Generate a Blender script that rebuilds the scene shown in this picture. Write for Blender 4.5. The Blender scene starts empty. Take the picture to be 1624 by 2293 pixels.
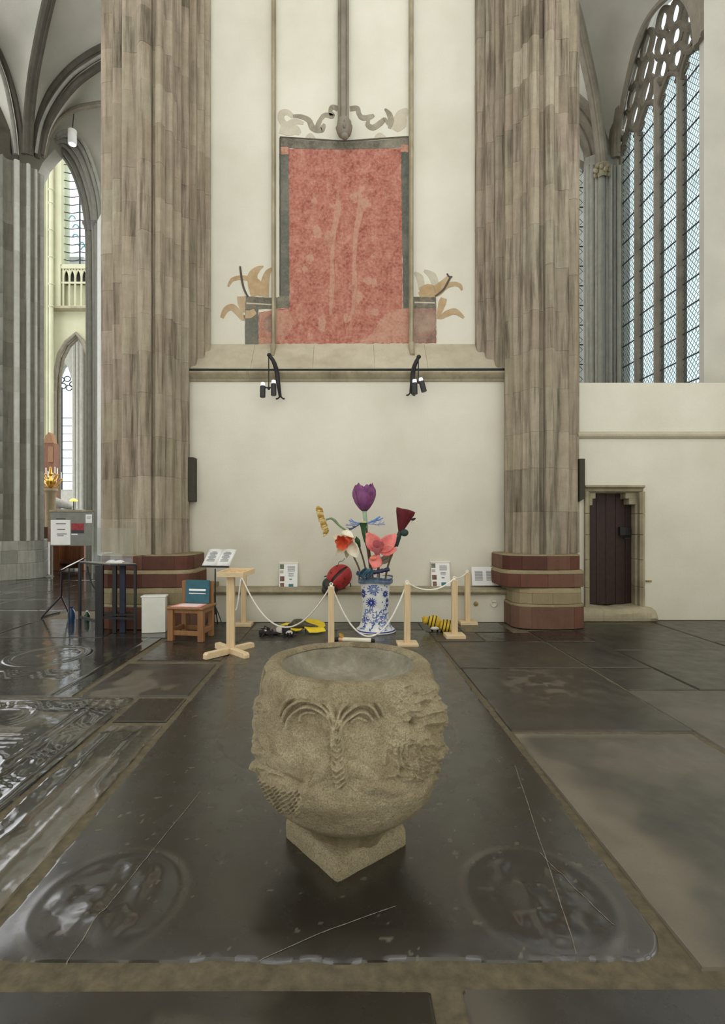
import bpy, bmesh, math, random
import numpy as np
from mathutils import Vector, Matrix, Quaternion, noise as mnoise
random.seed(7)
R = math.radians
S = bpy.context.scene
COL = S.collection

# ------------------------------------------------------------------ camera, light, exposure
F, CX, CY, H = 1150.0, 769.0, 1168.0, 1.5          # focal length in px, principal point, eye height
W_, H_ = 1624, 2293
cam_d = bpy.data.cameras.new('camera'); cam = bpy.data.objects.new('camera', cam_d); COL.objects.link(cam)
cam.location = (0, 0, H); cam.rotation_euler = (R(90), 0, 0)
cam_d.sensor_fit = 'HORIZONTAL'; cam_d.sensor_width = 36.0
cam_d.lens = F / W_ * 36.0
cam_d.shift_x = (W_ / 2 - CX) / W_
cam_d.shift_y = (CY - H_ / 2) / W_
cam_d.clip_start = 0.05; cam_d.clip_end = 300
S.camera = cam

wd = bpy.data.worlds.new('overcast_sky'); S.world = wd; wd.use_nodes = True
bg = wd.node_tree.nodes['Background']
bg.inputs['Color'].default_value = (0.975, 0.985, 1.0, 1)
bg.inputs['Strength'].default_value = 2.42
S.view_settings.view_transform = 'Standard'; S.view_settings.look = 'None'
S.view_settings.gamma = 1.0; S.view_settings.use_curve_mapping = False
S.view_settings.exposure = 0.0
S.cycles.use_denoising = True
S.cycles.max_bounces = 8; S.cycles.diffuse_bounces = 5; S.cycles.glossy_bounces = 3
S.cycles.transparent_max_bounces = 12
S.cycles.sample_clamp_indirect = 6.0

def area(name, loc, target, sx, sy, power, col=(1, 1, 1)):
    d = bpy.data.lights.new(name, 'AREA'); d.shape = 'RECTANGLE'; d.size = sx; d.size_y = sy
    d.energy = power; d.color = col
    o = bpy.data.objects.new(name, d); COL.objects.link(o); o.location = loc
    o.rotation_euler = (Vector(target) - Vector(loc)).to_track_quat('-Z', 'Y').to_euler()
    return o
#LIGHTS#

# ------------------------------------------------------------------ helpers
def lin(c):
    return tuple((x / 255 / 12.92 if x / 255 <= 0.04045 else ((x / 255 + 0.055) / 1.055) ** 2.4) for x in c)
def rgba(c): return lin(c) + (1.0,)
def G(px, py):                                       # a point on the floor
    Y = F * H / (py - CY); return Vector(((px - CX) * Y / F, Y, 0))
def P(px, py, Y):                                    # a point at depth Y
    return Vector(((px - CX) * Y / F, Y, H + (CY - py) * Y / F))
def X_(px, Y): return (px - CX) * Y / F
def Z_(py, Y): return H + (CY - py) * Y / F

ORIG = {}
class MB:
    def __init__(s): s.v = []; s.f = []; s.sm = []
    def add(s, vs, fs, smooth=False):
        b = len(s.v); s.v += [tuple(v) for v in vs]
        s.f += [tuple(i + b for i in f) for f in fs]; s.sm += [smooth] * len(fs)
        return s
    def box(s, x0, x1, y0, y1, z0, z1):
        return s.add([(x0,y0,z0),(x1,y0,z0),(x1,y1,z0),(x0,y1,z0),(x0,y0,z1),(x1,y0,z1),(x1,y1,z1),(x0,y1,z1)],
                     [(0,3,2,1),(4,5,6,7),(0,1,5,4),(1,2,6,5),(2,3,7,6),(3,0,4,7)])
    def obox(s, c, ax, ay, az):                      # oriented box: centre, three half-axis vectors
        c, ax, ay, az = map(Vector, (c, ax, ay, az))
        vs = [c + ax*a + ay*b + az*d for d in (-1, 1) for a, b in ((-1,-1),(1,-1),(1,1),(-1,1))]
        return s.add(vs, [(0,3,2,1),(4,5,6,7),(0,1,5,4),(1,2,6,5),(2,3,7,6),(3,0,4,7)])
    def bar(s, a, b, w, d, up=(0,0,1)):              # rectangular bar from a to b
        a, b = Vector(a), Vector(b); t = (b - a)
        u = Vector(up); sx = t.cross(u)
        if sx.length < 1e-6: sx = t.cross(Vector((0,1,0)))
        sx.normalize(); sy = sx.cross(t).normalized()
        return s.obox((a + b) / 2, t / 2, sx * w / 2, sy * d / 2)
    def prism(s, pts, axis, a0, a1, smooth=False):
        n = len(pts)
        m = {'y': lambda p, a: (p[0], a, p[1]), 'x': lambda p, a: (a, p[0], p[1]), 'z': lambda p, a: (p[0], p[1], a)}[axis]
        vs = [m(p, a0) for p in pts] + [m(p, a1) for p in pts]
        s.add(vs, [tuple(range(n)), tuple(range(2*n - 1, n - 1, -1))])
        b = len(s.v) - 2 * n
        for i in range(n):
            j = (i + 1) % n
            s.f.append((b + i, b + j, b + n + j, b + n + i)); s.sm.append(smooth)
        return s
    def tube(s, pts, r, n=8, smooth=True, caps=True, flat=1.0, ref=None):
        pts = [Vector(p) for p in pts]; m = len(pts)
        rs = [r] * m if not hasattr(r, '__len__') else list(r)
        t0 = (pts[1] - pts[0]).normalized()
        u = Vector(ref) if ref is not None else (Vector((0,0,1)) if abs(t0.z) < 0.9 else Vector((0,1,0)))
        u = (u - t0 * u.dot(t0)).normalized()
        vs = []
        for i, p in enumerate(pts):
            t = (pts[min(i+1, m-1)] - pts[max(i-1, 0)])
            if t.length < 1e-9: t = t0.copy()
            t.normalize(); u = (u - t * u.dot(t)).normalized(); w = t.cross(u)
            for k in range(n):
                a = 2 * math.pi * k / n
                vs.append(p + u * (math.cos(a) * rs[i] * flat) + w * (math.sin(a) * rs[i]))
        fs = []
        for i in range(m - 1):
            for k in range(n):
                k2 = (k + 1) % n
                fs.append((i*n + k, i*n + k2, (i+1)*n + k2, (i+1)*n + k))
        b = len(s.v); s.add(vs, fs, smooth)
        if caps:
            s.f += [tuple(b + k for k in range(n))[::-1], tuple(b + (m-1)*n + k for k in range(n))]; s.sm += [False, False]
        return s
    def grid(s, P2, smooth=True, closed_u=False):     # rows of points
        m, n = len(P2), len(P2[0])
        vs = [p for row in P2 for p in row]; fs = []
        for i in range(m - 1):
            for k in range(n if closed_u else n - 1):
                k2 = (k + 1) % n
                fs.append((i*n + k, i*n + k2, (i+1)*n + k2, (i+1)*n + k))
        return s.add(vs, fs, smooth)
    def lathe(s, prof, c, n=32, smooth=True, a0=0.0):  # prof: (r, z)
        rows = [[(c[0] + r*math.cos(a0 + 2*math.pi*k/n), c[1] + r*math.sin(a0 + 2*math.pi*k/n), c[2] + z) for k in range(n)] for r, z in prof]
        return s.grid(rows, smooth, True)
    def ball(s, c, rx, ry, rz, n=16, m=10, rot=None, fn=None):
        rows = []
        for i in range(m + 1):
            ph = -math.pi/2 + math.pi * i / m
            row = []
            for k in range(n):
                a = 2*math.pi*k/n
                v = Vector((math.cos(ph)*math.cos(a)*rx, math.cos(ph)*math.sin(a)*ry, math.sin(ph)*rz))
                if fn: v = fn(v)
                if rot is not None: v = rot @ v
                row.append(Vector(c) + v)
            rows.append(row)
        return s.grid(rows, True, True)
    def build(s, name, mat, parent=None, label=None, kind=None, cat=None, group=None, bevel=0.0, solid=0.0, recalc=True, origin=None, sharp=38):
        me = bpy.data.meshes.new(name)
        og = Vector(origin) if origin is not None else (ORIG.get(parent.name, Vector((0,0,0))) if parent else Vector((0,0,0)))
        me.from_pydata([(v[0]-og[0], v[1]-og[1], v[2]-og[2]) for v in s.v], [], s.f)
        me.polygons.foreach_set('use_smooth', s.sm)
        if recalc:
            bm = bmesh.new(); bm.from_mesh(me)
            bmesh.ops.recalc_face_normals(bm, faces=bm.faces); bm.to_mesh(me); bm.free()
        if any(s.sm): me.set_sharp_from_angle(angle=R(sharp))
        me.materials.append(mat); me.update()
        o = bpy.data.objects.new(name, me); COL.objects.link(o)
        if parent: o.parent = parent
        elif origin is not None: o.location = og
        ORIG[o.name] = og
        if bevel:
            m = o.modifiers.new('edge', 'BEVEL'); m.width = bevel; m.segments = 2; m.limit_method = 'ANGLE'; m.angle_limit = R(40)
        if solid:
            m = o.modifiers.new('thick', 'SOLIDIFY'); m.thickness = solid; m.offset = 0
        tag(o, label, cat, group, kind)
        return o
def tag(o, label=None, cat=None, group=None, kind=None):
    if label: o['label'] = label
    if cat: o['category'] = cat
    if group: o['group'] = group
    if kind: o['kind'] = kind
    return o
def thing(name, label, cat, loc, group=None):
    o = bpy.data.objects.new(name, None); COL.objects.link(o); o.location = loc
    o.empty_display_size = 0.1
    ORIG[o.name] = Vector(loc)
    return tag(o, label, cat, group)

def lerp(a, b, t): return a + (b - a) * t
def smooth(x): x = np.clip(x, 0, 1); return x * x * (3 - 2 * x)
def catmull(pts, n=8):
    pts = [Vector(p) for p in pts]; out = []
    for i in range(len(pts) - 1):
        p0 = pts[max(i-1, 0)]; p1 = pts[i]; p2 = pts[i+1]; p3 = pts[min(i+2, len(pts)-1)]
        for k in range(n):
            t = k / n
            out.append(0.5*((2*p1) + (p2-p0)*t + (2*p0-5*p1+4*p2-p3)*t*t + (3*p1-p0-3*p2+p3)*t**3))
    out.append(pts[-1]); return out
_rng = np.random.RandomState(11); _PERM = _rng.rand(256, 256)
def vnoise(x, y):                                     # 2-D value noise, arrays
    xi = np.floor(x).astype(int); yi = np.floor(y).astype(int)
    fx = smooth(x - xi); fy = smooth(y - yi)
    g = lambda a, b: _PERM[a % 256, b % 256]
    return (g(xi,yi)*(1-fx) + g(xi+1,yi)*fx)*(1-fy) + (g(xi,yi+1)*(1-fx) + g(xi+1,yi+1)*fx)*fy
def fbm(x, y, o=4):
    s = 0; a = 0.5
    for k in range(o):
        s = s + a * vnoise(x * 2**k + 17*k, y * 2**k + 31*k); a *= 0.5
    return s / (1 - 0.5**o) - 0.5
def arch(x0, x1, zs, za, n=14, ang=62):               # pointed arch polyline, left springer to right springer
    xm = (x0 + x1) / 2; A = R(ang); L = []
    for i in range(n + 1):
        t = A * i / n
        L.append((x0 + (xm - x0) * (1 - math.cos(t)) / (1 - math.cos(A)), zs + (za - zs) * math.sin(t) / math.sin(A)))
    return L + [(2*xm - x, z) for x, z in L[-2::-1]]

# ------------------------------------------------------------------ materials
class NT:
    def __init__(s, name):
        s.m = bpy.data.materials.new(name); s.m.use_nodes = True; s.t = s.m.node_tree; s.n = s.t.nodes; s.l = s.t.links
        s.b = s.n['Principled BSDF']
    def new(s, typ, **kw):
        n = s.n.new(typ)
        for k, v in kw.items():
            if k in n.inputs: n.inputs[k].default_value = v
            else: setattr(n, k, v)
        return n
    def link(s, a, b): s.l.new(a, b)
    def coord(s, scale=(1,1,1), kind='Object'):
        tc = s.new('ShaderNodeTexCoord'); mp = s.new('ShaderNodeMapping'); mp.inputs['Scale'].default_value = scale
        s.link(tc.outputs[kind], mp.inputs['Vector']); return mp.outputs['Vector']
    def noise(s, vec, scale, detail=5, rough=0.6):
        n = s.new('ShaderNodeTexNoise'); n.inputs['Scale'].default_value = scale; n.inputs['Detail'].default_value = detail
        n.inputs['Roughness'].default_value = rough; s.link(vec, n.inputs['Vector']); return n.outputs['Fac']
    def ramp(s, fac, stops, interp='LINEAR'):
        r = s.new('ShaderNodeValToRGB'); e = r.color_ramp; e.interpolation = interp
        while len(e.elements) < len(stops): e.elements.new(0.5)
        for el, (p, c) in zip(e.elements, stops):
            el.position = p; el.color = c if len(c) == 4 else rgba(c)
        s.link(fac, r.inputs['Fac']); return r.outputs['Color']
    def mix(s, fac, a, b, mode='MIX'):
        m = s.new('ShaderNodeMix'); m.data_type = 'RGBA'; m.blend_type = mode
        for sock, v in ((m.inputs['Factor'], fac), (m.inputs[6], a), (m.inputs[7], b)):
            if isinstance(v, (int, float)): sock.default_value = v
            elif isinstance(v, tuple): sock.default_value = v
            else: s.link(v, sock)
        return m.outputs[2]
    def math(s, op, a, b=0.0, clamp=False):
        m = s.new('ShaderNodeMath'); m.operation = op; m.use_clamp = clamp
        for sock, v in ((m.inputs[0], a), (m.inputs[1], b)):
            if isinstance(v, (int, float)): sock.default_value = v
            else: s.link(v, sock)
        return m.outputs[0]
    def bump(s, h, strength=0.3, dist=0.02):
        b = s.new('ShaderNodeBump'); b.inputs['Strength'].default_value = strength; b.inputs['Distance'].default_value = dist
        s.link(h, b.inputs['Height']); s.link(b.outputs['Normal'], s.b.inputs['Normal'])
    def color(s, c):
        if isinstance(c, tuple): s.b.inputs['Base Color'].default_value = c
        else: s.link(c, s.b.inputs['Base Color'])
    def rough(s, r):
        if isinstance(r, (int, float)): s.b.inputs['Roughness'].default_value = r
        else: s.link(r, s.b.inputs['Roughness'])
def simple(name, c, rough=0.7, var=0.12, scale=25, bump=0.0, metal=0.0, spec=None):
    t = NT(name); v = t.coord(); n = t.noise(v, scale, 4)
    d = tuple(x * (1 - var) for x in c); h = tuple(min(255, x * (1 + var)) for x in c)
    t.color(t.ramp(n, [(0.3, d), (0.7, h)])); t.rough(rough); t.b.inputs['Metallic'].default_value = metal
    if spec is not None: t.b.inputs['Specular IOR Level'].default_value = spec
    if bump: t.bump(n, bump, 0.01)
    return t.m
def stone(name, hues, streak=0.35, stain=(70, 62, 48), rough=0.85, bump=0.5, fine=60, rand=True, patch=0.25, st_lo=0.52, st_hi=0.8):
    t = NT(name); v = t.coord()
    if rand:
        oi = t.new('ShaderNodeObjectInfo'); base = t.ramp(oi.outputs['Random'], [((i + 0.0) / max(1, len(hues)-1), h) for i, h in enumerate(hues)])
    else:
        base = t.ramp(t.noise(v, 1.3, 3), [(0.3 + 0.4 * i / max(1, len(hues)-1), h) for i, h in enumerate(hues)])
    n1 = t.noise(v, 5, 6, 0.65); n2 = t.noise(v, fine, 4, 0.7)
    c = t.mix(t.math('MULTIPLY', n1, patch * 2), base, t.mix(1.0, base, rgba(stain), 'MULTIPLY'))
    vs = t.coord((9, 9, 0.55)); ns = t.noise(vs, 1.6, 5, 0.6)
    sf = t.new('ShaderNodeMapRange'); sf.inputs[1].default_value = st_lo; sf.inputs[2].default_value = st_hi
    sf.inputs[3].default_value = 0; sf.inputs[4].default_value = streak; t.link(ns, sf.inputs[0])
    c = t.mix(sf.outputs[0], c, rgba(stain))
    c = t.mix(t.math('MULTIPLY', n2, 0.3), c, rgba((40, 36, 28)))
    t.color(c); t.rough(rough); t.b.inputs['Specular IOR Level'].default_value = 0.25
    t.bump(t.math('ADD', n1, t.math('MULTIPLY', n2, 0.4)), bump, 0.02)
    return t.m
def plaster(name, c, c2, brick=0.35, sc=1.0):
    t = NT(name); v = t.coord(); n = t.noise(v, 0.9, 5, 0.55); n2 = t.noise(v, 40, 4, 0.7)
    vz = t.coord((0.6, 0.6, 14)); n3 = t.noise(vz, 1.0, 3, 0.5)
    t.color(t.mix(t.math('MULTIPLY', n2, 0.12), t.ramp(n, [(0.3, c2), (0.65, c)]), rgba(tuple(x*0.7 for x in c2))))
    t.rough(0.9); t.b.inputs['Specular IOR Level'].default_value = 0.15
    t.bump(t.math('ADD', t.math('MULTIPLY', n3, brick * 2), n2), 0.25, 0.012)
    return t.m
M = {}
M['plaster'] = plaster('limewashed_plaster', (226, 223, 208), (214, 210, 193))
M['vault'] = plaster('vault_plaster', (205, 202, 192), (188, 186, 176))
M['choir'] = plaster('choir_plaster', (206, 206, 176), (190, 190, 160))
PIER = [(186,172,146),(206,192,166),(176,162,136),(200,182,160),(192,182,156),(212,200,174),(178,166,142),(190,180,150),(204,184,164),(164,152,128),(198,190,164)]
PIER = [tuple(lerp(x, m_, 0.35) for x, m_ in zip(c, (194, 182, 166))) for c in PIER]
M['pier'] = stone('weathered_limestone', PIER, 0.7, (84, 74, 58), st_lo=0.48, st_hi=0.74)
M['pier_r'] = stone('sooty_limestone', [tuple(x*0.97 for x in c) for c in PIER], 0.9, (66, 54, 40), st_lo=0.46, st_hi=0.72)
M['pierfar'] = stone('grey_limestone', [(186,186,176),(204,204,194),(172,172,162),(212,211,202),(194,193,184)], 0.5, (104, 100, 90))
M['rib'] = stone('rib_stone', [(160,152,136),(172,164,148),(146,140,124)], 0.3, (90, 84, 74), rand=False)
M['dress'] = stone('dressed_sandstone', [(184,174,148),(202,192,164),(170,160,134)], 0.35, (108, 98, 72), rand=False)
M['sill'] = stone('sill_sandstone', [(212,204,180),(222,214,190),(202,192,168)], 0.12, (120, 110, 90), rand=False, patch=0.15)
M['red'] = stone('red_sandstone', [(106,62,54),(132,90,74),(98,58,50),(154,122,102),(120,80,66),(142,110,92)], 0.4, (64, 44, 38))
M['buff'] = stone('buff_sandstone', [(176,160,124),(164,150,118),(184,170,136),(150,138,106)], 0.35, (92, 86, 58))
M['dark_stone'] = stone('dark_block', [(92,90,78),(80,78,70)], 0.3, (60, 56, 48), rand=False)
M['white_wall'] = simple('bright_white', (250, 250, 247), 0.85, 0.04, 6)
M['iron'] = simple('black_iron', (22, 21, 22), 0.5, 0.2, 40)
M['lead'] = simple('lead_came', (44, 46, 52), 0.6, 0.15, 40)
M['pine'] = None
# ------------------------------------------------------------------ floor: worn grave slabs bedded in mortar
def slate(name, c0, c1, c2, r0, r1, bump=0.25, tan=(120, 112, 96), ior=1.6):
    t = NT(name); v = t.coord(); oi = t.new('ShaderNodeObjectInfo')
    n = t.noise(v, 1.4, 6, 0.6); n2 = t.noise(v, 55, 4, 0.75); n3 = t.noise(v, 6, 4, 0.6)
    base = t.ramp(n, [(0.28, c0), (0.5, c1), (0.75, c2)])
    base = t.mix(t.math('MULTIPLY', oi.outputs['Random'], 0.5), base, t.mix(1.0, base, rgba((200, 185, 165)), 'MULTIPLY'))
    at = t.new('ShaderNodeAttribute'); at.attribute_name = 'wear'
    w = t.math('ADD', at.outputs['Fac'], t.math('MULTIPLY', t.math('SUBTRACT', n3, 0.5), at.outputs['Fac']), True)
    base = t.mix(w, base, rgba(tan))
    base = t.mix(t.math('MULTIPLY', n2, 0.35), base, t.mix(1.0, base, rgba((120, 118, 112)), 'MULTIPLY'))
    t.color(base)
    mr = t.new('ShaderNodeMapRange'); mr.inputs[3].default_value = r0; mr.inputs[4].default_value = r1
    mr.inputs[1].default_value = 0.3; mr.inputs[2].default_value = 0.7
    t.link(n3, mr.inputs[0]); t.rough(t.math('ADD', mr.outputs[0], t.math('MULTIPLY', w, 0.25), True))
    t.b.inputs['IOR'].default_value = ior
    t.bump(t.math('ADD', t.math('MULTIPLY', n3, 1.2), t.math('MULTIPLY', n2, 0.12)), bump, 0.012)
    return t.m
M['slate'] = slate('honed_slate', (50,47,42), (64,60,53), (80,75,66), 0.30, 0.45, 0.12)
M['slate_dark'] = slate('polished_slate', (38,36,32), (47,44,39), (57,53,47), 0.20, 0.32, 0.07, ior=1.9)
M['slate_gloss'] = slate('wet_slate', (42,42,40), (54,54,51), (72,71,66), 0.06, 0.16, 0.2, ior=1.9)
M['slate_pale'] = slate('worn_bluestone', (66,64,57), (88,85,76), (108,104,94), 0.34, 0.5, 0.22)
M['mortar'] = simple('lime_mortar', (92, 84, 64), 0.9, 0.16, 22, 0.3)

fl = MB(); fl.box(-16, 16, 0.2, 36, -0.3, -0.012)
floor = fl.build('floor', M['mortar'], kind='structure', label='dark stone church floor of worn grave slabs in pale mortar')
def flat_slab(x0, x1, y0, y1, mat, z=None):
    z = random.uniform(-0.003, 0.003) if z is None else z
    m = MB(); e = 0.006
    vs = [(x0,y0,-0.03),(x1,y0,-0.03),(x1,y1,-0.03),(x0,y1,-0.03),
          (x0,y0,z-e),(x1,y0,z-e),(x1,y1,z-e),(x0,y1,z-e),
          (x0+e*2,y0+e*2,z),(x1-e*2,y0+e*2,z),(x1-e*2,y1-e*2,z),(x0+e*2,y1-e*2,z)]
    fs = [(0,3,2,1),(8,9,10,11)]
    for a, b in ((0,4),(4,8)):
        for k in range(4):
            k2 = (k+1) % 4; fs.append((a+k, a+k2, b+k2, b+k))
    m.add(vs, fs); return m.build('stone_slab', mat, floor)
def relief_slab(x0, x1, y0, y1, nx, ny, mat, hf, wf=None, label=None, edge=0.012, jag=0.012):
    xs = np.linspace(x0, x1, nx); ys = np.linspace(y0, y1, ny)
    Xg, Yg = np.meshgrid(xs, ys)
    h = hf(Xg, Yg)
    jn = fbm(Xg*6+3, Yg*6, 3) * jag * 2
    d = np.minimum(np.minimum(Xg - x0, x1 - Xg), np.minimum(Yg - y0, y1 - Yg)) + jn
    h = h - 0.02 * (1 - smooth(d / edge))
    h[0,:] = h[-1,:] = -0.03; h[:,0] = h[:,-1] = -0.03
    m = MB()
    m.grid([[(Xg[j,i], Yg[j,i], h[j,i]) for i in range(nx)] for j in range(ny)], True)
    o = m.build('stone_slab', mat, floor, label=label, recalc=False)
    w = np.zeros_like(h) if wf is None else np.clip(wf(Xg, Yg), 0, 1)
    at = o.data.attributes.new('wear', 'FLOAT', 'POINT'); at.data.foreach_set('value', w.ravel().astype(np.float32))
    return o
def ring(x, y, cx, cy, r, w): return np.exp(-((np.hypot(x-cx, y-cy) - r) / w)**2)
def blob(x, y, cx, cy, sx, sy=None): return np.exp(-((x-cx)/sx)**2 - ((y-cy)/(sy or sx))**2)
def line_d(x, y, ax, ay, bx, by):
    t = np.clip(((x-ax)*(bx-ax) + (y-ay)*(by-ay)) / ((bx-ax)**2 + (by-ay)**2), 0, 1)
    return np.hypot(x - ax - t*(bx-ax), y - ay - t*(by-ay))
CR = [(-0.785, 2.82, -0.95, 1.72), (1.045, 3.12, 0.80, 1.74), (-0.33, 1.74, 0.20, 1.98), (0.88, 2.3, 1.0, 1.9)]
def h_main(x, y):
    n = fbm(x*1.7, y*1.7, 3)
    h = n * 0.003 + 0.016
    eL = np.clip(1 - (x + 1.285) / 0.36, 0, 1); eR = np.clip(1 - (1.165 - x) / 0.34, 0, 1)
    near = smooth((4.2 - y) / 2.0)
    h = h - 0.026 * eL**1.6 * near - 0.026 * eR**1.6 * smooth((3.2 - y) / 1.2) - 0.010*(eL**4 + eR**4)*(1 - near)
    eN = np.clip(1 - (y - 1.745) / 0.13, 0, 1); h = h - 0.025 * eN**1.4 * (1 - 0.8*np.clip(eL**1.6 + eR**1.6, 0, 1))
    h = np.maximum(h, -0.0105)
    for cx, cy, r, k in ((0.775, 2.04, 0.27, 1.0), (-0.93, 2.03, 0.27, 1.25)):
        d = np.hypot(x-cx, y-cy)
        h = h - 0.005 * k * smooth((r - d) / 0.09) + 0.0025 * k * ring(x, y, cx, cy, r*1.03, 0.022) * (0.5 + 1.5*np.clip(fbm(x*5, y*5, 2) + 0.2, 0, 1))
        lump = fbm((x-cx)*8.5 + 5*cx, (y-cy)*8.5 + 9, 3)
        h = h + k * 0.030 * np.clip(lump + 0.08, 0, 1) * smooth((r*0.92 - d) / 0.06)
        h = h + k * 0.007 * blob(x, y, cx - 0.03, cy - 0.02, 0.055, 0.11) + k * 0.006 * blob(x, y, cx+0.11, cy+0.05, 0.03, 0.09)
    h = h - 0.0012 * ring(x, y, -0.05, 3.75, 0.86, 0.012)
    dx = np.maximum(x - (1.165 - 0.16), 0); dy = np.maximum(1.745 + 0.16 - y, 0)
    h = h - 0.03 * smooth((np.hypot(dx, dy) - 0.14 + fbm(x*9, y*9, 2)*0.03) / 0.02)
    return h
def w_main(x, y):
    w = 0.0
    w = w + 0 * x
    w = w + 0.16 * ring(x, y, -0.05, 3.75, 0.86, 0.012) * (fbm(x*6, y*6, 3) > -0.05)
    w = w + 0.10 * ring(x, y, 0.775, 2.04, 0.30, 0.014) + 0.10 * ring(x, y, -0.93, 2.03, 0.30, 0.014)
    w = w + 0.5 * (fbm(x*30, y*30, 2) > 0.36)
    return w
main = relief_slab(-1.285, 1.165, 1.745, 6.40, 300, 520, M['slate_dark'], h_main, w_main, 'large polished dark slab with two worn medallions, under the stone font')

M['scratch'] = simple('pale_scratch', (118, 112, 100), 0.8, 0.2, 60)
for a, b, c, d in CR:                                   # old cracks filled with pale dust
    n_ = 60; L = []
    for i in range(n_ + 1):
        t = i / n_; x = lerp(a, c, t) + 0.0012*math.sin(t*17 + a*9); y = lerp(b, d, t)
        z = float(h_main(np.array([[x]]), np.array([[y]]))[0, 0]) + 0.0015; q = (0.0012 + 0.0010*abs(math.sin(t*31 + a*5)))
        L.append([(x - q, y, z), (x + q, y, z)] if abs(c - a) < abs(d - b) else [(x, y - q, z), (x, y + q, z)])
    mm = MB(); mm.grid(L, False); mm.build('crack', M['scratch'], main, recalc=False)
def h_left(x, y):                                      # heavily carved slab: border lettering, arms, frames
    h = fbm(x*5, y*5, 4) * 0.016
    for fx in (-1.84, -2.02, -2.10): h = h + 0.006 * np.exp(-((x - fx) / 0.014)**2)
    band = (x > -2.0) & (x < -1.86)
    h = h + 0.0028 * band * np.tanh(3*(np.sin(y*52 + 3*np.sin(y*17)) * np.sin(x*60 + y*13) - 0.1))
    band2 = (y > 4.12) & (y < 4.28)
    h = h + 0.0028 * band2 * np.tanh(3*(np.sin(x*50 + 2*np.sin(x*23)) * np.sin(y*60 + x*9) - 0.1))
    for fy in (4.08, 4.31): h = h + 0.006 * np.exp(-((y - fy) / 0.012)**2)
    h = h + 0.010 * ring(x, y, -2.62, 3.95, 0.22, 0.03) + 0.012 * smooth((0.18 - np.hypot(x + 2.62, y - 3.95)) / 0.05)
    h = h + 0.009 * ring(x, y, -2.45, 2.95, 0.42, 0.03) + 0.014 * np.clip(fbm(x*9, y*9, 3), 0, 1) * smooth((0.45 - np.hypot(x + 2.45, y - 2.95)) / 0.06)
    for k in range(4): h = h + 0.007 * np.exp(-((y - 3.42 - k*0.07) / 0.014)**2) * (x < -2.2)
    return h
def w_left(x, y):
    w = 0.35 * smooth((fbm(x*3+8, y*3, 3) - 0.05) / 0.15)
    return w + 0.5 * ((x > -2.55) & (x < -2.32) & (y > 3.55) & (y < 3.76))
relief_slab(-3.7, -1.775, 1.6, 4.385, 190, 270, M['slate_gloss'], h_left, w_left, 'glossy grave slab carved with arms and border lettering')
def h_strip(x, y):
    h = fbm(x*6+4, y*4, 4) * 0.024
    h = h + 0.008 * np.exp(-((x + 1.62 + 0.02*np.sin(y*4)) / 0.02)**2) + 0.006 * np.exp(-((x + 1.47) / 0.02)**2)
    return h - 0.006 * smooth((fbm(x*4, y*2+9, 3) - 0.02) / 0.1)
def w_strip(x, y): return 0.08 + 0.42 * smooth((fbm(x*4, y*2+9, 3) - 0.0) / 0.12) + 0.4 * smooth((x + 1.40) / 0.06)
relief_slab(-1.735, -1.325, 1.65, 3.80, 60, 240, M['slate_gloss'], h_strip, w_strip, 'narrow broken slab with crumbling mouldings')
flat_slab(-1.735, -1.335, 3.86, 4.37, M['slate_dark'])
def h_l2(x, y):
    h = fbm(x*3, y*3, 4) * 0.006
    d = np.hypot((x + 3.3) , (y - 5.75) * 0.95)
    for r in (0.36, 0.41): h = h + 0.007 * np.exp(-((d - r) / 0.016)**2)
    h = h + 0.008 * np.clip(fbm(x*12, y*12, 2), 0, 1) * smooth((0.33 - d) / 0.04)
    band = (y > 4.9) & (y < 5.2) & (x < -2.7)
    return h + 0.003 * band * np.tanh(3*(np.sin(x*45 + 2*np.sin(x*19)) * np.sin(y*55) - 0.1)) + 0.006*np.exp(-((x+2.5)/0.015)**2)
relief_slab(-4.6, -2.33, 4.42, 6.62, 160, 160, M['slate_gloss'], h_l2, None, 'shiny slab with a carved ring medallion')
relief_slab(-2.285, -1.33, 4.42, 5.44, 50, 50, M['slate'], lambda x, y: fbm(x*4, y*4, 3)*0.008,
            lambda x, y: 0.55*smooth((fbm(x*3, y*3, 3) - 0.02)/0.12)*smooth((x+1.5)/-0.3+0.6))
flat_slab(-2.24, -1.33, 5.56, 6.40, M['slate_dark'])
def h_r1(x, y): return fbm(x*3, y*3, 4)*0.006 + 0.008*np.clip(fbm(x*9, y*7, 3), 0, 1)*blob(x, y, 1.78, 4.65, 0.45, 0.5)
relief_slab(1.20, 2.525, 3.68, 5.255, 110, 120, M['slate'], h_r1,
            lambda x, y: 0.5*blob(x, y, 1.85, 4.75, 0.4, 0.45)*smooth((fbm(x*11, y*11, 3)-0.05)/0.08), 'dark slab with a faint worn coat of arms')
flat_slab(1.20, 2.525, 5.268, 6.40, M['slate'])
def h_r2(x, y):
    h = fbm(x*3+1, y*3, 4) * 0.010
    return h + 0.016*np.clip(fbm(x*10, y*8, 3)+0.02, 0, 1)*(blob(x, y, 1.95, 2.35, 0.3, 0.35) + blob(x, y, 1.95, 3.2, 0.35, 0.25))
def w_r2(x, y):
    w = 0.75*smooth((0.30 - (x - 1.2) + fbm(x*3, y*3, 3)*0.5) / 0.25) + 0.6*smooth((0.10 - (3.64-y))/0.1)
    return w + 0.30*smooth((fbm(x*2.2+4, y*2.2, 4)-0.02)/0.15)
relief_slab(1.20, 2.47, 1.72, 3.64, 120, 180, M['slate_pale'], h_r2, w_r2, 'pale worn slab with eroded carving')
relief_slab(2.50, 3.95, 3.05, 4.57, 60, 60, M['slate_pale'], lambda x, y: fbm(x*3+5, y*3, 4)*0.008, lambda x, y: 0.3*smooth((fbm(x*2, y*2, 3))/0.15))
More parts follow.
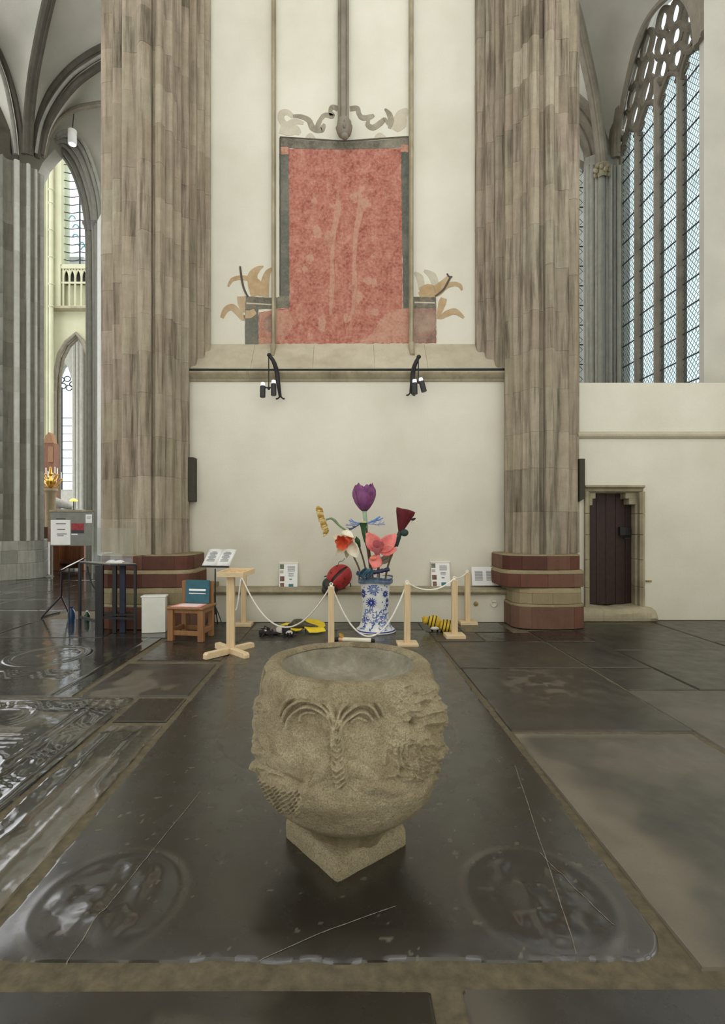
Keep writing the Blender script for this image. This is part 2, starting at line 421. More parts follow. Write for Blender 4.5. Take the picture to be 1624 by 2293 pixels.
relief_slab(2.50, 3.95, 1.2, 3.02, 60, 60, M['slate_pale'], lambda x, y: fbm(x*3+9, y*3, 4)*0.008, lambda x, y: 0.3*smooth((fbm(x*2, y*2+7, 3))/0.15))
relief_slab(-0.35+0.72, 1.55, 0.8, 1.665, 60, 50, M['slate_dark'], lambda x, y: fbm(x*3, y*3+4, 3)*0.006 - 0.02*smooth((x-1.2)/0.35)**1.5, lambda x, y: 0.35*smooth((0.25-(x-0.37))/0.2))
relief_slab(-2.2, 0.30, 0.8, 1.66, 80, 40, M['slate_dark'], lambda x, y: fbm(x*3, y*3+8, 3)*0.006, lambda x, y: 0.2*smooth((fbm(x*4, y*4, 3)-0.1)/0.1))
for x0, x1, y0, y1, k in [(2.555,3.17,4.60,5.27,'slate'),(2.555,3.17,5.285,6.40,'slate'),(3.19,4.6,4.60,6.0,'slate'),
        (3.19,4.6,6.02,7.55,'slate'),(4.63,6.2,4.6,6.4,'slate'),(4.63,7.5,6.43,7.8,'slate'),(3.98,6,3.05,4.57,'slate'),
        (-1.29,-0.70,6.43,7.10,'slate'),(-0.685,-0.10,6.43,7.10,'slate'),(-0.085,1.165,6.43,7.10,'slate_dark'),(1.18,1.78,6.43,6.95,'slate'),(1.795,2.52,6.43,6.95,'slate_dark'),
        (-1.29,-0.2,7.115,7.62,'slate_dark'),(-0.185,1.1,7.115,7.62,'slate'),(1.115,1.62,6.965,7.62,'slate'),(1.64,2.30,6.965,7.62,'slate_dark'),
        (-2.24,-1.305,6.42,7.62,'slate'),(2.54,3.17,6.43,7.05,'slate_dark'),(-3.1,-2.26,6.64,7.15,'slate_gloss'),(-4.6,-3.12,6.64,7.9,'slate_gloss')]:
    flat_slab(x0, x1, y0, y1, M[k])
y = 4.42; row = 0                                       # paving of the left aisle as far as it can be told apart
while y < 13.2:
    dy = random.uniform(0.9, 1.5); x = -4.62 if y < 7.9 else -3.75
    while x > -9.5:
        dx = random.uniform(0.8, 1.5)
        flat_slab(x - dx, x - 0.015, y, y + dy - 0.015, M['slate_gloss'])
        x -= dx
    y += dy
fp = MB()
yy = 13.3
while yy < 34:
    xx = -14.0
    while xx < -3.0:
        fp.box(xx, xx + 1.17, yy, yy + 1.17, -0.03, random.uniform(-0.003, 0.002)); xx += 1.2
    yy += 1.2
fp.build('distant_paving', M['slate_gloss'], floor, kind='stuff')

# ------------------------------------------------------------------ walls of the bay
YP, YL, YW, YR = 7.667, 7.60, 7.95, 8.40                 # plinth front, ledge front, lower wall, recessed upper wall
XL, XR = X_(425, YW), X_(1129, YW)
w = MB(); w.box(XL - 0.6, XR + 0.9, YW, YW + 0.9, 0.0, 3.75)
w.build('wall_back', M['plaster'], kind='structure', label='pale limewashed lower wall of the bay')
w = MB(); w.box(-2.9, 3.2, YR, YR + 0.5, 4.2, 15.5)
w.build('wall_recess', M['plaster'], kind='structure', label='pale recessed upper wall carrying the faded mural')
# bench plinth with moulded ledge
xa, xb = X_(482, YP), X_(1147, YP)
w = MB(); w.box(xa, xb, YP, YW, 0.0, 0.44)
w.build('wall_plinth', M['plaster'], kind='structure', label='low whitewashed plinth under the stone ledge')
led = [(YL + 0.02, 0.42), (YL - 0.01, 0.445), (YL - 0.02, 0.465), (YL, 0.49), (YL + 0.05, 0.503), (YW + 0.02, 0.506), (YW + 0.02, 0.42)]
xs = [xa - 0.02, -1.05, -0.1, 0.95, xb + 0.05]
ledge = MB(); ledge.prism([(a + 0.01, b - 0.004) for a, b in led], 'x', xs[0] + 0.02, xs[-1] - 0.02)
ledge = ledge.build('trim_1', M['dress'], kind='structure', label='moulded stone ledge along the plinth')
for a, b in zip(xs[:-1], xs[1:]):
    m = MB(); m.prism(led, 'x', a + 0.002, b - 0.002); m.build('ledge_stone', M['dress'], ledge)
# string course
zc = Z_(833, 7.83)
sc = [(YW + 0.02, 3.66), (YW - 0.02, 3.665), (YW - 0.035, 3.70), (YW - 0.06, 3.715), (YW - 0.10, 3.75), (YW - 0.12, 3.775), (YW - 0.115, 3.80), (YW + 0.02, 3.80)]
scx = [XL, -1.45, -0.2, 1.1, XR]
strc = MB(); strc.prism([(a + 0.01 if a < YW else a, b) for a, b in sc], 'x', XL, XR)
strc = strc.build('trim_2', M['dress'], kind='structure', label='moulded string course across the bay')
for a, b in zip(scx[:-1], scx[1:]):
    m = MB(); m.prism(sc, 'x', a + 0.002, b - 0.002); m.build('moulding_stone', M['dress'], strc)
# sloping sill of the blind window
zs0, zs1 = 3.80, Z_(771, YR)
sl = MB(); sl.prism([(YW - 0.02, 3.76), (YW, zs0 + 0.03), (YR + 0.02, zs1), (YR + 0.02, 3.76)], 'x', XL - 0.05, XR + 0.05)
sill = sl.build('trim_3', M['sill'], kind='structure', label='sloping sandstone sill below the mural')
sx = [XL, X_(560, YW), X_(700, YW), X_(840, YW), X_(960, YW), XR]
for a, b in zip(sx[:-1], sx[1:]):
    m = MB(); m.prism([(YW - 0.004, zs0 + 0.034), (YR, zs1 + 0.004), (YR, zs1 - 0.05), (YW + 0.02, zs0 - 0.02)], 'x', a + 0.002, b - 0.002)
    m.build('sill_stone', M['sill'], sill)

# ------------------------------------------------------------------ compound piers built of stones
def profile(pts, core, n=7):
    """pts: (X, Y, kind) with kind of the run to the next point: r round, c hollow, l line. Returns points and the index of every corner."""
    out = []; idx = []
    for i, (x, y, k) in enumerate(pts):
        a = Vector((x, y)); idx.append(len(out)); out.append(a)
        if i == len(pts) - 1: break
        b = Vector(pts[i+1][:2]); d = b - a; nrm = Vector((d.y, -d.x)).normalized()
        if nrm.dot((a + b) / 2 - Vector(core)) < 0: nrm = -nrm
        if k == 'l': continue
        sag = d.length * (0.40 if k == 'r' else -0.32)
        for j in range(1, n):
            t = j / n; out.append(a + d * t + nrm * sag * math.sin(math.pi * t))
    return out, idx
def pier(name, pts, core, courses, mats, label, breaks, parent=None, kind='structure', n=7, proud=0.0018, stone_name='stone_block', gap=0.0012, choose=None):
    out, idx = profile(pts, core, n); core = Vector(core)
    inner = [core + (p - core) * 0.985 - (p - core).normalized() * 0.012 for p in out]
    m = MB(); m.prism([(p.x, p.y) for p in inner] + [(core.x, max(p.y for p in inner) + 0.02)], 'z', courses[0], courses[-1], True)
    root = m.build(name, M['mortar'], parent, label=label if parent is None else None, kind=kind)
    for c in range(len(courses) - 1):
        z0, z1 = courses[c], courses[c+1]
        bs = breaks[c % len(breaks)]
        for a, b in zip(bs[:-1], bs[1:]):
            seg = out[idx[a]:idx[b] + 1]
            pr = random.uniform(-proud, proud)
            seg = [p + (p - core).normalized() * pr for p in seg]
            back = [lerp(seg[-1], core, 0.35), lerp(seg[0], core, 0.35)]
            mm = MB(); mm.prism([(p.x, p.y) for p in seg + back], 'z', z0 + gap, z1 - gap, True)
            mt = random.choice(mats) if choose is None else choose(c, a, mats)
            o = mm.build(stone_name, mt, root)
            # keep the round faces smooth but the beds flat
            for p in o.data.polygons:
                if abs(p.normal.z) > 0.7: p.use_smooth = False
    return root
def courses(z0, z1, h, j=0.12):
    L = [z0]
    while L[-1] < z1: L.append(L[-1] + h * random.uniform(1 - j, 1 + j))
    return L
def pp(L): return [(X_(px, Y), Y, k) for px, Y, k in L]
YF = 7.27
# right pier
RP = pp([(1129, 7.96, 'l'), (1131, 7.80, 'r'), (1143, 7.70, 'c'), (1149, 7.66, 'r'), (1160, 7.57, 'c'), (1166, 7.53, 'l'), (1170, 7.50, 'r'), (1180, 7.43, 'l'), (1184, 7.40, 'r'), (1208, 7.31, 'c'),
         (1217, 7.36, 'l'), (1222, YF, 'r'), (1243, YF, 'c'), (1251, 7.38, 'l'), (1256, 7.38, 'r'), (1272, 7.47, 'c'), (1278, 7.58, 'r'), (1290, 7.68, 'c'), (1296, 7.80, 'l'), (1298, 7.85, 'l')])
RP.append((X_(1299, 7.85), 8.7, 'l'))
nR = len(RP) - 1
prR = pier('pillar', RP, (X_(1225, 8.2), 8.35), courses(1.03, 15.2, 0.56), [M['pier'], M['pier_r'], M['pier_r']], 'tall grey brown compound pier beside the brown door',
     [[0, 3, 7, 10, 14, nR], [0, 5, 10, 13, 17, nR], [0, 4, 8, 13, nR]])
LP = pp([(425, 7.96, 'l'), (423, 7.86, 'r'), (412, 7.76, 'c'), (405, 7.70, 'r'), (396, 7.60, 'c'), (391, 7.54, 'l'), (388, 7.50, 'r'), (375, 7.42, 'c'), (370, 7.36, 'l'), (366, 7.33, 'r'), (348, 7.28, 'c'),
         (342, 7.34, 'l'), (338, YF, 'r'), (306, YF, 'c'), (298, 7.38, 'l'), (294, 7.38, 'r'), (276, 7.48, 'c'), (268, 7.62, 'r'), (256, 7.72, 'c'), (250, 7.86, 'r'), (240, 8.1, 'l')])
LP.append((X_(240, 8.1) - 0.02, 9.0, 'l'))
nL = len(LP) - 1
prL = pier('pillar', LP, (X_(335, 8.3), 8.5), courses(1.03, 15.2, 0.56), [M['pier'], M['pier'], M['pier_r']], 'tall weathered compound pier with red sandstone base',
     [[0, 3, 8, 12, 17, nL], [0, 5, 9, 14, 19, nL], [0, 4, 11, 16, nL]])
# bases: four tiers each, cut into blocks
def tier(root, cx_core, pts, z0, z1, mat, breaks):
    out, idx = profile(pts, cx_core, 5); core = Vector(cx_core)
    for a, b in zip(breaks[:-1], breaks[1:]):
        seg = out[idx[a]:idx[b]+1]; back = [lerp(seg[-1], core, 0.4), lerp(seg[0], core, 0.4)]
        mm = MB(); mm.prism([(p.x, p.y) for p in seg + back], 'z', z0 + 0.002, z1 - 0.002, False)
        mm.build('base_stone', mat, root, bevel=0.008)
def moulded(root, core, pts_lo, pts_hi, z0, z1, mat, breaks, steps=4, name='base_stone'):
    """a sloping, curved offset between two outlines"""
    A, ia = profile(pts_lo, core, 5); B, ib = profile(pts_hi, core, 5); core = Vector(core)
    for a, b in zip(breaks[:-1], breaks[1:]):
        rows = []
        for s in range(steps + 1):
            t = s / steps; tt = 1 - math.cos(t * math.pi / 2)
            rows.append([(lerp(p, q, tt).x, lerp(p, q, tt).y, lerp(z0, z1, math.sin(t * math.pi / 2))) for p, q in zip(A[ia[a]:ia[b]+1], B[ib[a]:ib[b]+1])])
        mm = MB(); mm.grid(rows, True)
        for row in (rows[0], rows[-1]):                   # cap it back towards the core
            c0 = [(lerp(x, core.x, 0.4), lerp(y, core.y, 0.4), z) for x, y, z in row]
            mm.grid([row, c0], False)
        mm.build(name, mat, root)
def base(name, xl, xr, corel, label, xs, ztop=1.03):
    core = Vector(corel)
    # outline: wall, left chamfer, front-left, front, front-right, chamfer, back
    def ol(l, r, yf, ch, back=7.97):
        return [(l, back, 'l'), (l, yf + ch, 'l'), (l + ch*0.3, yf + ch*0.42, 'l'), (l + ch, yf + 0.03, 'l'), ((l + r)/2, yf, 'l'), (r - ch, yf + 0.03, 'l'), (r - ch*0.3, yf + ch*0.42, 'l'), (r, yf + ch, 'l'), (r, back + 0.4, 'l')]
    def flat(o): return [(x, y, 'l') for x, y, k in o]
    m = MB(); q = flat(ol(xs[0][0] + 0.03, xs[0][1] - 0.03, 7.2, 0.2)); m.prism([(x, y) for x, y, k in q], 'z', 0, 0.5)
    q = flat(ol(max(xs[1][0], xs[3][0]) + 0.03, xs[3][1] - 0.03, 7.27, 0.2)); m.prism([(x, y) for x, y, k in q], 'z', 0.4, ztop - 0.01)
    root = m.build(name, M['mortar'], kind='structure', label=label)
    o0 = ol(*xs[0], 7.11, 0.22); o1 = ol(*xs[1], 7.13, 0.22); o2 = ol(*xs[2], 7.16, 0.22); o3 = ol(*xs[3], 7.20, 0.22)
    o1b = ol(xs[1][0] - 0.0, xs[1][1] + 0.0, 7.20, 0.22)
    tier(root, core, o0, 0.0, 0.31, M['red'], [0, 3, 5, 8])
    moulded(root, core, o0, o1, 0.31, 0.345, M['buff'], [0, 4, 8])
    tier(root, core, o1, 0.345, 0.50, M['buff'], [0, 3, 4, 8])
    moulded(root, core, o1, o1b, 0.50, 0.575, M['buff'], [0, 3, 4, 8])
    tier(root, core, o2, 0.575, 0.765, M['red'], [0, 1, 3, 4, 5, 8])
    moulded(root, core, o2, o3, 0.765, 0.815, M['buff'], [0, 3, 5, 8])
    tier(root, core, o3, 0.815, 1.015, M['red'], [0, 1, 3, 4, 5, 7, 8])
    o4 = ol(xs[3][0] + 0.03, xs[3][1] - 0.03, 7.26, 0.22)
    moulded(root, core, o3, o4, 1.015, 1.035, M['buff'], [0, 4, 8])
    return root
base('pillar_base', None, None, (X_(1220, 7.6), 7.9), 'tiered red and buff sandstone base of the pier by the door',
     [(X_(1147, 7.3), X_(1310, 7.3)), (X_(1150, 7.3), X_(1306, 7.3)), (X_(1120, 7.4), X_(1306, 7.4)), (X_(1126, 7.4), X_(1300, 7.4))])
base('pillar_base', None, None, (X_(335, 7.6), 7.95), 'tiered red and buff sandstone base behind the dark table',
     [(X_(236, 7.5), X_(472, 7.4)), (X_(238, 7.5), X_(470, 7.4)), (X_(230, 7.5), X_(440, 7.4)), (X_(234, 7.5), X_(434, 7.4))])
# dark patch stones standing proud of the piers
m = MB(); m.box(X_(420, 7.8), X_(435, 7.8), 7.78, 7.97, Z_(1123, 7.8), Z_(1024, 7.8)); m.build('patch_stone', M['dark_stone'], prL, bevel=0.01)
m = MB(); m.prism([(X_(1294, 7.8), Z_(1124, 7.8)), (X_(1307, 7.8), Z_(1116, 7.8)), (X_(1307, 7.8), Z_(1028, 7.8)), (X_(1294, 7.8), Z_(1028, 7.8))], 'y', 7.74, 7.97); m.build('patch_stone', M['dark_stone'], prR, bevel=0.01)

# jamb mouldings of the blind window, standing on the sill
def jamb(name, L, label, zlo, mats):
    pts = pp(L); core = (pts[0][0] * 0.5 + pts[-1][0] * 0.5 + (0.35 if pts[0][0] > 0 else -0.35), YR + 0.35)
    return pier(name, pts, core, [zlo] + courses(zlo + 0.5, 15.2, 0.62)[0:], mats, label, [[0, 2, len(L)-1], [0, 3, len(L)-1]], n=6, proud=0.002)
jamb('window_jamb', [(425, 7.98, 'l'), (428, 8.02, 'r'), (441, 8.10, 'c'), (447, 8.15, 'r'), (459, 8.22, 'c'), (463, 8.27, 'r'), (471, 8.33, 'l'), (472, 8.42, 'l')], 'slender pinkish jamb mouldings left of the mural', 3.86, [M['pier']])
jamb('window_jamb', [(1129, 7.98, 'l'), (1123, 8.0, 'r'), (1108, 8.08, 'c'), (1100, 8.13, 'r'), (1086, 8.22, 'c'), (1080, 8.26, 'r'), (1066, 8.33, 'l'), (1063, 8.42, 'l')], 'sooty jamb mouldings right of the mural', 3.86, [M['pier_r']])
# mullions of the blind tracery
for px, wd_, lab, zlo in ((612, 9, 'thin stone mullion beside the left edge of the mural', Z_(775, 8.3)), (922, 10, 'thin stone mullion beside the right edge of the mural', Z_(772, 8.3))):
    x = X_(px, 8.3); r = wd_ * 8.3 / F / 2
    m = MB(); m.prism([(x - r, YR + 0.01), (x - r, YR - 0.05), (x - r*0.5, YR - 0.10), (x + r*0.5, YR - 0.10), (x + r, YR - 0.05), (x + r, YR + 0.01)], 'z', zlo, 15.2)
    root = m.build('mullion', M['dress'], kind='structure', label=lab)
    m = MB(); m.tube([(x, YR - 0.06, zlo - 0.01), (x, YR - 0.09, zlo + 0.01), (x, YR - 0.1, zlo - 0.05), (x, YR - 0.20, zlo - 0.20)], [r*1.2, r*1.5, r*1.3, r*1.0], 10); m.build('mullion_foot', M['dress'], root)
x = X_(769, 8.25)
m = MB()
for dx, r in ((-0.062, 0.028), (0, 0.048), (0.062, 0.028)): m.tube([(x + dx, YR - 0.10 + (0.03 if dx else 0), Z_(285, 8.25)), (x + dx, YR - 0.10 + (0.03 if dx else 0), 15.2)], r, 12)
m.box(x - 0.085, x + 0.085, YR - 0.06, YR + 0.01, Z_(285, 8.25), 15.2)
mull = m.build('mullion', M['rib'], kind='structure', label='moulded central shaft ending in a carved head above the mural')
hc = P(771, 290, 8.22)
def headfn(v):
    s = 1 + 0.10*math.sin(v.z*70)*(1 if v.z > 0.02 else 0.3) + 0.12*mnoise.noise(v*22)
    s *= 1.0 - 0.25*max(0, -v.z/0.17)
    return v * s
m = MB(); m.ball(hc, 0.125, 0.13, 0.175, 24, 18, fn=headfn)
m.tube([hc + Vector((-0.10, -0.05, 0.05)), hc + Vector((0, -0.135, 0.035)), hc + Vector((0.10, -0.05, 0.05))], 0.022, 8)
m.ball(hc + Vector((0.0, -0.125, -0.03)), 0.022, 0.03, 0.04, 8, 6)
m.ball(hc + Vector((0.01, -0.05, -0.145)), 0.06, 0.06, 0.05, 12, 8)
m.build('carved_head', M['rib'], mull, label='small carved stone head at the foot of the shaft')
# ------------------------------------------------------------------ glazing materials
def glazing(name, tint):
    t = NT(name); n = t.n; t.n.remove(t.b)
    tr = t.new('ShaderNodeBsdfTransparent'); tr.inputs['Color'].default_value = tint + (1,)
    gl = t.new('ShaderNodeBsdfGlossy'); gl.inputs['Roughness'].default_value = 0.2; gl.inputs['Color'].default_value = (0.6, 0.65, 0.7, 1)
    v = t.coord(); nz = t.noise(v, 1.2, 3)
    c = t.ramp(nz, [(0.3, tuple(x * 0.88 for x in tint) + (1,)), (0.7, tint + (1,))]); t.link(c, tr.inputs['Color'])
    mx = t.new('ShaderNodeMixShader'); mx.inputs[0].default_value = 0.06
    t.link(tr.outputs[0], mx.inputs[1]); t.link(gl.outputs[0], mx.inputs[2]); t.link(mx.outputs[0], t.n['Material Output'].inputs['Surface'])
    return t.m
M['glass'] = glazing('leaded_glass', (0.66, 0.72, 0.72))
M['glass_clear'] = glazing('bright_glass', (0.92, 0.96, 0.97))
def clip_seg(a, b, x0, x1, y0, y1):
    t0, t1 = 0.0, 1.0; dx, dy = b[0]-a[0], b[1]-a[1]
    for p, q in ((-dx, a[0]-x0), (dx, x1-a[0]), (-dy, a[1]-y0), (dy, y1-a[1])):
        if abs(p) < 1e-12:
            if q < 0: return None
        else:
            r = q / p
            if p < 0: t0 = max(t0, r)
            else: t1 = min(t1, r)
    if t0 >= t1: return None
    return (a[0]+dx*t0, a[1]+dy*t0), (a[0]+dx*t1, a[1]+dy*t1)
def lattice(m, to3, x0, x1, y0, y1, sx, sy, w, d, up):
    n = int((x1-x0)/sx + (y1-y0)/sy) + 3
    for s in (1, -1):
        for k in range(-n, n):
            c = k * sy
            a = (x0, y0 + c); L = (x1 - x0)
            b = (x1, y0 + c + s * L * sy / sx)
            q = clip_seg(a, b, x0, x1, y0, y1)
            if q: m.bar(to3(*q[0]), to3(*q[1]), w, d, up)

# ================================================================== RIGHT CHAPEL
YA = 7.84
zt = Z_(857, YA)
dx0, dx1, dzt = X_(1309, YA), X_(1441, YA), Z_(1087, YA)
m = MB()
m.box(X_(1270, YA), dx0, YA, YA + 0.55, 0, zt); m.box(dx1, 8.6, YA, YA + 0.55, 0, zt); m.box(dx0, dx1, YA, YA + 0.55, dzt, zt)
m.box(dx0 - 0.2, dx1 + 0.2, YA + 0.55, YA + 0.9, 0, zt)
m.build('wall_right', M['plaster'], kind='structure', label='low whitewashed screen wall with the brown door')
sx0, sx1 = X_(1292, YA), 8.5
spf = [(YA + 0.01, 2.76), (YA - 0.03, 2.775), (YA - 0.055, 2.80), (YA - 0.06, 2.825), (YA + 0.01, 2.885)]
t4 = MB(); t4.prism(spf, 'x', sx0, sx1); t4 = t4.build('trim_4', M['sill'], kind='structure', label='string course above the brown door')
# door case
dr = MB(); pl = []
door = MB(); door.box(X_(1314, 8.1), X_(1420, 8.1), 8.12, 8.15, 0.2, Z_(1098, 8.1))
M['door'] = simple('dark_oak', (44, 25, 20), 0.6, 0.25, 12, 0.15)
door = door.build('door_1', M['door'], kind='structure', label='dark brown plank door in a pale stone case')
n = 5; da, db = X_(1313, 8.1), X_(1421, 8.1)
for i in range(n):
    m = MB(); a, b = lerp(da, db, i/n), lerp(da, db, (i+1)/n); m.box(a + 0.002, b - 0.002, 8.085, 8.12, 0.2, Z_(1098, 8.1)); m.build('plank', M['door'], door, bevel=0.004)
m = MB(); m.box(X_(1386, 8.07), X_(1411, 8.07), 8.03, 8.086, Z_(1199, 8.07), Z_(1180, 8.07)); m.tube([(X_(1393, 8.07), 8.03, Z_(1203, 8.07)), (X_(1393, 8.07), 7.99, Z_(1206, 8.07)), (X_(1405, 8.07), 7.99, Z_(1207, 8.07))], 0.012, 6)
m.build('lock_case', M['iron'], door, label='black iron lock case', bevel=0.004)
case = MB(); case.box(X_(1309, YA) , X_(1313, YA), YA + 0.02, 8.2, 0.2, dzt - 0.03)
case = case.build('door_case', M['dress'], kind='structure', label='weathered stone case around the brown door')
rj = [(X_(1441, YA), 7.86), (X_(1441, YA), 7.795), (X_(1436, YA), 7.785), (X_(1432, YA), 7.83), (X_(1426, 7.95), 7.93), (X_(1421, 7.97), 7.95), (X_(1413, 8.1), 8.10), (X_(1413, 8.1), 8.14), (X_(1441, YA), 8.14)]
lj = [(X_(1308, YA), 7.86), (X_(1308, YA), 7.795), (X_(1314, YA), 7.785), (X_(1318, 7.9), 7.86), (X_(1320, 8.0), 8.0), (X_(1320, 8.05), 8.14), (X_(1308, YA), 8.14)]
zz = [0.19, 0.50, 0.92, 1.30, 1.62, 1.96]
for J in (rj, lj):
    for a, b in zip(zz[:-1], zz[1:]):
        m = MB(); m.prism(J, 'z', a + 0.002, b - 0.002); m.build('jamb_stone', M['dress'], case, bevel=0.006)
zl = Z_(1104, 7.95)
m = MB(); m.prism([(7.785, dzt), (7.785, dzt - 0.03), (7.84, dzt - 0.05), (7.86, dzt - 0.09), (7.93, dzt - 0.10), (7.95, zl), (8.14, zl), (8.14, dzt)], 'x', X_(1308, YA), X_(1441, YA)); m.build('lintel_stone', M['dress'], case, bevel=0.004)
for a, b, c, d in ((1318, 1332, 1103, 1117), (1316, 1325, 1116, 1132), (1398, 1424, 1103, 1117), (1406, 1424, 1116, 1130)):
    m = MB(); m.box(X_(a, 7.97), X_(b, 7.97), 7.93, 8.1, Z_(d, 7.97), Z_(c, 7.97)); m.build('corbel_stone', M['dress'], case, bevel=0.012)
# worn step
m = MB(); rows = []
xa_, xb_ = X_(1306, 7.72), X_(1474, 7.72)
prof = [(7.72, 0.0), (7.70, 0.05), (7.71, 0.13), (7.75, 0.185), (7.80, 0.205), (8.1, 0.21)]
for i in range(25):
    t = i / 24; x = lerp(xa_, xb_, t); dip = 0.03 * math.exp(-((t - 0.45) / 0.2)**2)
    end = 0.05 * max(0, (t - 0.93) / 0.07)**2
    rows.append([(x, y + 0.02*mnoise.noise(Vector((x*6, z*9, 1))) + end*0.6, max(0, z*(1 - end*4) - dip*(z/0.2) + 0.012*mnoise.noise(Vector((x*7, z*11, 5)))*(z > 0.02))) for y, z in prof])
m.grid(rows, True)
for rw in (rows[0], rows[-1]): m.add(list(rw) + [(rw[-1][0], 8.1, 0)], [tuple(range(len(rw) + 1))])
m.build('door_step', M['dress'], kind='structure', label='worn mossy stone step at the brown door')

# chapel shell
m = MB(); YB = 15.5
nx0, nx1 = X_(1256, YB), X_(1312, YB)
ns, na = Z_(372, YB), Z_(318, YB)
A = arch(nx0, nx1, ns, na, 8)
m.box(3.2, nx0, YB, YB + 0.5, 0, 21); m.box(nx1, 8.2, YB, YB + 0.5, 0, 21); m.box(nx0, nx1, YB, YB + 0.5, 0, 3.4)
m.prism([(nx0, 21)] + A + [(nx1, 21)], 'y', YB, YB + 0.5)
m.build('wall_chapel', M['vault'], kind='structure', label='far wall of the side chapel with a narrow window')
m = MB(); m.prism([(X_(1577, 9.0), 9.0), (9.2, 9.0), (9.2, 9.3), (X_(1581, 9.3), 9.3)], 'z', 0, 17); m.build('wall_buttress', M['vault'], kind='structure', label='pale plastered wall end right of the tall window')
XG = 8.2; y0w, y1w, ym = 11.54, 15.14, 13.34
spz, apz = 12.2, 14.95
A = arch(y0w, y1w, spz, apz, 16, 70)
m = MB(); m.box(8.0, 8.45, 9.3, y0w, 0, 17); m.box(8.0, 8.45, y1w, 15.6, 0, 17); m.box(8.0, 8.45, y0w, y1w, 0, 3.55)
m.prism([(y0w, 17)] + A + [(y1w, 17)], 'x', 8.0, 8.45)
m.build('wall_window_side', M['vault'], kind='structure', label='side wall of the chapel around the tall traceried window')
cl = MB(); cl.box(3.0, 9.2, 7.9, 11.5, 17, 17.3)  # unseen ceiling, cut short so sky light falls into the chapel
cl.build('ceiling', M['vault'], kind='structure')

win = MB(); win.box(XG - 0.10, XG + 0.10, y0w, y1w, 3.5, 3.6)
win = win.build('window_1', M['rib'], kind='structure', label='tall pointed window with four lattice lights and net tracery')
lights = [(y0w + 0.9*k, y0w + 0.9*(k+1)) for k in range(4)]
for k in range(1, 4):
    y = y0w + 0.9*k; r = 0.095 if k == 2 else 0.075
    m = MB(); m.prism([(XG - 0.12, y - r*0.35), (XG - 0.12, y + r*0.35), (XG - 0.05, y + r), (XG + 0.08, y + r), (XG + 0.08, y - r), (XG - 0.05, y - r)], 'z', 3.55, 13.0 if k == 2 else spz + 0.05)
    m.build('mullion', M['rib'], win)
for e in (y0w + 0.04, y1w - 0.04):
    m = MB(); m.tube([(XG - 0.02, e, 3.55), (XG - 0.02, e, spz)], 0.07, 8); m.build('jamb_shaft', M['rib'], win)
tz = [3.6 + 0.6*k for k in range(15)]
lat = MB(); sad = MB()
for li, (a, b) in enumerate(lights):
    a += 0.07; b -= 0.07
    for k, z in enumerate(tz):
        z1 = z + 0.6
        if z1 > 12.25: z1 = 12.62
        mm = MB(); mm.box(XG - 0.004, XG + 0.004, a, b, z + 0.005, z1 - 0.005); mm.build('pane', M['glass'], win)
        m = MB(); m.box(XG - 0.03, XG - 0.006, a, b, z - 0.013, z + 0.013); m.build('saddle_bar', M['lead'], win)
        lattice(lat, lambda p, q: (XG - 0.008, p, q), a, b, z, z1, 0.125, 0.155, 0.007, 0.007, (1, 0, 0))
        if z1 > 12.3: break
lat.build('lead_lattice', M['lead'], win, kind='stuff')
M['rib_net'] = stone('backlit_tracery', [(128,120,106),(138,130,116),(116,108,94)], 0.3, (70, 64, 56), rand=False)  # backlight silhouette put into the stone colour of light heads and tracery
# light heads and net tracery
def in_arch(y, z, mrg):
    pts = A; best = None
    for (ya_, za_), (yb_, zb_) in zip(pts[:-1], pts[1:]):
        if min(ya_, yb_) <= y <= max(ya_, yb_) and abs(yb_ - ya_) > 1e-9:
            best = za_ + (zb_ - za_) * (y - ya_) / (yb_ - ya_)
    return best is not None and z < best - mrg
for a, b in lights:
    hd = arch(a + 0.03, b - 0.03, 12.15, 12.72, 8)
    m = MB(); m.tube([(XG - 0.02, y, z) for y, z in hd], 0.07, 8, ref=(1, 0, 0)); m.build('light_head', M['rib_net'], win)
    for s in (-1, 1):                                   # cusps
        c = (a + b)/2 + s*0.24
        m = MB(); m.tube([(XG, c + s*0.12, 12.28), (XG, c - s*0.02, 12.34), (XG, c - s*0.06, 12.38), (XG, c + s*0.02, 12.44), (XG, c + s*0.06, 12.56)], [0.04, 0.03, 0.015, 0.03, 0.04], 6); m.build('cusp', M['rib_net'], win)
NET = [(14.88, 12.98), (14.36, 12.86), (13.80, 13.06), (13.12, 13.05), (12.56, 12.86), (12.06, 12.86), (11.75, 12.9),
       (14.44, 13.44), (13.86, 13.68), (13.14, 13.66), (12.60, 13.40), (12.06, 13.40), (14.36, 13.98), (13.80, 14.28), (13.10, 14.26), (12.62, 13.98)]
for yc, zc_ in NET:
    L = []; lean = 0.12 if yc > ym else -0.12
    for q in range(16):
        t = 2*math.pi*q/16; yy_ = math.cos(t); zz_ = math.sin(t)
        L.append((XG - 0.02, yc + 0.235*yy_*(1 - 0.35*zz_*zz_) - lean*0.5*zz_, zc_ + 0.325*zz_))
    m = MB(); m.tube(L + [L[0]], 0.08, 6, caps=False, ref=(1, 0, 0)); m.build('tracery_ring', M['rib_net'], win)
g = [(y0w, spz + 0.35)] + [(lerp(y, ym, 0.01), z - 0.03) for y, z in A if z > spz + 0.36] + [(y1w, spz + 0.35)]
m = MB(); m.prism(g, 'x', XG + 0.03, XG + 0.038); m.build('pane', M['glass_clear'], win)
for r_, off in ((0.14, 0.0), (0.10, 0.17), (0.12, 0.32)):
    m = MB(); sc_ = 1 + off / 2.7
    m.tube([(8.02 - off*0.25, ym + (y - ym)*(1 + off/1.8), spz + (z - spz)*(1 + off/2.7)) for y, z in A], r_, 8, ref=(1, 0, 0)); m.build('archivolt', M['rib'], win)
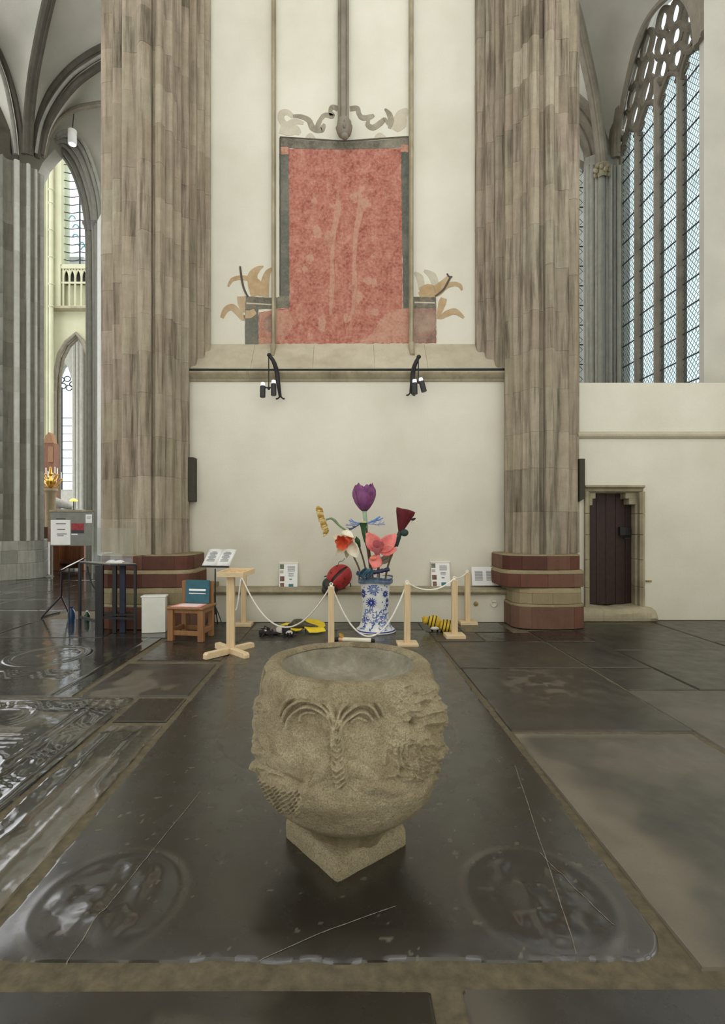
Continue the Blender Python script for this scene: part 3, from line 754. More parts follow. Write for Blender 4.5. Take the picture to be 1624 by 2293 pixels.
# narrow window
win2 = MB(); win2.box(nx0, nx1, YB + 0.1, YB + 0.3, 3.3, 3.42); win2 = win2.build('window_2', M['rib'], kind='structure', label='narrow pale lancet seen past the edge of the pier')
Zb = Z_(372, YB)
m = MB(); m.box(nx0 + 0.02, nx1 - 0.01, YB + 0.2, YB + 0.206, 3.4, Zb); m.prism([(x, z) for x, z in arch(nx0, nx1, ns, na, 8)], 'y', YB + 0.2, YB + 0.206); m.build('pane', M['glass_clear'], win2)
z = 3.9; lat = MB()
while z < Zb:
    m = MB(); m.box(nx0, nx1, YB + 0.17, YB + 0.195, z - 0.015, z + 0.015); m.build('saddle_bar', M['lead'], win2)
    lattice(lat, lambda p, q: (p, YB + 0.192, q), nx0, nx1, z, min(z + 0.6, Zb), 0.3, 0.3, 0.010, 0.01, (0, 1, 0)); z += 0.6
lat.build('lead_lattice', M['lead'], win2, kind='stuff')
m = MB(); hd = arch(nx0 - 0.1, nx1 + 0.04, ns - 0.05, ns + 0.25, 8); m.tube([(x, YB + 0.12, z_) for x, z_ in hd], 0.09, 8, ref=(0, 1, 0)); m.build('light_head', M['rib'], win2)
for q in (0.05, 0.26, 0.46):
    m = MB(); hd = arch(nx0 - 0.4 - q, nx1 + 0.06 + q, ns - 0.2, na + 0.55 + q*1.5, 12); m.tube([(x, YB - q*0.5, z_) for x, z_ in hd], 0.13, 8, ref=(0, 1, 0)); m.build('archivolt', M['rib'], win2)
# corner shafts, capital, ribs and vault webs
clus = MB(); clus.prism([(X_(1311, 15.4), 15.5), (X_(1316, 15.1), 15.25), (X_(1345, 14.9), 15.05), (X_(1380, 15.0), 15.15), (8.05, 15.1), (8.05, 15.5)], 'z', 0, 12.3)
clus = clus.build('shaft_cluster', M['pierfar'], kind='structure', label='cluster of slender shafts in the chapel corner')
for px, yy_, r in ((1317, 15.2, 0.06), (1326, 15.12, 0.075), (1337, 15.05, 0.06), (1347, 14.92, 0.095), (1358, 15.02, 0.055), (1366, 15.0, 0.07), (1376, 15.1, 0.05), (1386, 15.05, 0.065), (1393, 15.1, 0.04)):
    m = MB(); b_ = P(px, 800, yy_); m.tube([(b_.x, yy_, 0), (b_.x, yy_, Z_(372, yy_))], r, 10); m.build('shaft', M['pierfar'], clus)
cp = P(1349, 381, 14.85)
m = MB(); m.lathe([(0.09, -0.2), (0.12, -0.15), (0.14, 0.0), (0.22, 0.10), (0.2, 0.13), (0.12, 0.14)], cp, 12)
for k in range(14):
    a = k * 2.4; m.ball(cp + Vector((math.cos(a)*0.19, math.sin(a)*0.16, -0.10 + 0.015*k)), 0.065, 0.05, 0.075, 8, 6)
m.build('capital', M['dress'], clus, label='leafy carved capital')
R1 = catmull([P(1349, 372, 14.9), P(1342, 300, 14.8), P(1330, 215, 14.5), P(1310, 120, 14.1), P(1286, 20, 13.6), P(1250, -80, 13.2)], 6)
m = MB(); m.tube(R1, 0.16, 8); m.tube([p + Vector((0, -0.1, -0.02)) for p in R1], 0.09, 8)
ribR = m.build('vault_rib', M['rib'], kind='structure', label='curved vault rib in the side chapel')
W1 = catmull([P(1386, 345, 15.1), P(1390, 275, 14.9), P(1408, 180, 14.3), P(1432, 90, 13.7), P(1466, 28, 13.1), P(1515, -18, 12.4), P(1570, -60, 11.6)], 6)
m = MB(); rows = []
for a, b in zip(R1, W1):
    rows.append([lerp(a + Vector((0, 0.12, 0.05)), b, t/6) + Vector((0, 0.35*math.sin(math.pi*t/6), 0.25*math.sin(math.pi*t/6))) for t in range(7)])
m.grid(rows, True); m.build('vault_web', M['vault'], kind='structure', label='pale plaster vault web between the rib and the tall window')
m = MB(); m.tube([p + Vector((-0.05, -0.05, 0)) for p in W1], 0.07, 8); m.build('wall_rib', M['rib'], ribR)

# ================================================================== LEFT AISLE
FP = pp([(-70, 13.3, 'l'), (6, 13.05, 'c'), (30, 13.3, 'r'), (44, 13.3, 'c'), (51, 13.42, 'r'), (57, 13.45, 'c'), (59, 13.4, 'r'), (68, 13.45, 'c'), (77, 13.62, 'r'), (84, 13.66, 'c'), (90, 13.8, 'r'), (97, 13.95, 'l')])
FP.append((X_(96, 15), 15.0, 'l')); nF = len(FP) - 1
M['shaft_pale'] = stone('pale_shaft', [(226,228,220),(236,237,230),(214,215,206)], 0.25, (150, 148, 138))  # far pier: paler colour on the rounds, darker in the hollows
M['shaft_dark'] = stone('dark_hollow', [(156,152,141),(170,166,154),(146,142,130)], 0.5, (70, 66, 58))
cs = courses(1.0, 10.3, 0.62)[:-1] + [10.85]
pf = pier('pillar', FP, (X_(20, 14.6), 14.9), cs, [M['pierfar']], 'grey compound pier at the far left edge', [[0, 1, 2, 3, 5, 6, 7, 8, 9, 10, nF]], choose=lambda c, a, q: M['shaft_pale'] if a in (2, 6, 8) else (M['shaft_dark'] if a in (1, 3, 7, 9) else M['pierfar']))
for z0, z1, g_ in ((0, 0.42, 0.11), (0.42, 0.75, 0.08), (0.75, 1.0, 0.04)):
    FB = [(x + (g_ if i >= 8 else 0.0), y - g_, 'l') for i, (x, y, k) in enumerate(FP) if i in (0, 1, 3, 6, 8, 11)] + [(FP[-1][0] + g_*0.5, 15.2, 'l')]
    tier(pf, (X_(20, 14.6), 14.9), FB, z0, z1, M['pierfar'], [0, 2, 4, 6])
def rib(path, rs, mat, label=None):
    pts = catmull([P(*q) for q in path], 8); m = MB()
    for off, r in rs: m.tube([p + Vector(off) for p in pts], r, 8)
    return pts, m.build('vault_rib', mat, kind='structure', label=label)
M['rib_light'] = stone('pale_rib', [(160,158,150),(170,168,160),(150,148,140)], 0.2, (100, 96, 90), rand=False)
M['rib_dark'] = stone('dark_rib', [(104,98,88),(114,108,98),(94,88,78)], 0.3, (60, 55, 48), rand=False)  # rib undersides get no light; that shade is put into this colour
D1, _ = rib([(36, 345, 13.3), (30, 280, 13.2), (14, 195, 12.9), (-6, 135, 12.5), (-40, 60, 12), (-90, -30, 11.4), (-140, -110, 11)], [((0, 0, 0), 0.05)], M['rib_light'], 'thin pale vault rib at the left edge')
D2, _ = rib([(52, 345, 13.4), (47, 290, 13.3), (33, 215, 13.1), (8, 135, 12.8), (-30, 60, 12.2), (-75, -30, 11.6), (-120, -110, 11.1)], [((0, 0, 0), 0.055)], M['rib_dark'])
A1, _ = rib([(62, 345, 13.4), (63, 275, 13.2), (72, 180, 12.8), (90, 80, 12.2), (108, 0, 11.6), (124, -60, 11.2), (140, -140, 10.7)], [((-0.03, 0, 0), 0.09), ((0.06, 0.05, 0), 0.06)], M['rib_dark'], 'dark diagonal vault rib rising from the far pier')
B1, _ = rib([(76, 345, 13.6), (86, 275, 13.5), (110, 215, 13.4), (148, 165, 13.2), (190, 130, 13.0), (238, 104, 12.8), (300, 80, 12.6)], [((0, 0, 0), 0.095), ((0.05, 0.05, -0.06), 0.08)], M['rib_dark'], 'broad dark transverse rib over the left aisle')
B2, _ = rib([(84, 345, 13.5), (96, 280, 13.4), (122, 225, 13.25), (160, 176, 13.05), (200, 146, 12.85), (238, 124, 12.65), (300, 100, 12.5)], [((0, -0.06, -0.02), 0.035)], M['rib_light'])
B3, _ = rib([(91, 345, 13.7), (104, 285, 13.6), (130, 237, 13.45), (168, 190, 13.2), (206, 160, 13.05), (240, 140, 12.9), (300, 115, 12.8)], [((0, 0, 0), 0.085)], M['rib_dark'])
C1, _ = rib([(98, 348, 14.0), (112, 300, 14.0), (138, 262, 13.95), (172, 242, 13.9), (206, 234, 13.85), (238, 231, 13.8), (300, 235, 13.7)], [((0, 0, 0), 0.06), ((0, -0.05, -0.10), 0.05)], M['rib'], 'slender curved rib in the left aisle vault')
def web(a, b, label, bulge=0.3, off=(0, 0.12, 0.06)):
    m = MB(); n = min(len(a), len(b)); rows = []
    ia = [a[int(round(i*(len(a)-1)/(n-1)))] for i in range(n)]; ib = [b[int(round(i*(len(b)-1)/(n-1)))] for i in range(n)]
    for p, q in zip(ia, ib):
        wl = (p - q).length
        rows.append([lerp(p, q, t/6) + Vector(off) + Vector((0, 0.5, 0.8))*(bulge*0.25*wl*math.sin(math.pi*t/6)) for t in range(7)])
    m.grid(rows, True); return m.build('vault_web', M['vault'], kind='structure', label=label)
web(D2, A1, 'grey vault web at the top left corner'); web(A1, B1, 'broad grey vault web over the left aisle'); web(B3, C1, 'pale vault web between two curved ribs')
far_left = catmull([P(20, 345, 13.6), P(5, 280, 13.4), P(-20, 200, 13.1), P(-60, 135, 12.7), P(-100, 60, 12.2), P(-150, -30, 11.6), P(-200, -110, 11.2)], 8)
web(far_left, D1, 'narrow vault web at the left edge')
# arch wall towards the choir
YC = 14.9
In = [(123, 338), (130, 343), (143, 355), (160, 382), (175, 420), (186, 462), (192, 500), (195, 560), (196, 800), (196, 1283)]
Out = [(128, 306), (146, 296), (166, 299), (190, 325), (210, 372), (226, 430), (233, 490), (236, 560), (238, 800), (238, 1283)]
inp = catmull([P(x, y, YC + 0.5) for x, y in In], 6); outp = catmull([P(x, y, YC - 0.2) for x, y in Out], 6)
m = MB(); m.grid([[lerp(p, q, t) for t in (0, 0.5, 1)] for p, q in zip(inp, outp)], True)
aw = m.build('choir_arch', M['pierfar'], kind='structure', label='tall moulded arch opening to the bright choir')
for t, r in ((0.02, 0.05), (0.2, 0.075), (0.42, 0.06), (0.62, 0.085), (0.85, 0.06), (1.0, 0.05)):
    m = MB(); m.tube([lerp(p, q, t) + Vector((0, -0.03, 0)) for p, q in zip(inp, outp)], r, 8); m.build('arch_moulding', M['pierfar'], aw)
m = MB()
for t in (0.1, 0.35, 0.6): 
    c = lerp(P(193, 508, YC + 0.5), P(234, 508, YC - 0.2), t); m.lathe([(0.06, -0.12), (0.10, -0.08), (0.13, 0.04), (0.16, 0.07), (0.16, 0.11), (0.08, 0.12)], c, 12)
m.build('capital', M['rib_light'], aw)
# wall filling round the arch, above it and to its left
L = [(X_(x, YC), Z_(y, YC)) for x, y in [(30, 1283), (52, 1283), (52, 520), (60, 470), (75, 410), (95, 365), (112, 345), (123, 334), (128, 306), (146, 296), (166, 299), (190, 325), (210, 372), (226, 430), (233, 490), (237, 600), (238, 1283)]]
m = MB(); m.prism(L + [(X_(330, YC), 0), (X_(330, YC), 16), (X_(30, YC), 16)], 'y', YC, YC + 0.4)
m.build('wall_aisle', M['vault'], kind='structure', label='grey plastered wall above the choir arch')
m = MB(); m.prism([(X_(218, 14.75), 14.75), (X_(234, 14.1), 14.1), (X_(246, 14.1), 14.2), (X_(246, 14.8), 15.0), (X_(218, 14.8), 14.85)], 'z', Z_(1245, 14.4), Z_(478, 14.4))  # daylit side of a shaft, its brightness put into the white colour
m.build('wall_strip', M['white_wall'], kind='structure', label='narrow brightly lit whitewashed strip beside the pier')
lc = MB(); lc.box(-15, -2.8, 7.6, 15.3, 15.3, 15.6); lc.build('ceiling', M['vault'], kind='structure')  # unseen slab added above the vault to stop sky light leaking in
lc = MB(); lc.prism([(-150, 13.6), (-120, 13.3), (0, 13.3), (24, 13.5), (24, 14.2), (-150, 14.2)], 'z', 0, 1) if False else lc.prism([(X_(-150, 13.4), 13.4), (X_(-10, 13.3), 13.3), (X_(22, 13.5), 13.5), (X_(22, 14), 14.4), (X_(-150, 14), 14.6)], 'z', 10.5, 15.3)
lc.build('pillar', M['rib_dark'], kind='structure', label='dark upper mass of the far pier at the left edge')  # shadowed pier top, its shade given by the dark colour
# nave shell around and behind the viewpoint, unseen, its openings shaped for the daylight they admit
nc = MB(); nc.box(-15, -5, -9.4, 8.3, 16, 16.4); nc.box(6, 9.5, -9.4, 8.3, 16, 16.4); nc.box(-5.4, -5, -9.4, 8.3, 16, 18); nc.box(6, 6.4, -9.4, 8.3, 16, 18); nc.box(-5.4, 6.4, 5.5, 8.4, 16, 25); nc.box(-5.4, 6.4, -9.4, 8.4, 25, 25.4); nc.build('ceiling', M['vault'], kind='structure')
# white cylinder lamp hanging in the arch
c = P(162, 308, 14.2)
t_ = thing('hanging_lamp', 'white cylindrical lamp hanging high in the choir arch', 'lamp', c)
m = MB(); m.lathe([(0.0, -0.19), (0.10, -0.19), (0.115, -0.17), (0.115, 0.19), (0.09, 0.21), (0.0, 0.21)], c, 18); m.build('housing', M['white_wall'], t_)
m = MB(); m.lathe([(0.0, -0.20), (0.085, -0.20), (0.095, -0.19), (0.0, -0.185)], c, 18)
t2 = NT('warm_lens'); t2.b.inputs['Emission Color'].default_value = (1, 0.98, 0.94, 1); t2.b.inputs['Emission Strength'].default_value = 1.6; t2.color((0.9, 0.9, 0.9, 1)); M['lens'] = t2.m
m.build('lens', M['lens'], t_)
m = MB(); m.tube([c + Vector((0, 0, 0.2)), c + Vector((0, 0.1, 0.9))], 0.012, 6); m.build('rod', M['iron'], t_)

# choir beyond
YH = 25.0
x_ = lambda px: X_(px, YH); z_ = lambda py: Z_(py, YH)
m = MB()
m.box(x_(20), x_(137), YH, YH + 0.8, z_(592), 26); m.box(x_(212), x_(300), YH, YH + 0.8, z_(592), 26); m.box(x_(137), x_(212), YH, YH + 0.8, z_(300), 26)
ar = [(x_(116), 0)] + [(x_(px), z_(py)) for px, py in [(116, 880), (118, 830), (126, 790), (142, 762), (165, 743), (180, 760), (193, 790), (199, 830), (200, 880)]] + [(x_(200), 0)]
m.prism([(x_(20), z_(597))] + [(x_(20), 0)] + ar + [(x_(300), 0), (x_(300), z_(597))], 'y', YH + 0.3, YH + 0.8)
m.box(x_(20), x_(135), YH, YH + 0.32, z_(690), z_(592)); m.box(x_(200), x_(300), YH, YH + 0.32, z_(690), z_(592))
m.build('wall_choir', M['choir'], kind='structure', label='pale greenish choir wall seen through the arch')
# clerestory window
cw = MB(); cw.box(x_(135), x_(214), YH + 0.05, YH + 0.5, z_(600), z_(590)); cw = cw.build('window_3', M['choir'], kind='structure', label='high choir window with thin leading and coloured scraps')
xsplit = [137, 172, 212]; ysplit = [592] + [575 - 18*k for k in range(15)]
for a, b in zip(xsplit[:-1], xsplit[1:]):
    for c0, c1 in zip(ysplit[:-1], ysplit[1:]):
        m = MB(); m.box(x_(a) + 0.01, x_(b) - 0.01, YH + 0.3, YH + 0.31, z_(c0) + 0.01, z_(c1) - 0.01); m.build('pane', M['glass_clear'], cw)
        m = MB(); m.tube(catmull([(x_(a), YH + 0.28, z_(c1)), (x_((a+b)/2), YH + 0.28, z_(c1) - 0.06), (x_(b), YH + 0.28, z_(c1))], 3), 0.022, 5); m.build('saddle_bar', M['lead'], cw)
m = MB(); m.box(x_(171), x_(173), YH + 0.25, YH + 0.33, z_(592), z_(300)); m.build('mullion', M['lead'], cw)
M['ruby'] = simple('ruby_glass', (190, 70, 70), 0.4, 0.1); M['teal_glass'] = simple('teal_glass', (80, 140, 140), 0.4, 0.1)
m = MB(); m.prism([(x_(150), z_(455)), (x_(153), z_(450)), (x_(168), z_(425)), (x_(164), z_(430))], 'y', YH + 0.26, YH + 0.27); m.build('coloured_glass', M['ruby'], cw)
for px, py in ((155, 480), (163, 500), (176, 540), (182, 550), (162, 522)):
    m = MB(); m.tube(catmull([(x_(px - 7), YH + 0.26, z_(py + 3)), (x_(px - 2), YH + 0.26, z_(py - 4)), (x_(px + 5), YH + 0.26, z_(py - 2)), (x_(px + 7), YH + 0.26, z_(py + 4))], 4), 0.03, 5); m.build('coloured_glass', M['teal_glass'], cw)
# triforium
tf = MB(); tf.box(x_(135), x_(200), YH + 0.02, YH + 0.3, z_(690), z_(684)); tf = tf.build('triforium', M['choir'], kind='structure', label='small traceried gallery below the choir window')
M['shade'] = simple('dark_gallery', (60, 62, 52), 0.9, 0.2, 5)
m = MB(); m.box(x_(140), x_(192), YH + 0.27, YH + 0.32, z_(632), z_(602)); m.build('gallery_shade', M['shade'], tf)  # dark plate in place of the shade behind the small arches
for px in (139, 153, 166, 180, 193): m = MB(); m.tube([(x_(px), YH + 0.12, z_(684)), (x_(px), YH + 0.12, z_(598))], 0.05, 8); m.build('post', M['choir'], tf)
m = MB(); m.box(x_(135), x_(198), YH + 0.08, YH + 0.16, z_(633), z_(629)); m.build('rail', M['choir'], tf)
for a, b in ((139, 153), (153, 166), (166, 180), (180, 193)):
    m = MB(); m.tube([(x, YH + 0.12, z) for x, z in arch(x_(a), x_(b), z_(622), z_(601), 6)], 0.045, 6, ref=(0, 1, 0)); m.build('tracery_arch', M['choir'], tf)
# wall shafts and arch ring
m = MB()
m.tube([(x_(98), YH - 0.1, 0), (x_(98), YH - 0.1, 26)], 0.14, 10); m.tube([(x_(108), YH - 0.05, 0), (x_(108), YH - 0.05, 26)], 0.10, 10)
sh = m.build('wall_shaft', M['choir'], kind='structure', label='slim pale shafts on the choir wall')
m = MB(); m.tube([(x_(119), YH - 0.16, 0), (x_(119), YH - 0.16, 26)], 0.10, 10)
for py in (430, 460, 520, 580, 640, 690): m.lathe([(0.10, -0.05), (0.15, 0), (0.10, 0.05)], (x_(119), YH - 0.16, z_(py)), 8)
m.build('wall_shaft', M['choir'], sh)
m = MB(); m.tube([(x, YH + 0.25, z) for x, z in ar], 0.10, 8, ref=(0, 1, 0)); m.tube([(lerp(x, x_(158), 0.12), YH + 0.45, z - 0.15) for x, z in ar], 0.09, 8, ref=(0, 1, 0)); m.build('arch_ring', M['rib'], sh)
m = MB(); m.prism([(YH - 0.12, z_(692)), (YH - 0.12, z_(688)), (YH + 0.3, z_(682)), (YH + 0.3, z_(692))], 'x', x_(60), x_(250)); m.build('string', M['dress'], sh)
# ambulatory beyond the lower arch
YE = 32.0; xe = lambda px: X_(px, YE); ze = lambda py: Z_(py, YE)
wa = [(xe(px), ze(py)) for px, py in [(126, 1098), (126, 870), (128, 838), (136, 818), (144, 812), (152, 822), (160, 848), (163, 875), (162, 1098)]]
m = MB(); m.prism([(xe(20), 0), (xe(20), 14), (xe(144), 14), (xe(144), ze(812))] + wa[3::-1] + [(xe(126), 0)], 'y', YE, YE + 0.6)
m.prism([(xe(144), 14), (xe(300), 14), (xe(300), 0), (xe(162), 0)] + wa[:4:-1] + [wa[4]], 'y', YE, YE + 0.6); m.box(xe(126), xe(162), YE, YE + 0.6, 0, ze(1098))
m.build('wall_ambulatory', M['pierfar'], kind='structure', label='grey far wall around the bright lower window')
am = MB(); am.box(xe(20), xe(300), YH + 0.8, YE + 0.6, ze(700), ze(690)); am.build('ceiling', M['vault'], kind='structure')
lw = MB(); lw.box(xe(125), xe(163), YE + 0.1, YE + 0.5, ze(1100), ze(1096)); lw = lw.build('window_4', M['pierfar'], kind='structure', label='tall bright window at the end of the aisle')
m = MB(); m.prism(wa, 'y', YE + 0.3, YE + 0.31); m.build('pane', M['glass_clear'], lw)
m = MB(); m.tube([(xe(134), YE + 0.25, ze(1098)), (xe(134), YE + 0.25, ze(865))], 0.04, 6); m.build('mullion', M['lead'], lw)
for k in range(9): m = MB(); m.box(xe(126), xe(162), YE + 0.25, YE + 0.29, ze(1078 - 18*k) - 0.018, ze(1078 - 18*k) + 0.018); m.build('saddle_bar', M['lead'], lw)
for cx_, cy_ in ((136, 862), (150, 866), (132, 848), (146, 846), (158, 858)):
    m = MB(); L = [(xe(cx_) + 0.2*math.cos(q*math.pi/5), YE + 0.25, ze(cy_) + 0.17*math.sin(q*math.pi/5)) for q in range(11)]; m.tube(L, 0.035, 5, caps=False, ref=(0, 1, 0)); m.build('tracery_ring', M['lead'], lw)
for px in (170, 178, 186): m = MB(); m.tube([(xe(px), YE - 0.2, 0), (xe(px), YE - 0.2, ze(760))], 0.12, 8); m.build('wall_shaft', M['pierfar'], sh)
def nave_wall(axis, at, lo, hi, th, wins, z0, z1, name):  # unseen nave walls, added to cut and steer the daylight
    m = MB(); e = lo
    def seg(a, b, za, zb):
        if axis == 'x': m.box(at, at + th, a, b, za, zb)
        else: m.box(a, b, at, at + th, za, zb)
    for a, b in wins:
        seg(e, a, 0, 16); seg(a, b, 0, z0); seg(a, b, z1, 16); e = b
    seg(e, hi, 0, 16)
    m.build(name, M['plaster'], kind='structure')
nave_wall('y', -9.4, -15, 9.5, 0.4, [(-11, -8.2), (-4.2, -1.4), (2.6, 5.4)], 7.5, 14.5, 'wall_rear')
nave_wall('x', -15.4, -9.4, 15.3, 0.4, [(-8, -5.2), (-3, 0.6), (2.4, 6.4), (8, 12.6)], 2.2, 14, 'wall_left')
nave_wall('x', 9.5, -9.4, 8.4, 0.4, [(-8, -5.4), (-3, -0.4), (1.6, 4.6)], 4.5, 14, 'wall_right')
# ------------------------------------------------------------------ stone font, carved in relief
M['font'] = None
t = NT('font_granite'); v = t.coord(); n = t.noise(v, 9, 6, 0.65); n2 = t.noise(v, 170, 3, 0.8); n4 = t.noise(v, 42, 4, 0.7); n3 = t.noise(v, 3, 4, 0.6)
c = t.ramp(n3, [(0.3, (164, 152, 122)), (0.55, (186, 174, 142)), (0.75, (204, 193, 160))])
c = t.mix(t.math('MULTIPLY', n, 0.5), c, rgba((118, 108, 84)))
mr = t.new('ShaderNodeMapRange'); mr.inputs[1].default_value = 0.42; mr.inputs[2].default_value = 0.66; mr.inputs[4].default_value = 0.62; t.link(n2, mr.inputs[0]); c = t.mix(mr.outputs[0], c, rgba((84, 75, 55)))
mr = t.new('ShaderNodeMapRange'); mr.inputs[1].default_value = 0.5; mr.inputs[2].default_value = 0.7; mr.inputs[4].default_value = 0.35; t.link(n4, mr.inputs[0]); c = t.mix(mr.outputs[0], c, rgba((96, 84, 60)))
at = t.new('ShaderNodeAttribute'); at.attribute_name = 'shade_grime'
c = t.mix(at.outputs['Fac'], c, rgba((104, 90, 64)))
t.color(c); t.rough(0.88); t.b.inputs['Specular IOR Level'].default_value = 0.25
t.bump(t.math('ADD', t.math('ADD', n, n4), t.math('MULTIPLY', n2, 0.7)), 0.75, 0.012); M['font'] = t.m
t = NT('basin_lining'); v = t.coord(); n = t.noise(v, 7, 6, 0.7); n2 = t.noise(v, 70, 4, 0.7)
t.color(t.mix(t.math('MULTIPLY', n2, 0.4), t.ramp(n, [(0.3, (118, 114, 96)), (0.55, (156, 151, 130)), (0.78, (196, 192, 174))]), rgba((110, 106, 94)))); t.rough(0.8); t.bump(t.math('ADD', n, n2), 0.6, 0.015); M['lining'] = t.m

FC = Vector((0.02, 2.375, 0))
zs_ = np.array([0.085, 0.12, 0.155, 0.19, 0.22, 0.27, 0.32, 0.40, 0.50, 0.58, 0.66, 0.74, 0.79, 0.825, 0.85, 0.863, 0.866, 0.860, 0.845])
rs_ = np.array([0.182, 0.184, 0.205, 0.248, 0.285, 0.335, 0.368, 0.402, 0.418, 0.417, 0.410, 0.400, 0.394, 0.388, 0.376, 0.358, 0.335, 0.312, 0.302])
ss = np.concatenate([[0], np.cumsum(np.hypot(np.diff(zs_), np.diff(rs_)))])
NV, NU = 430, 1000
sv = np.linspace(0, ss[-1], NV)
def smooth_interp(s, xs, ys):
    y = np.interp(s, xs, ys); k = 11
    yp = np.pad(y, k, mode='edge'); w = np.hanning(2*k+1); w /= w.sum()
    return np.convolve(yp, w, mode='valid')
zv = smooth_interp(sv, ss, zs_); rv = smooth_interp(sv, ss, rs_)
th = np.concatenate([np.linspace(-1.75, 1.75, 850, endpoint=False), np.linspace(1.75, 2*np.pi - 1.75, 150, endpoint=False)])
TH, ZV = np.meshgrid(th, zv); RV = np.repeat(rv[:, None], NU, 1)
# th = 0 faces the nave (-Y); positive to the right
Xs = FC.x + RV*np.sin(TH); Ys = FC.y - RV*np.cos(TH)
front = np.cos(TH) > -0.15
# carving plan: flat layout coordinates over the visible half of the drum
U = CX + Xs*F/Ys; V = CY - (ZV - H)*F/Ys
up_ = (ZV < 0.80)
D = np.zeros_like(U)
def pdist(poly, n=6):
    q = np.array([tuple(p)[:2] for p in catmull([(a, b, 0) for a, b in poly], n)])
    d = np.full(U.shape, 1e9)
    for a, b in zip(q[:-1], q[1:]):
        d = np.minimum(d, line_d(U, V, a[0], a[1], b[0], b[1]))
    return d
def z2(p): return (540 + p[0]/3.248, 1400 + p[1]/3.248)       # carving plan drawn at a larger scale
def ridge(poly, w, h, pw=2):
    global D
    d = pdist([z2(p) for p in poly]); D = D + h*np.exp(-(d/w)**pw)*front*up_
def ygap(x, poly):
    q = np.array([z2(p) for p in poly]); return np.interp(x, q[:, 0], q[:, 1])
# palm with drooping fronds
for poly in ([(690, 800), (685, 690), (645, 590), (565, 525), (470, 492), (390, 515), (330, 565), (300, 645)],
             [(688, 800), (670, 690), (620, 605), (545, 552), (470, 537), (400, 562), (345, 612), (318, 690)],
             [(684, 795), (655, 695), (600, 628), (535, 594), (470, 588), (410, 622), (365, 672), (345, 738)],
             [(700, 720), (720, 622), (770, 560), (850, 520), (920, 518), (975, 548), (1010, 598), (1026, 648)],
             [(706, 760), (740, 662), (795, 602), (860, 566), (920, 572), (962, 606), (988, 655)],
             [(712, 790), (750, 702), (808, 650), (860, 622), (912, 632), (950, 680)]):
    ridge(poly, 4.0, 0.024, 4)
for poly in ([(430, 692), (442, 652), (485, 630), (540, 634)], [(800, 700), (845, 668), (910, 690)]): ridge(poly, 4.0, 0.013, 4)
# trunk with slanting notches
dT = pdist([z2(p) for p in [(692, 795), (705, 900), (715, 1000), (735, 1110)]])
D += 0.034*smooth((15.5 - dT)/4.5)*front*up_*(1 + 0.20*np.sin((V*0.50 + np.abs(U - 757)*0.45)))
# the lower field stands proud of the upper one (backs of crouching beasts)
edge = [(60, 900), (140, 990), (230, 1040), (330, 1090), (430, 1140), (500, 1150), (530, 1080), (580, 990), (650, 940), (690, 975), (740, 960), (830, 940), (910, 980), (1000, 1060), (1090, 1050), (1200, 1040), (1330, 1110), (1500, 1060)]
lowy = ygap(U, edge) + 4*fbm(U*0.05, V*0.05, 3)
inset = np.where((U > z2((520, 0))[0]) & (U < z2((1010, 0))[0]), 1.0, 1.0)
low = smooth((V - lowy)/7)*front
D += 0.020*low*smooth((ZV - 0.17)/0.1)*up_
D -= (0.004 + 0.014*np.clip(np.abs(U - z2((760, 0))[0])/90, 0, 1)**2)*(0.6 + 2*np.clip(fbm(U*0.045, V*0.045 + 3, 2), -0.2, 0.4))*np.exp(-((V - ygap(U, [(100, 1020), (300, 1105), (520, 1160), (620, 1100), (700, 1135), (820, 1090), (900, 1115), (1200, 1080)]) - 2)/7)**2)*front*up_*(U > z2((160, 0))[0])*(U < z2((1230, 0))[0])
# tapering belly bulges
for (a, b, sx, sy, h_) in [(615, 1030, 20, 24, 0.016), (870, 1030, 30, 22, 0.016), (330, 1000, 30, 14, 0.012), (1000, 1130, 30, 20, 0.014), (600, 1250, 40, 30, 0.012), (900, 1220, 50, 34, 0.012), (1180, 1230, 40, 30, 0.016), (1080, 1180, 26, 12, 0.010), (740, 1330, 60, 26, 0.006)]:
    cx_, cy_ = z2((a, b)); D += h_*np.exp(-((U - cx_)/sx)**2 - ((V - cy_)/sy)**2)*front
# hatched wing at lower left
reg = smooth((z2((470, 0))[0] - U)/8)*smooth((V - ygap(U, [(90, 1060), (230, 1130), (330, 1170), (480, 1175)]))/8)*smooth((z2((0, 1370))[1] - V)/10)*front
D += reg*(0.007*np.sin(0.55*(V*1.0 + U*0.95) + 1.2*np.sin(U*0.16))*np.abs(np.sin(U*0.22 - V*0.12)) + 0.004)
ridge([(490, 1150), (470, 1250), (430, 1350)], 7, 0.014)
# figures at the right
reg = smooth((U - (z2((1050, 0))[0] + 6*np.sin(V*0.06)))/16)*smooth((V - z2((0, 390))[1])/18)*smooth((z2((0, 1130))[1] - V)/12)*front
lump = fbm(U*0.05 + 3, V*0.065 + 2, 3)
D += reg*(0.020 + 0.042*np.clip(lump, -0.25, 0.35))
for (a, b, sx, sy, h_) in [(1290, 500, 26, 14, 0.018), (1250, 540, 14, 10, 0.012), (1380, 600, 34, 10, 0.026), (1290, 650, 30, 9, 0.020), (1420, 690, 16, 22, 0.030), (1160, 790, 18, 20, 0.026), (1240, 840, 22, 20, 0.018), (1390, 880, 20, 36, 0.030),
                           (1240, 700, 10, 14, -0.03), (1330, 720, 12, 10, -0.022), (1210, 860, 9, 12, -0.028), (1310, 560, 16, 6, -0.02), (1380, 1000, 18, 12, -0.02), (1440, 800, 8, 20, -0.02)]:
    cx_, cy_ = z2((a, b)); D += h_*0.8*np.exp(-((U - cx_)/sx)**2 - ((V - cy_)/sy)**2)*front
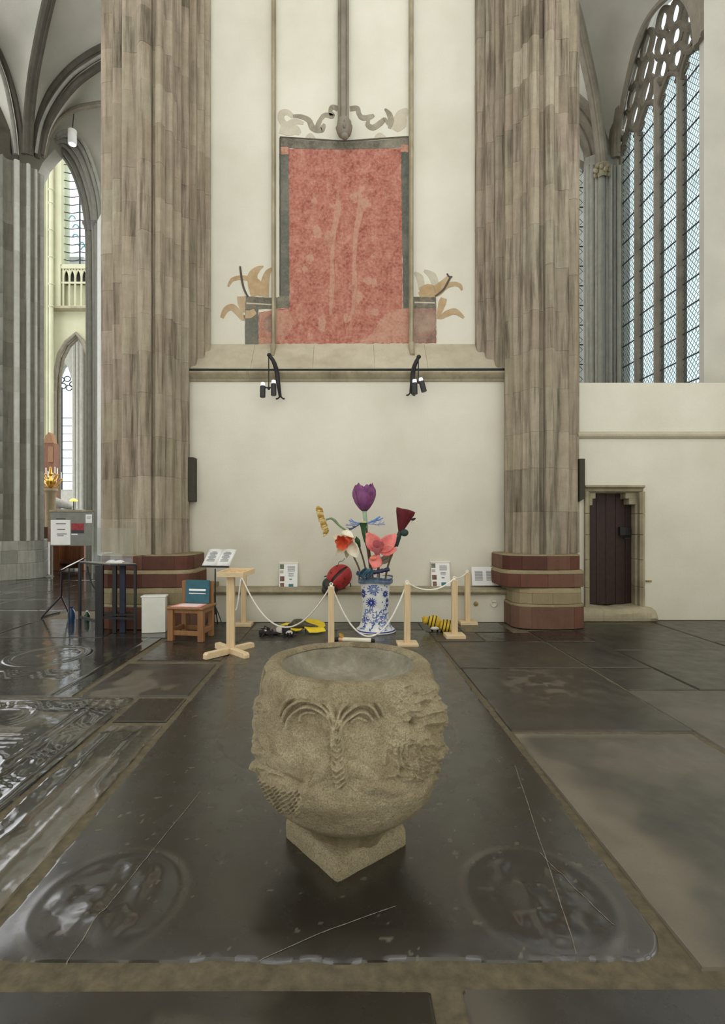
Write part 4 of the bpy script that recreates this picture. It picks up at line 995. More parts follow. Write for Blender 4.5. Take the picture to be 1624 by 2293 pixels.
dr_ = smooth((U - z2((1090, 0))[0])/10)*smooth((z2((1340, 0))[0] - U)/14)*smooth((V - z2((0, 840))[1])/12)*smooth((z2((0, 1100))[1] - V)/12)*front
D += dr_*0.006*np.sin(U*0.5 + 1.6*np.sin(V*0.05) + 5*fbm(U*0.03, V*0.02, 2))
for poly in ([(1250, 640), (1320, 620), (1440, 580)], [(1260, 720), (1340, 700), (1420, 660)], [(1190, 500), (1270, 480), (1370, 430)], [(1090, 690), (1060, 800), (1040, 1000)], [(1120, 640), (1180, 600), (1280, 590)]): ridge(poly, 5, 0.012)
# figures at the left edge
reg = smooth((z2((205, 0))[0] - 5*np.sin(V*0.07) - U)/12)*smooth((V - z2((0, 500))[1])/14)*smooth((z2((0, 1090))[1] - V)/14)*front
D += reg*(0.018 + 0.035*np.clip(fbm(U*0.05 + 9, V*0.05, 3), -0.2, 0.3))
back = smooth((-np.cos(TH) + 0.15)/0.3)
D += back*(0.05*np.clip(fbm(TH*6, ZV*14, 4), -0.2, 0.3))*smooth((0.78 - ZV)/0.1)*smooth((ZV - 0.2)/0.1)
# weathering
D += 0.008*fbm(TH*9 + 2, ZV*28, 4) + 0.003*fbm(TH*40, ZV*110, 2)
D += -0.010*smooth((fbm(TH*3 + 4, ZV*9 + 2, 3) - 0.08)/0.1)*(ZV > 0.79)*(ZV < 0.84)
D = np.where(ZV < 0.17, D*0.3, D)
RR = RV + D
Xs = FC.x + RR*np.sin(TH); Ys = FC.y - RR*np.cos(TH)
Zs = ZV + np.where(ZV > 0.8, 0.010*fbm(TH*2.5, np.full_like(TH, 3.3), 3), 0)
ft = thing('stone_font', 'round carved granite font with palm relief, standing on a square plinth', 'font', (FC.x, FC.y, 0))
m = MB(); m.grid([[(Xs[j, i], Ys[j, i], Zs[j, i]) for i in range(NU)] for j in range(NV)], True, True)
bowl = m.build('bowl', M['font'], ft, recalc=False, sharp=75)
gr_ = np.clip(0.8*smooth((0.004 - D)/0.014) + 0.35*smooth((0.45 - ZV)/0.3) + 0.25*smooth((fbm(TH*3, ZV*8, 4))/0.15), 0, 0.75)  # relief shade painted into the hollows, darker low down, plus random dirt
a_ = bowl.data.attributes.new('shade_grime', 'FLOAT', 'POINT'); a_.data.foreach_set('value', gr_.ravel().astype(np.float32))
# hollow basin
m = MB(); rows = []
for r, z in ((0.318, 0.852), (0.306, 0.842), (0.300, 0.825), (0.292, 0.80), (0.27, 0.772), (0.22, 0.748), (0.14, 0.735), (0.06, 0.73), (0.002, 0.729)):
    rows.append([(FC.x + r*math.cos(a), FC.y + r*math.sin(a), z + 0.010*mnoise.noise(Vector((r*9*math.cos(a), r*9*math.sin(a), z*3)))) for a in [2*math.pi*k/72 for k in range(72)]])
m.grid(rows, True, True); m.build('basin', M['lining'], ft, label='pale grey hollow of the basin', sharp=80)
# square plinth with a corner towards the nave
m = MB(); N_ = 22; hw = 0.203; rot = R(45 - 6.5); rows = []
def sq(a, r):
    p = 26.0; c_, s_ = math.cos(a), math.sin(a)
    k = (abs(c_)**p + abs(s_)**p)**(-1/p); return r*k*c_, r*k*s_
for r, z in ((hw*0.97, 0.0), (hw, 0.015), (hw*1.005, 0.05), (hw, 0.085), (hw*0.965, 0.103), (hw*0.90, 0.108), (hw*0.6, 0.112)):
    row = []
    for k in range(120):
        a = 2*math.pi*k/120; x, y = sq(a, r); n_ = 0.006*mnoise.noise(Vector((x*16, y*16, z*14))) if z > 0.001 else 0
        x *= 1 + n_*3; y *= 1 + n_*3
        row.append((FC.x - 0.012 + x*math.cos(rot) - y*math.sin(rot), FC.y + 0.018 + x*math.sin(rot) + y*math.cos(rot), z + n_))
    rows.append(row)
m.grid(rows, True, True); m.f.append(tuple(range(119, -1, -1))); m.sm.append(False); b0 = 6*120; m.f.append(tuple(range(b0, b0 + 120))); m.sm.append(False)
m.build('plinth', M['font'], ft, sharp=80)
# ------------------------------------------------------------------ mural painted on the recessed wall
def paint(name, cs, var, fade=0.0, rough=0.9, sc=5.0, lo=0.35, hi=0.68):
    t = NT(name); v = t.coord(); n = t.noise(v, sc, 7, 0.72); n2 = t.noise(v, 22, 5, 0.7); n3 = t.noise(v, 1.6, 4, 0.6)
    c = t.ramp(n, [(lo + (hi - lo) * i / max(1, len(cs) - 1), k) for i, k in enumerate(cs)])
    c = t.mix(t.math('MULTIPLY', t.math('SUBTRACT', n2, 0.42, True), var * 3, True), c, rgba((206, 170, 148) if fade == 0 else (170, 164, 150)))
    if fade:
        mr = t.new('ShaderNodeMapRange'); mr.inputs[1].default_value = 0.45; mr.inputs[2].default_value = 0.62; mr.inputs[4].default_value = fade; t.link(n3, mr.inputs[0])
        c = t.mix(mr.outputs[0], c, rgba((196, 186, 164)))
    t.color(c); t.rough(rough); t.b.inputs['Specular IOR Level'].default_value = 0.1
    t.bump(n2, 0.1, 0.005)
    return t.m
M['mural_red'] = paint('faded_red_paint', [(138, 76, 66), (160, 94, 82), (174, 114, 100), (190, 144, 126)], 0.6)
M['mural_red2'] = paint('worn_pink_paint', [(158, 104, 88), (180, 134, 116), (180, 142, 124)], 0.55)
M['mural_dark'] = paint('grey_border_paint', [(84, 82, 72), (104, 100, 88), (128, 120, 106)], 0.35, 0.25)
M['mural_slate'] = paint('slate_border_paint', [(84, 88, 80), (96, 98, 90), (112, 110, 100)], 0.2, 0.12)
M['mural_purple'] = paint('faded_purple_paint', [(118, 92, 84), (148, 112, 98), (166, 128, 110)], 0.4, 0.3)
M['mural_gold'] = paint('ochre_paint', [(172, 146, 110), (184, 158, 122), (196, 174, 140)], 0.15, 0.25)
M['mural_ghost'] = paint('ghost_grey_paint', [(188, 180, 162), (196, 188, 170), (204, 198, 180)], 0.1, 0.3)
M['mural_grey'] = paint('scroll_grey_paint', [(128, 122, 108), (150, 142, 126), (168, 160, 142)], 0.1, 0.25)
mu = thing('mural', 'faded red wall painting with dark border and gold leaf scrolls on the upper wall', 'mural', (0, YR - 0.002, zs1))
def flat(name, pix, mat, d=0.004, label=None, jag=0.0):
    q = []
    for i, (a, b) in enumerate(pix):
        q.append((X_(a, YR), Z_(b, YR)))
    m = MB(); m.prism(q, 'y', YR - d, YR - 0.0004); return m.build(name, mat, mu, label=label)
def ragged(pix, step=6, amp=1.2, seed=1):
    out = []; n = len(pix); rr = random.Random(seed)
    for i in range(n):
        a, b = pix[i], pix[(i+1) % n]; L = math.hypot(b[0]-a[0], b[1]-a[1]); k = max(1, int(L/step))
        for j in range(k):
            t = j/k; out.append((lerp(a[0], b[0], t) + (rr.uniform(-amp, amp) if j else 0), lerp(a[1], b[1], t) + (rr.uniform(-amp, amp) if j else 0)))
    return out
flat('red_field', ragged([(647, 333), (770, 335), (899, 332), (901, 500), (902, 690), (977, 690), (977, 769), (870, 769), (700, 770), (579, 770), (580, 700), (648, 688), (647, 500)], 7, 0.8, 1), M['mural_red'], 0.003)
flat('worn_patch', ragged([(580, 700), (645, 692), (660, 720), (650, 745), (625, 768), (580, 769)], 6, 2, 2), M['mural_red2'], 0.0045)
flat('worn_patch', ragged([(835, 745), (860, 705), (903, 690), (925, 694), (928, 768), (815, 768), (822, 758)], 6, 2.5, 3), M['mural_red2'], 0.0045)
flat('worn_patch', ragged([(925, 690), (976, 692), (977, 768), (927, 768)], 5, 1.2, 4), M['mural_purple'], 0.005)
flat('worn_patch', ragged([(593, 712), (612, 702), (618, 735), (604, 745), (590, 738)], 4, 2, 9), M['mural_purple'], 0.005, 'brownish stain')
rr = random.Random(5)
for k in range(26):                                      # lighter losses in the red
    cx_ = rr.uniform(660, 890); cy_ = rr.uniform(440, 740); s_ = rr.uniform(5, 15)
    if 730 < cx_ < 770 and cy_ > 560: continue
    flat('worn_patch', ragged([(cx_ + s_*math.cos(a)*rr.uniform(0.5, 1.2), cy_ + s_*1.2*math.sin(a)*rr.uniform(0.5, 1.2)) for a in [q*0.9 for q in range(7)]], 3, 1.6, k), M['mural_red2'], 0.0042 + 0.0001*k)
MURAL_STROKES = []
for px in (736, 786):
    MURAL_STROKES.append(px)
flat('border', ragged([(626, 330), (647, 332), (648, 664), (626, 664)], 8, 0.6, 6), M['mural_slate'], 0.005)
flat('border', ragged([(898, 330), (917, 328), (922, 690), (903, 691)], 8, 0.6, 7), M['mural_slate'], 0.005)
flat('border', [(627, 308), (660, 312), (700, 315), (770, 317), (840, 315), (885, 311), (916, 307), (917, 329), (880, 332), (770, 335), (690, 334), (626, 331)], M['mural_dark'], 0.006)
flat('border', ragged([(550, 663), (580, 666), (612, 667), (648, 662), (649, 688), (612, 692), (550, 692)], 7, 0.6, 8), M['mural_dark'], 0.0065)
flat('border', ragged([(549, 692), (579, 692), (579, 772), (549, 772)], 8, 0.5, 9), M['mural_slate'], 0.006)
flat('border', ragged([(924, 665), (976, 666), (977, 690), (924, 691)], 6, 0.6, 10), M['mural_dark'], 0.0065)
flat('border', ragged([(961, 690), (977, 690), (977, 767), (963, 767)], 6, 0.8, 12), M['mural_purple'], 0.0068)
for a, b in ((637, 338), (907, 333)): flat('corner_square', ragged([(a-9, b-8), (a+9, b-8), (a+9, b+8), (a-9, b+8)], 4, 1, a), M['mural_red2'], 0.008)
flat('border_line', [(626, 309), (629, 309), (629, 662), (626, 662)], M['rib_dark'], 0.0085)
flat('border_line', [(914, 309), (918, 309), (921, 690), (918, 690)], M['rib_dark'], 0.0085)
flat('border_line', [(627, 306), (770, 315), (916, 305), (916, 308), (770, 318), (627, 309)], M['rib_dark'], 0.0085)
flat('border_line', [(552, 678), (610, 681), (610, 684), (552, 681)], M['mural_ghost'], 0.0085)
flat('border_line', [(928, 676), (974, 677), (974, 680), (928, 679)], M['mural_ghost'], 0.0085)
def stroke(name, path, ws, mat, d=0.005, n=6):
    q = catmull([(a, b, 0) for a, b in path], n); W = []
    for i in range(len(q)):
        t = i / (len(q)-1) * (len(ws)-1); k = min(int(t), len(ws)-2); W.append(lerp(ws[k], ws[k+1], t - k))
    Lf, Rt = [], []
    for i, p in enumerate(q):
        t = (q[min(i+1, len(q)-1)] - q[max(i-1, 0)]).normalized(); nn = Vector((-t.y, t.x, 0))
        Lf.append((p + nn*W[i]/2)[:2]); Rt.append((p - nn*W[i]/2)[:2])
    rows = [[(X_(a[0], YR), YR - d, Z_(a[1], YR)), (X_(b[0], YR), YR - d, Z_(b[1], YR))] for a, b in zip(Lf, Rt)]
    m = MB(); m.grid(rows, False)
    m.grid([[(p[0], YR - 0.0004, p[2]) for p in r] for r in rows], False)
    for side in (0, 1): m.grid([[r[side], (r[side][0], YR - 0.0004, r[side][2])] for r in rows], False)
    return m.build(name, mat, mu)
gold = M['mural_gold']
for px in MURAL_STROKES: stroke('worn_patch', [(px + 20, 428), (px + 21, 470), (px + 12, 520), (px + 8, 580), (px + 8, 640), (px + 4, 705)], [4, 15, 11, 8, 12, 5], M['mural_red2'], 0.0075)
stroke('gold_leaf', [(511, 642), (520, 627), (537, 622), (556, 624), (575, 632), (585, 655)], [4, 9, 10, 11, 16, 26], gold)
stroke('gold_leaf', [(590, 596), (576, 604), (566, 618), (568, 640), (575, 662)], [2, 14, 22, 24, 26], gold, 0.0055)
stroke('gold_leaf', [(611, 600), (600, 610), (594, 630), (590, 664)], [3, 12, 18, 24], gold, 0.006)
stroke('gold_leaf', [(497, 712), (506, 694), (520, 688), (532, 698), (545, 712), (552, 708)], [8, 13, 15, 14, 12, 8], gold)
stroke('gold_leaf', [(540, 664), (541, 680), (546, 700)], [18, 16, 8], gold, 0.0055)
stroke('gold_leaf', [(550, 704), (560, 704), (572, 697)], [18, 18, 12], gold, 0.0095)
stroke('gold_leaf', [(1035, 650), (1030, 640), (1018, 636), (1000, 640), (980, 652), (960, 656), (940, 664)], [4, 9, 10, 13, 22, 26, 18], gold)
stroke('gold_leaf', [(1004, 620), (990, 636), (974, 650), (958, 648), (940, 652)], [6, 14, 22, 24, 14], gold, 0.0055)
stroke('gold_leaf', [(1039, 712), (1020, 698), (1002, 702), (988, 710), (979, 710)], [5, 14, 14, 10, 6], gold)
stroke('gold_leaf', [(994, 668), (990, 680), (984, 700), (979, 708)], [14, 17, 10, 4], gold, 0.0055)
stroke('ghost_leaf', [(950, 606), (968, 618), (976, 640)], [5, 18, 16], M['mural_ghost'], 0.005)
stroke('ghost_leaf', [(928, 610), (940, 622), (945, 648)], [5, 16, 14], M['mural_ghost'], 0.0052)
stroke('stem_line', [(538, 597), (541, 620), (546, 645), (556, 666)], [4, 4.5, 4.5, 4], M['rib_dark'], 0.011)
stroke('stem_line', [(1009, 621), (1003, 632), (994, 648), (980, 660), (974, 664)], [4, 4.5, 4.5, 4, 3], M['rib_dark'], 0.011)
stroke('stem_line', [(1001, 613), (1006, 620), (1013, 620)], [3, 3, 3], M['rib_dark'], 0.0112)
gr = M['mural_grey']
stroke('scroll', [(757, 244), (744, 240), (740, 250), (744, 260), (728, 258), (718, 268), (712, 284), (720, 292), (727, 282)], [12, 10, 9, 12, 10, 9, 12, 12, 6], gr, 0.006)
stroke('scroll', [(727, 278), (716, 292), (700, 286), (692, 270), (676, 262), (656, 260)], [6, 12, 14, 12, 10, 6], gr, 0.0055)
stroke('scroll', [(656, 262), (645, 252), (632, 254), (630, 268), (642, 280), (660, 272), (680, 276)], [8, 12, 16, 14, 14, 14, 6], M['mural_ghost'], 0.005)
stroke('scroll', [(628, 286), (645, 290), (662, 292), (672, 300)], [26, 28, 22, 8], M['mural_ghost'], 0.0045)
stroke('scroll', [(784, 244), (800, 243), (804, 255), (812, 264), (830, 262), (838, 258)], [12, 11, 10, 12, 11, 6], gr, 0.006)
stroke('scroll', [(826, 268), (824, 280), (836, 286), (852, 276), (862, 268), (870, 280)], [6, 11, 13, 13, 9, 5], gr, 0.0055)
stroke('scroll', [(862, 244), (872, 256), (876, 272), (872, 288)], [4, 12, 14, 6], gr, 0.0052)
stroke('scroll', [(914, 246), (900, 258), (894, 276), (884, 292)], [10, 26, 34, 14], M['mural_ghost'], 0.005)
stroke('scroll', [(685, 310), (695, 304), (706, 312)], [4, 12, 4], M['mural_ghost'], 0.005)
stroke('scroll', [(838, 312), (850, 303), (864, 309)], [4, 12, 4], M['mural_ghost'], 0.005)

# ------------------------------------------------------------------ cable and lamp brackets on the string course
m = MB(); m.tube([(XL + 0.01, YW - 0.10, 3.822), (-1.0, YW - 0.10, 3.818), (1.0, YW - 0.10, 3.822), (XR - 0.01, YW - 0.10, 3.825)], 0.018, 8)
tag(m.build('black_rail', M['iron'], origin=(0, YW - 0.1, 3.82)), 'thin black rail running along the top of the string course', 'rail')
M['lamp_black'] = simple('black_lamp_paint', (34, 35, 38), 0.45, 0.15, 40)
def bracket(label, arm, hook, drop_top, cans, foot):
    Y = 7.70
    root = thing('lamp_bracket', label, 'lamp', P(foot[0], foot[1], Y), 'pairs of black spotlights below the mural')
    a = catmull([P(x, y, Y + dy) for x, y, dy in arm], 5)
    m = MB(); m.tube(a, [0.024 + 0.012*math.sin(math.pi*i/(len(a)-1)) for i in range(len(a))], 8); m.ball(a[0], 0.035, 0.035, 0.03, 10, 6); m.build('arm', M['iron'], root)
    m = MB()
    for s in (-1, 1): m.tube(catmull([P(foot[0], foot[1] - 6, Y + 0.12), P(foot[0] + s*5, foot[1], Y + 0.14), P(foot[0] + s*9, foot[1] + 1, Y + 0.17)], 4), 0.012, 6)
    m.build('foot', M['iron'], root)
    b = arm[len(arm)//2]
    m = MB(); m.bar(P(b[0], b[1], Y + 0.05), (P(b[0], b[1], Y).x, YW + 0.02, P(b[0], b[1], Y).z), 0.03, 0.03); m.build('wall_arm', M['iron'], root)
    m = MB(); m.tube([P(drop_top[0], drop_top[1], Y - 0.02), P(hook[0], hook[1], Y - 0.02)], 0.010, 6)
    m.bar(P(cans[0][0], hook[1] - 2, Y - 0.02), P(cans[1][0], hook[1] - 2, Y - 0.02), 0.018, 0.018); m.ball(P(hook[0], hook[1], Y - 0.02), 0.022, 0.022, 0.022, 8, 6)
    m.build('drop_rod', M['iron'], root)
    for cx_, ct, cb, tilt in cans:
        c = P(cx_, (ct + cb)/2, Y - 0.03); h = (cb - ct)/2*Y/F
        axis = Vector((math.sin(R(tilt)), 0.12, math.cos(R(tilt)))).normalized()
        m = MB(); m.tube([c - axis*h, c - axis*h*0.96, c + axis*h*0.9, c + axis*h], [0.030, 0.041, 0.041, 0.034], 14); can = m.build('spotlight', M['lamp_black'], root)
        m = MB(); m.tube([c + axis*h*0.98, c + axis*(h + 0.015), c + axis*(h + 0.05), c + axis*(h + 0.055)], [0.025, 0.031, 0.028, 0.014], 12); m.build('lamp_cap', M['lens'], can)
bracket('black lamp bracket with two spotlights below the left end of the mural', [(603, 795, -0.02), (613, 810, 0), (620, 832, 0.06), (623, 855, 0.10), (628, 890, 0.14)], (602, 870), (602, 798), [(588.5, 864, 890, 0), (613, 859, 886, -1)], (628, 892))
bracket('black lamp bracket with two spotlights below the right end of the mural', [(938, 799, -0.02), (930, 815, 0), (925, 834, 0.06), (923, 855, 0.10), (920, 880, 0.14)], (937, 856), (937, 802), [(929, 857, 883, 0), (947, 853, 878, -14)], (920, 884))

# ------------------------------------------------------------------ small fittings on the wall
M['plastic'] = simple('cream_plastic', (226, 222, 206), 0.5, 0.03, 10)
M['brass'] = simple('aged_brass', (150, 130, 84), 0.4, 0.15, 20, metal=0.6)
c = P(1105, 1352, YP)
m = MB()
rows = [[(c.x + r*math.cos(a), YP - d, c.z + r*math.sin(a)) for a in [2*math.pi*k/20 for k in range(20)]] for r, d in ((0.05, -0.01), (0.05, 0.02), (0.044, 0.028), (0.03, 0.026), (0.028, 0.012), (0.001, 0.011))]
m.grid(rows, True, True)
so = thing('wall_socket', 'round cream electrical socket low on the plinth', 'socket', c)
m.build('socket_ring', M['plastic'], so)
m = MB(); m.box(c.x - 0.035, c.x + 0.025, YP - 0.05, YP - 0.01, c.z + 0.035, c.z + 0.06); m.build('cover_flap', M['plastic'], so)
c = P(1066, 1352, YP); m = MB(); m.lathe([(0.03, -0.008), (0.034, 0.0), (0.03, 0.02), (0.018, 0.024), (0.001, 0.024)], (0, 0, 0), 16)
m.v = [(c.x + x, YP - z, c.z + y) for x, y, z in m.v]
m.box(c.x - 0.006, c.x + 0.006, YP - 0.032, YP - 0.02, c.z - 0.015, c.z + 0.015)
tag(m.build('wall_button', M['brass'], origin=c), 'small round brass fitting left of the cream socket', 'fitting')
c = P(441, 1250, YW); m = MB(); m.box(c.x - 0.03, c.x + 0.03, YW - 0.07, YW + 0.01, c.z - 0.03, c.z + 0.03); m.box(c.x + 0.03, c.x + 0.045, YW - 0.05, YW + 0.01, c.z - 0.02, c.z + 0.02)
M['maroon'] = simple('maroon_box', (78, 34, 30), 0.5, 0.1)
tag(m.build('alarm_box', M['maroon'], origin=c, bevel=0.004), 'small dark red box on the wall beside the left pier', 'box')
c = P(1452, 1301, YA); m = MB(); m.box(c.x - 0.04, c.x + 0.045, YA - 0.018, YA + 0.004, c.z - 0.012, c.z + 0.012); m.box(c.x - 0.01, c.x + 0.01, YA - 0.03, YA, c.z - 0.006, c.z + 0.006)
tag(m.build('wall_bolt', M['brass'], origin=c), 'small metal bolt in the white wall right of the brown door', 'fitting')
# printed sheets on the ledge
M['paper'] = simple('white_paper', (240, 240, 238), 0.7, 0.02, 4)
M['ink'] = simple('grey_ink', (128, 132, 138), 0.8, 0.1, 60)
M['ink_dark'] = simple('dark_ink', (66, 66, 68), 0.8, 0.1, 60)
M['print_brown'] = simple('brown_print', (112, 84, 72), 0.8, 0.4, 60)
M['print_green'] = simple('green_print', (104, 112, 92), 0.8, 0.4, 60)
M['print_teal'] = simple('teal_print', (70, 120, 130), 0.8, 0.2, 60)
def sheet(label, x0, x1, yt, yb, Y, lean, marks):
    a = P(x0, yb, Y); b = P(x1, yb, Y); hgt = (yb - yt)*Y/F
    root = thing('info_sheet', label, 'poster', ((a.x + b.x)/2, Y, a.z))
    up = Vector((0, lean, hgt)).normalized(); fw = Vector((0, -up.z, up.y)); rt = Vector((1, 0, 0)); L = math.hypot(lean, hgt); w_ = b.x - a.x
    o = Vector((a.x, Y, a.z))
    m = MB(); m.obox(o + rt*w_/2 + up*L/2 - fw*0.006, rt*w_/2, fw*0.006, up*L/2); m.build('board', M['paper'], root)
    for u0, u1, v0, v1, mt in marks:
        m = MB(); m.obox(o + rt*w_*(u0+u1)/2 + up*L*(1 - (v0+v1)/2) + fw*0.0015, rt*w_*(u1-u0)/2, fw*0.0015, up*L*(v1-v0)/2); m.build('printing', M[mt], root)
    return root, o, rt, up, fw, w_, L
mk = [(0.02, 0.24, 0.03, 0.22, 'print_green'), (0.03, 0.22, 0.28, 0.40, 'mural_ghost'), (0.04, 0.28, 0.52, 0.72, 'print_brown'), (0.06, 0.27, 0.80, 0.98, 'print_brown')]
for q in range(5): mk.append((0.45, 0.85, 0.12 + q*0.045, 0.14 + q*0.045, 'ink'))
for q in range(3): mk.append((0.50, 0.78, 0.40 + q*0.05, 0.42 + q*0.05, 'ink'))
mk += [(0.55, 0.70, 0.62, 0.66, 'print_teal'), (0.52, 0.78, 0.83, 0.97, 'print_teal')]
r_, o, rt, up, fw, w_, L = sheet('white information sheet with pictures down its side, left of the ladybird', 625, 666, 1263, 1317, 7.85, 0.08, mk)
m = MB(); m.obox(o + rt*w_/2 + up*(L + 0.012) - fw*0.005, rt*(w_/2 + 0.006), fw*0.012, up*0.012); m.build('top_strip', M['plastic'], r_)
r_, o, rt, up, fw, w_, L = sheet('white information sheet with pictures down its side, right of the vase', 967, 1009, 1261, 1313, 7.85, 0.08, mk)
m = MB(); m.obox(o + rt*w_/2 + up*(L + 0.012) - fw*0.005, rt*(w_/2 + 0.01), fw*0.012, up*0.012); m.build('top_strip', M['plastic'], r_)
mk = [(0.12, 0.42, 0.22 + q*0.06, 0.25 + q*0.06, 'ink') for q in range(9)] + [(0.56, 0.86, 0.22 + q*0.06, 0.25 + q*0.06, 'ink') for q in range(9)]
sheet('landscape sheet with two columns of print leaning beside the right pier', 1058, 1116, 1270, 1311, 7.80, 0.06, mk)
# ------------------------------------------------------------------ materials of the loose things
def wood(name, c0, c1, rough=0.6, sc=(2, 2, 22)):
    t = NT(name); v = t.coord(sc); n = t.noise(v, 2.5, 5, 0.6); v2 = t.coord(); n2 = t.noise(v2, 4, 3)
    t.color(t.mix(t.math('MULTIPLY', n2, 0.4), t.ramp(n, [(0.3, c0), (0.7, c1)]), rgba(c0))); t.rough(rough); t.bump(n, 0.08, 0.004); return t.m
M['pine'] = wood('raw_pine', (206, 178, 136), (228, 206, 168), 0.6, (18, 18, 1.2))
M['pine_flat'] = wood('raw_pine_board', (212, 186, 144), (232, 212, 176), 0.6, (2, 16, 16))
M['chairwood'] = wood('old_beech', (132, 92, 56), (164, 120, 78), 0.5, (16, 16, 1.5))
M['cabinet'] = wood('warm_cabinet', (104, 62, 36), (140, 88, 52), 0.5, (14, 14, 1.2))
M['rope'] = simple('white_rope', (238, 234, 222), 0.8, 0.06, 90, 0.3)
M['whitebox'] = simple('white_board', (226, 226, 216), 0.6, 0.03, 4)
M['teal'] = simple('teal_board', (38, 92, 108), 0.55, 0.1, 12)
M['pinkpaper'] = simple('pink_paper', (238, 176, 172), 0.7, 0.06, 30)
M['black'] = simple('black_table_paint', (26, 26, 30), 0.45, 0.2, 14)
M['navy'] = simple('navy_cloth', (30, 34, 54), 0.7, 0.2, 14)
t = NT('acrylic'); t.n.remove(t.b)
tr = t.new('ShaderNodeBsdfTransparent'); tr.inputs['Color'].default_value = (0.955, 0.965, 0.96, 1); gl = t.new('ShaderNodeBsdfGlossy'); gl.inputs['Roughness'].default_value = 0.05
mx = t.new('ShaderNodeMixShader'); mx.inputs[0].default_value = 0.035; t.link(tr.outputs[0], mx.inputs[1]); t.link(gl.outputs[0], mx.inputs[2]); t.link(mx.outputs[0], t.n['Material Output'].inputs['Surface'])
M['acrylic'] = t.m
t = NT('blue_water_glass'); t.color(rgba((34, 74, 120))); t.rough(0.15); t.b.inputs['Transmission Weight'].default_value = 0.3; M['bluebottle'] = t.m
t = NT('green_bottle_glass'); t.color(rgba((24, 70, 48))); t.rough(0.15); t.b.inputs['Transmission Weight'].default_value = 0.3; M['greenbottle'] = t.m

# ------------------------------------------------------------------ rope posts
def post(label, px, yfoot, wpx=14, foot=None, htop=0.745, Y=None):
    g = G(px, yfoot) if Y is None else Vector((X_(px, Y), Y, 0)); w_ = 0.036
    root = thing('rope_post', label, 'post', g, 'raw wooden posts of the rope barrier')
    m = MB(); m.box(g.x - 0.125, g.x + 0.125, g.y - 0.11, g.y + 0.11, 0, 0.045); m.build('foot', M['pine_flat'], root, bevel=0.005)
    m = MB(); m.box(g.x - w_, g.x + w_, g.y - w_, g.y + w_, 0.045, htop); m.build('upright', M['pine'], root, bevel=0.003)
    m = MB(); m.tube([(g.x, g.y, htop), (g.x, g.y, htop + 0.012)], 0.012, 8); m.tube([(g.x + 0.018*math.cos(a), g.y, htop + 0.026 + 0.018*math.sin(a)) for a in [2*math.pi*k/10 for k in range(11)]], 0.006, 6, caps=False); m.build('ring_hook', M['rope'], root)
    return Vector((g.x, g.y, htop + 0.02))
p0 = post('rope post standing behind the wooden lectern', 546, 0, Y=7.42, htop=0.74)
p2 = post('rope post in front of the ladybird, half hidden by the font rim', 742, 0, Y=6.05, htop=0.735)
p3 = post('rope post just right of the vase', 912, 1446)
p4 = post('rope post in front of the striped caterpillar', 1018, 1427)
p5 = post('rearmost rope post, beside the landscape sheet', 1047, 1397)
def rope(label, a, b, sag, extra=None, name='barrier_rope'):
    pts = []
    for i in range(25):
        s_ = i/24; p = lerp(a, b, s_); pts.append(p - Vector((0, 0, sag*4*s_*(1 - s_))))
    m = MB(); m.tube(pts, 0.0105, 6)
    o = m.build(name, M['rope'], label=label, cat='rope', group='white ropes of the barrier', origin=a)
    if extra:
        m = MB(); m.tube(catmull(extra, 6), 0.0105, 6); m.build('rope_end', M['rope'], o)
    return o
rope('white rope sagging almost to the floor between the lectern and the ladybird', p0 + Vector((-0.035, -0.03, -0.03)), p2, 0.62, [p0, p0 + Vector((-0.03, -0.07, -0.10)), p0 + Vector((-0.06, -0.10, -0.38)), p0 + Vector((-0.085, -0.11, -0.50)), p0 + Vector((-0.10, -0.12, -0.52))])
rope('white rope sagging in front of the vase', p2, p3, 0.63)
rope('slack white rope between the two posts right of the vase', p3, p4, 0.12)
rope('short white rope to the rearmost post', p4, p5, 0.03)

# ------------------------------------------------------------------ wooden lectern stand
c = Vector((X_(517, 5.85), 5.85, 0))
lt = thing('lectern', 'raw wooden lectern on a crossed foot with a slanted top, left of the font', 'lectern', c)
for ex, ey in ((-0.225, -0.27), (0.235, -0.27)):
    m = MB(); d = Vector((ex, ey, 0)); L = d.length; d.normalize(); nn = Vector((-d.y, d.x, 0))
    prof = [(-L*0.92, 0.0), (-L*0.92, 0.05), (-L*0.88, 0.072), (L*0.94, 0.072), (L, 0.05), (L, 0.0)]
    vs = [tuple(c + d*u + nn*s_*0.034 + Vector((0, 0, z))) for s_ in (-1, 1) for u, z in prof]; n = 6
    m.add(vs, [tuple(range(n)), tuple(range(2*n-1, n-1, -1))] + [(i, (i+1) % n, n + (i+1) % n, n + i) for i in range(n)])
    m.build('foot_bar', M['pine_flat'], lt, bevel=0.006)
m = MB(); m.box(c.x - 0.045, c.x + 0.045, c.y - 0.03, c.y + 0.03, 0.06, 0.875); m.build('upright', M['pine'], lt, bevel=0.004)
ctr = c + Vector((0.055, 0.03, 0.905)); ry = Matrix.Rotation(R(-2), 3, 'Y') @ Matrix.Rotation(R(4), 3, 'X') @ Matrix.Rotation(R(-16), 3, 'Z')
ax, ay, az = ry @ Vector((0.165, 0, 0)), ry @ Vector((0, 0.15, 0)), ry @ Vector((0, 0, 0.016))
m = MB(); m.obox(ctr, ax, ay, az); top = m.build('desk_top', M['pine_flat'], lt, bevel=0.003)
m = MB()
for s_ in (-1, 1): m.obox(ctr + ax*s_*0.95 + az*1.5, ax*0.05, ay, az*0.9); m.obox(ctr + ay*s_*0.95 + az*1.5, ax*0.9, ay*0.05, az*0.9)
m.build('lip', M['pine_flat'], top)
m = MB(); m.obox(ctr + az*1.2 - ax*0.05 + ay*0.1, ax*0.62, ay*0.6, az*0.12)
M['orange_print'] = simple('orange_print', (232, 172, 132), 0.7, 0.25, 30)
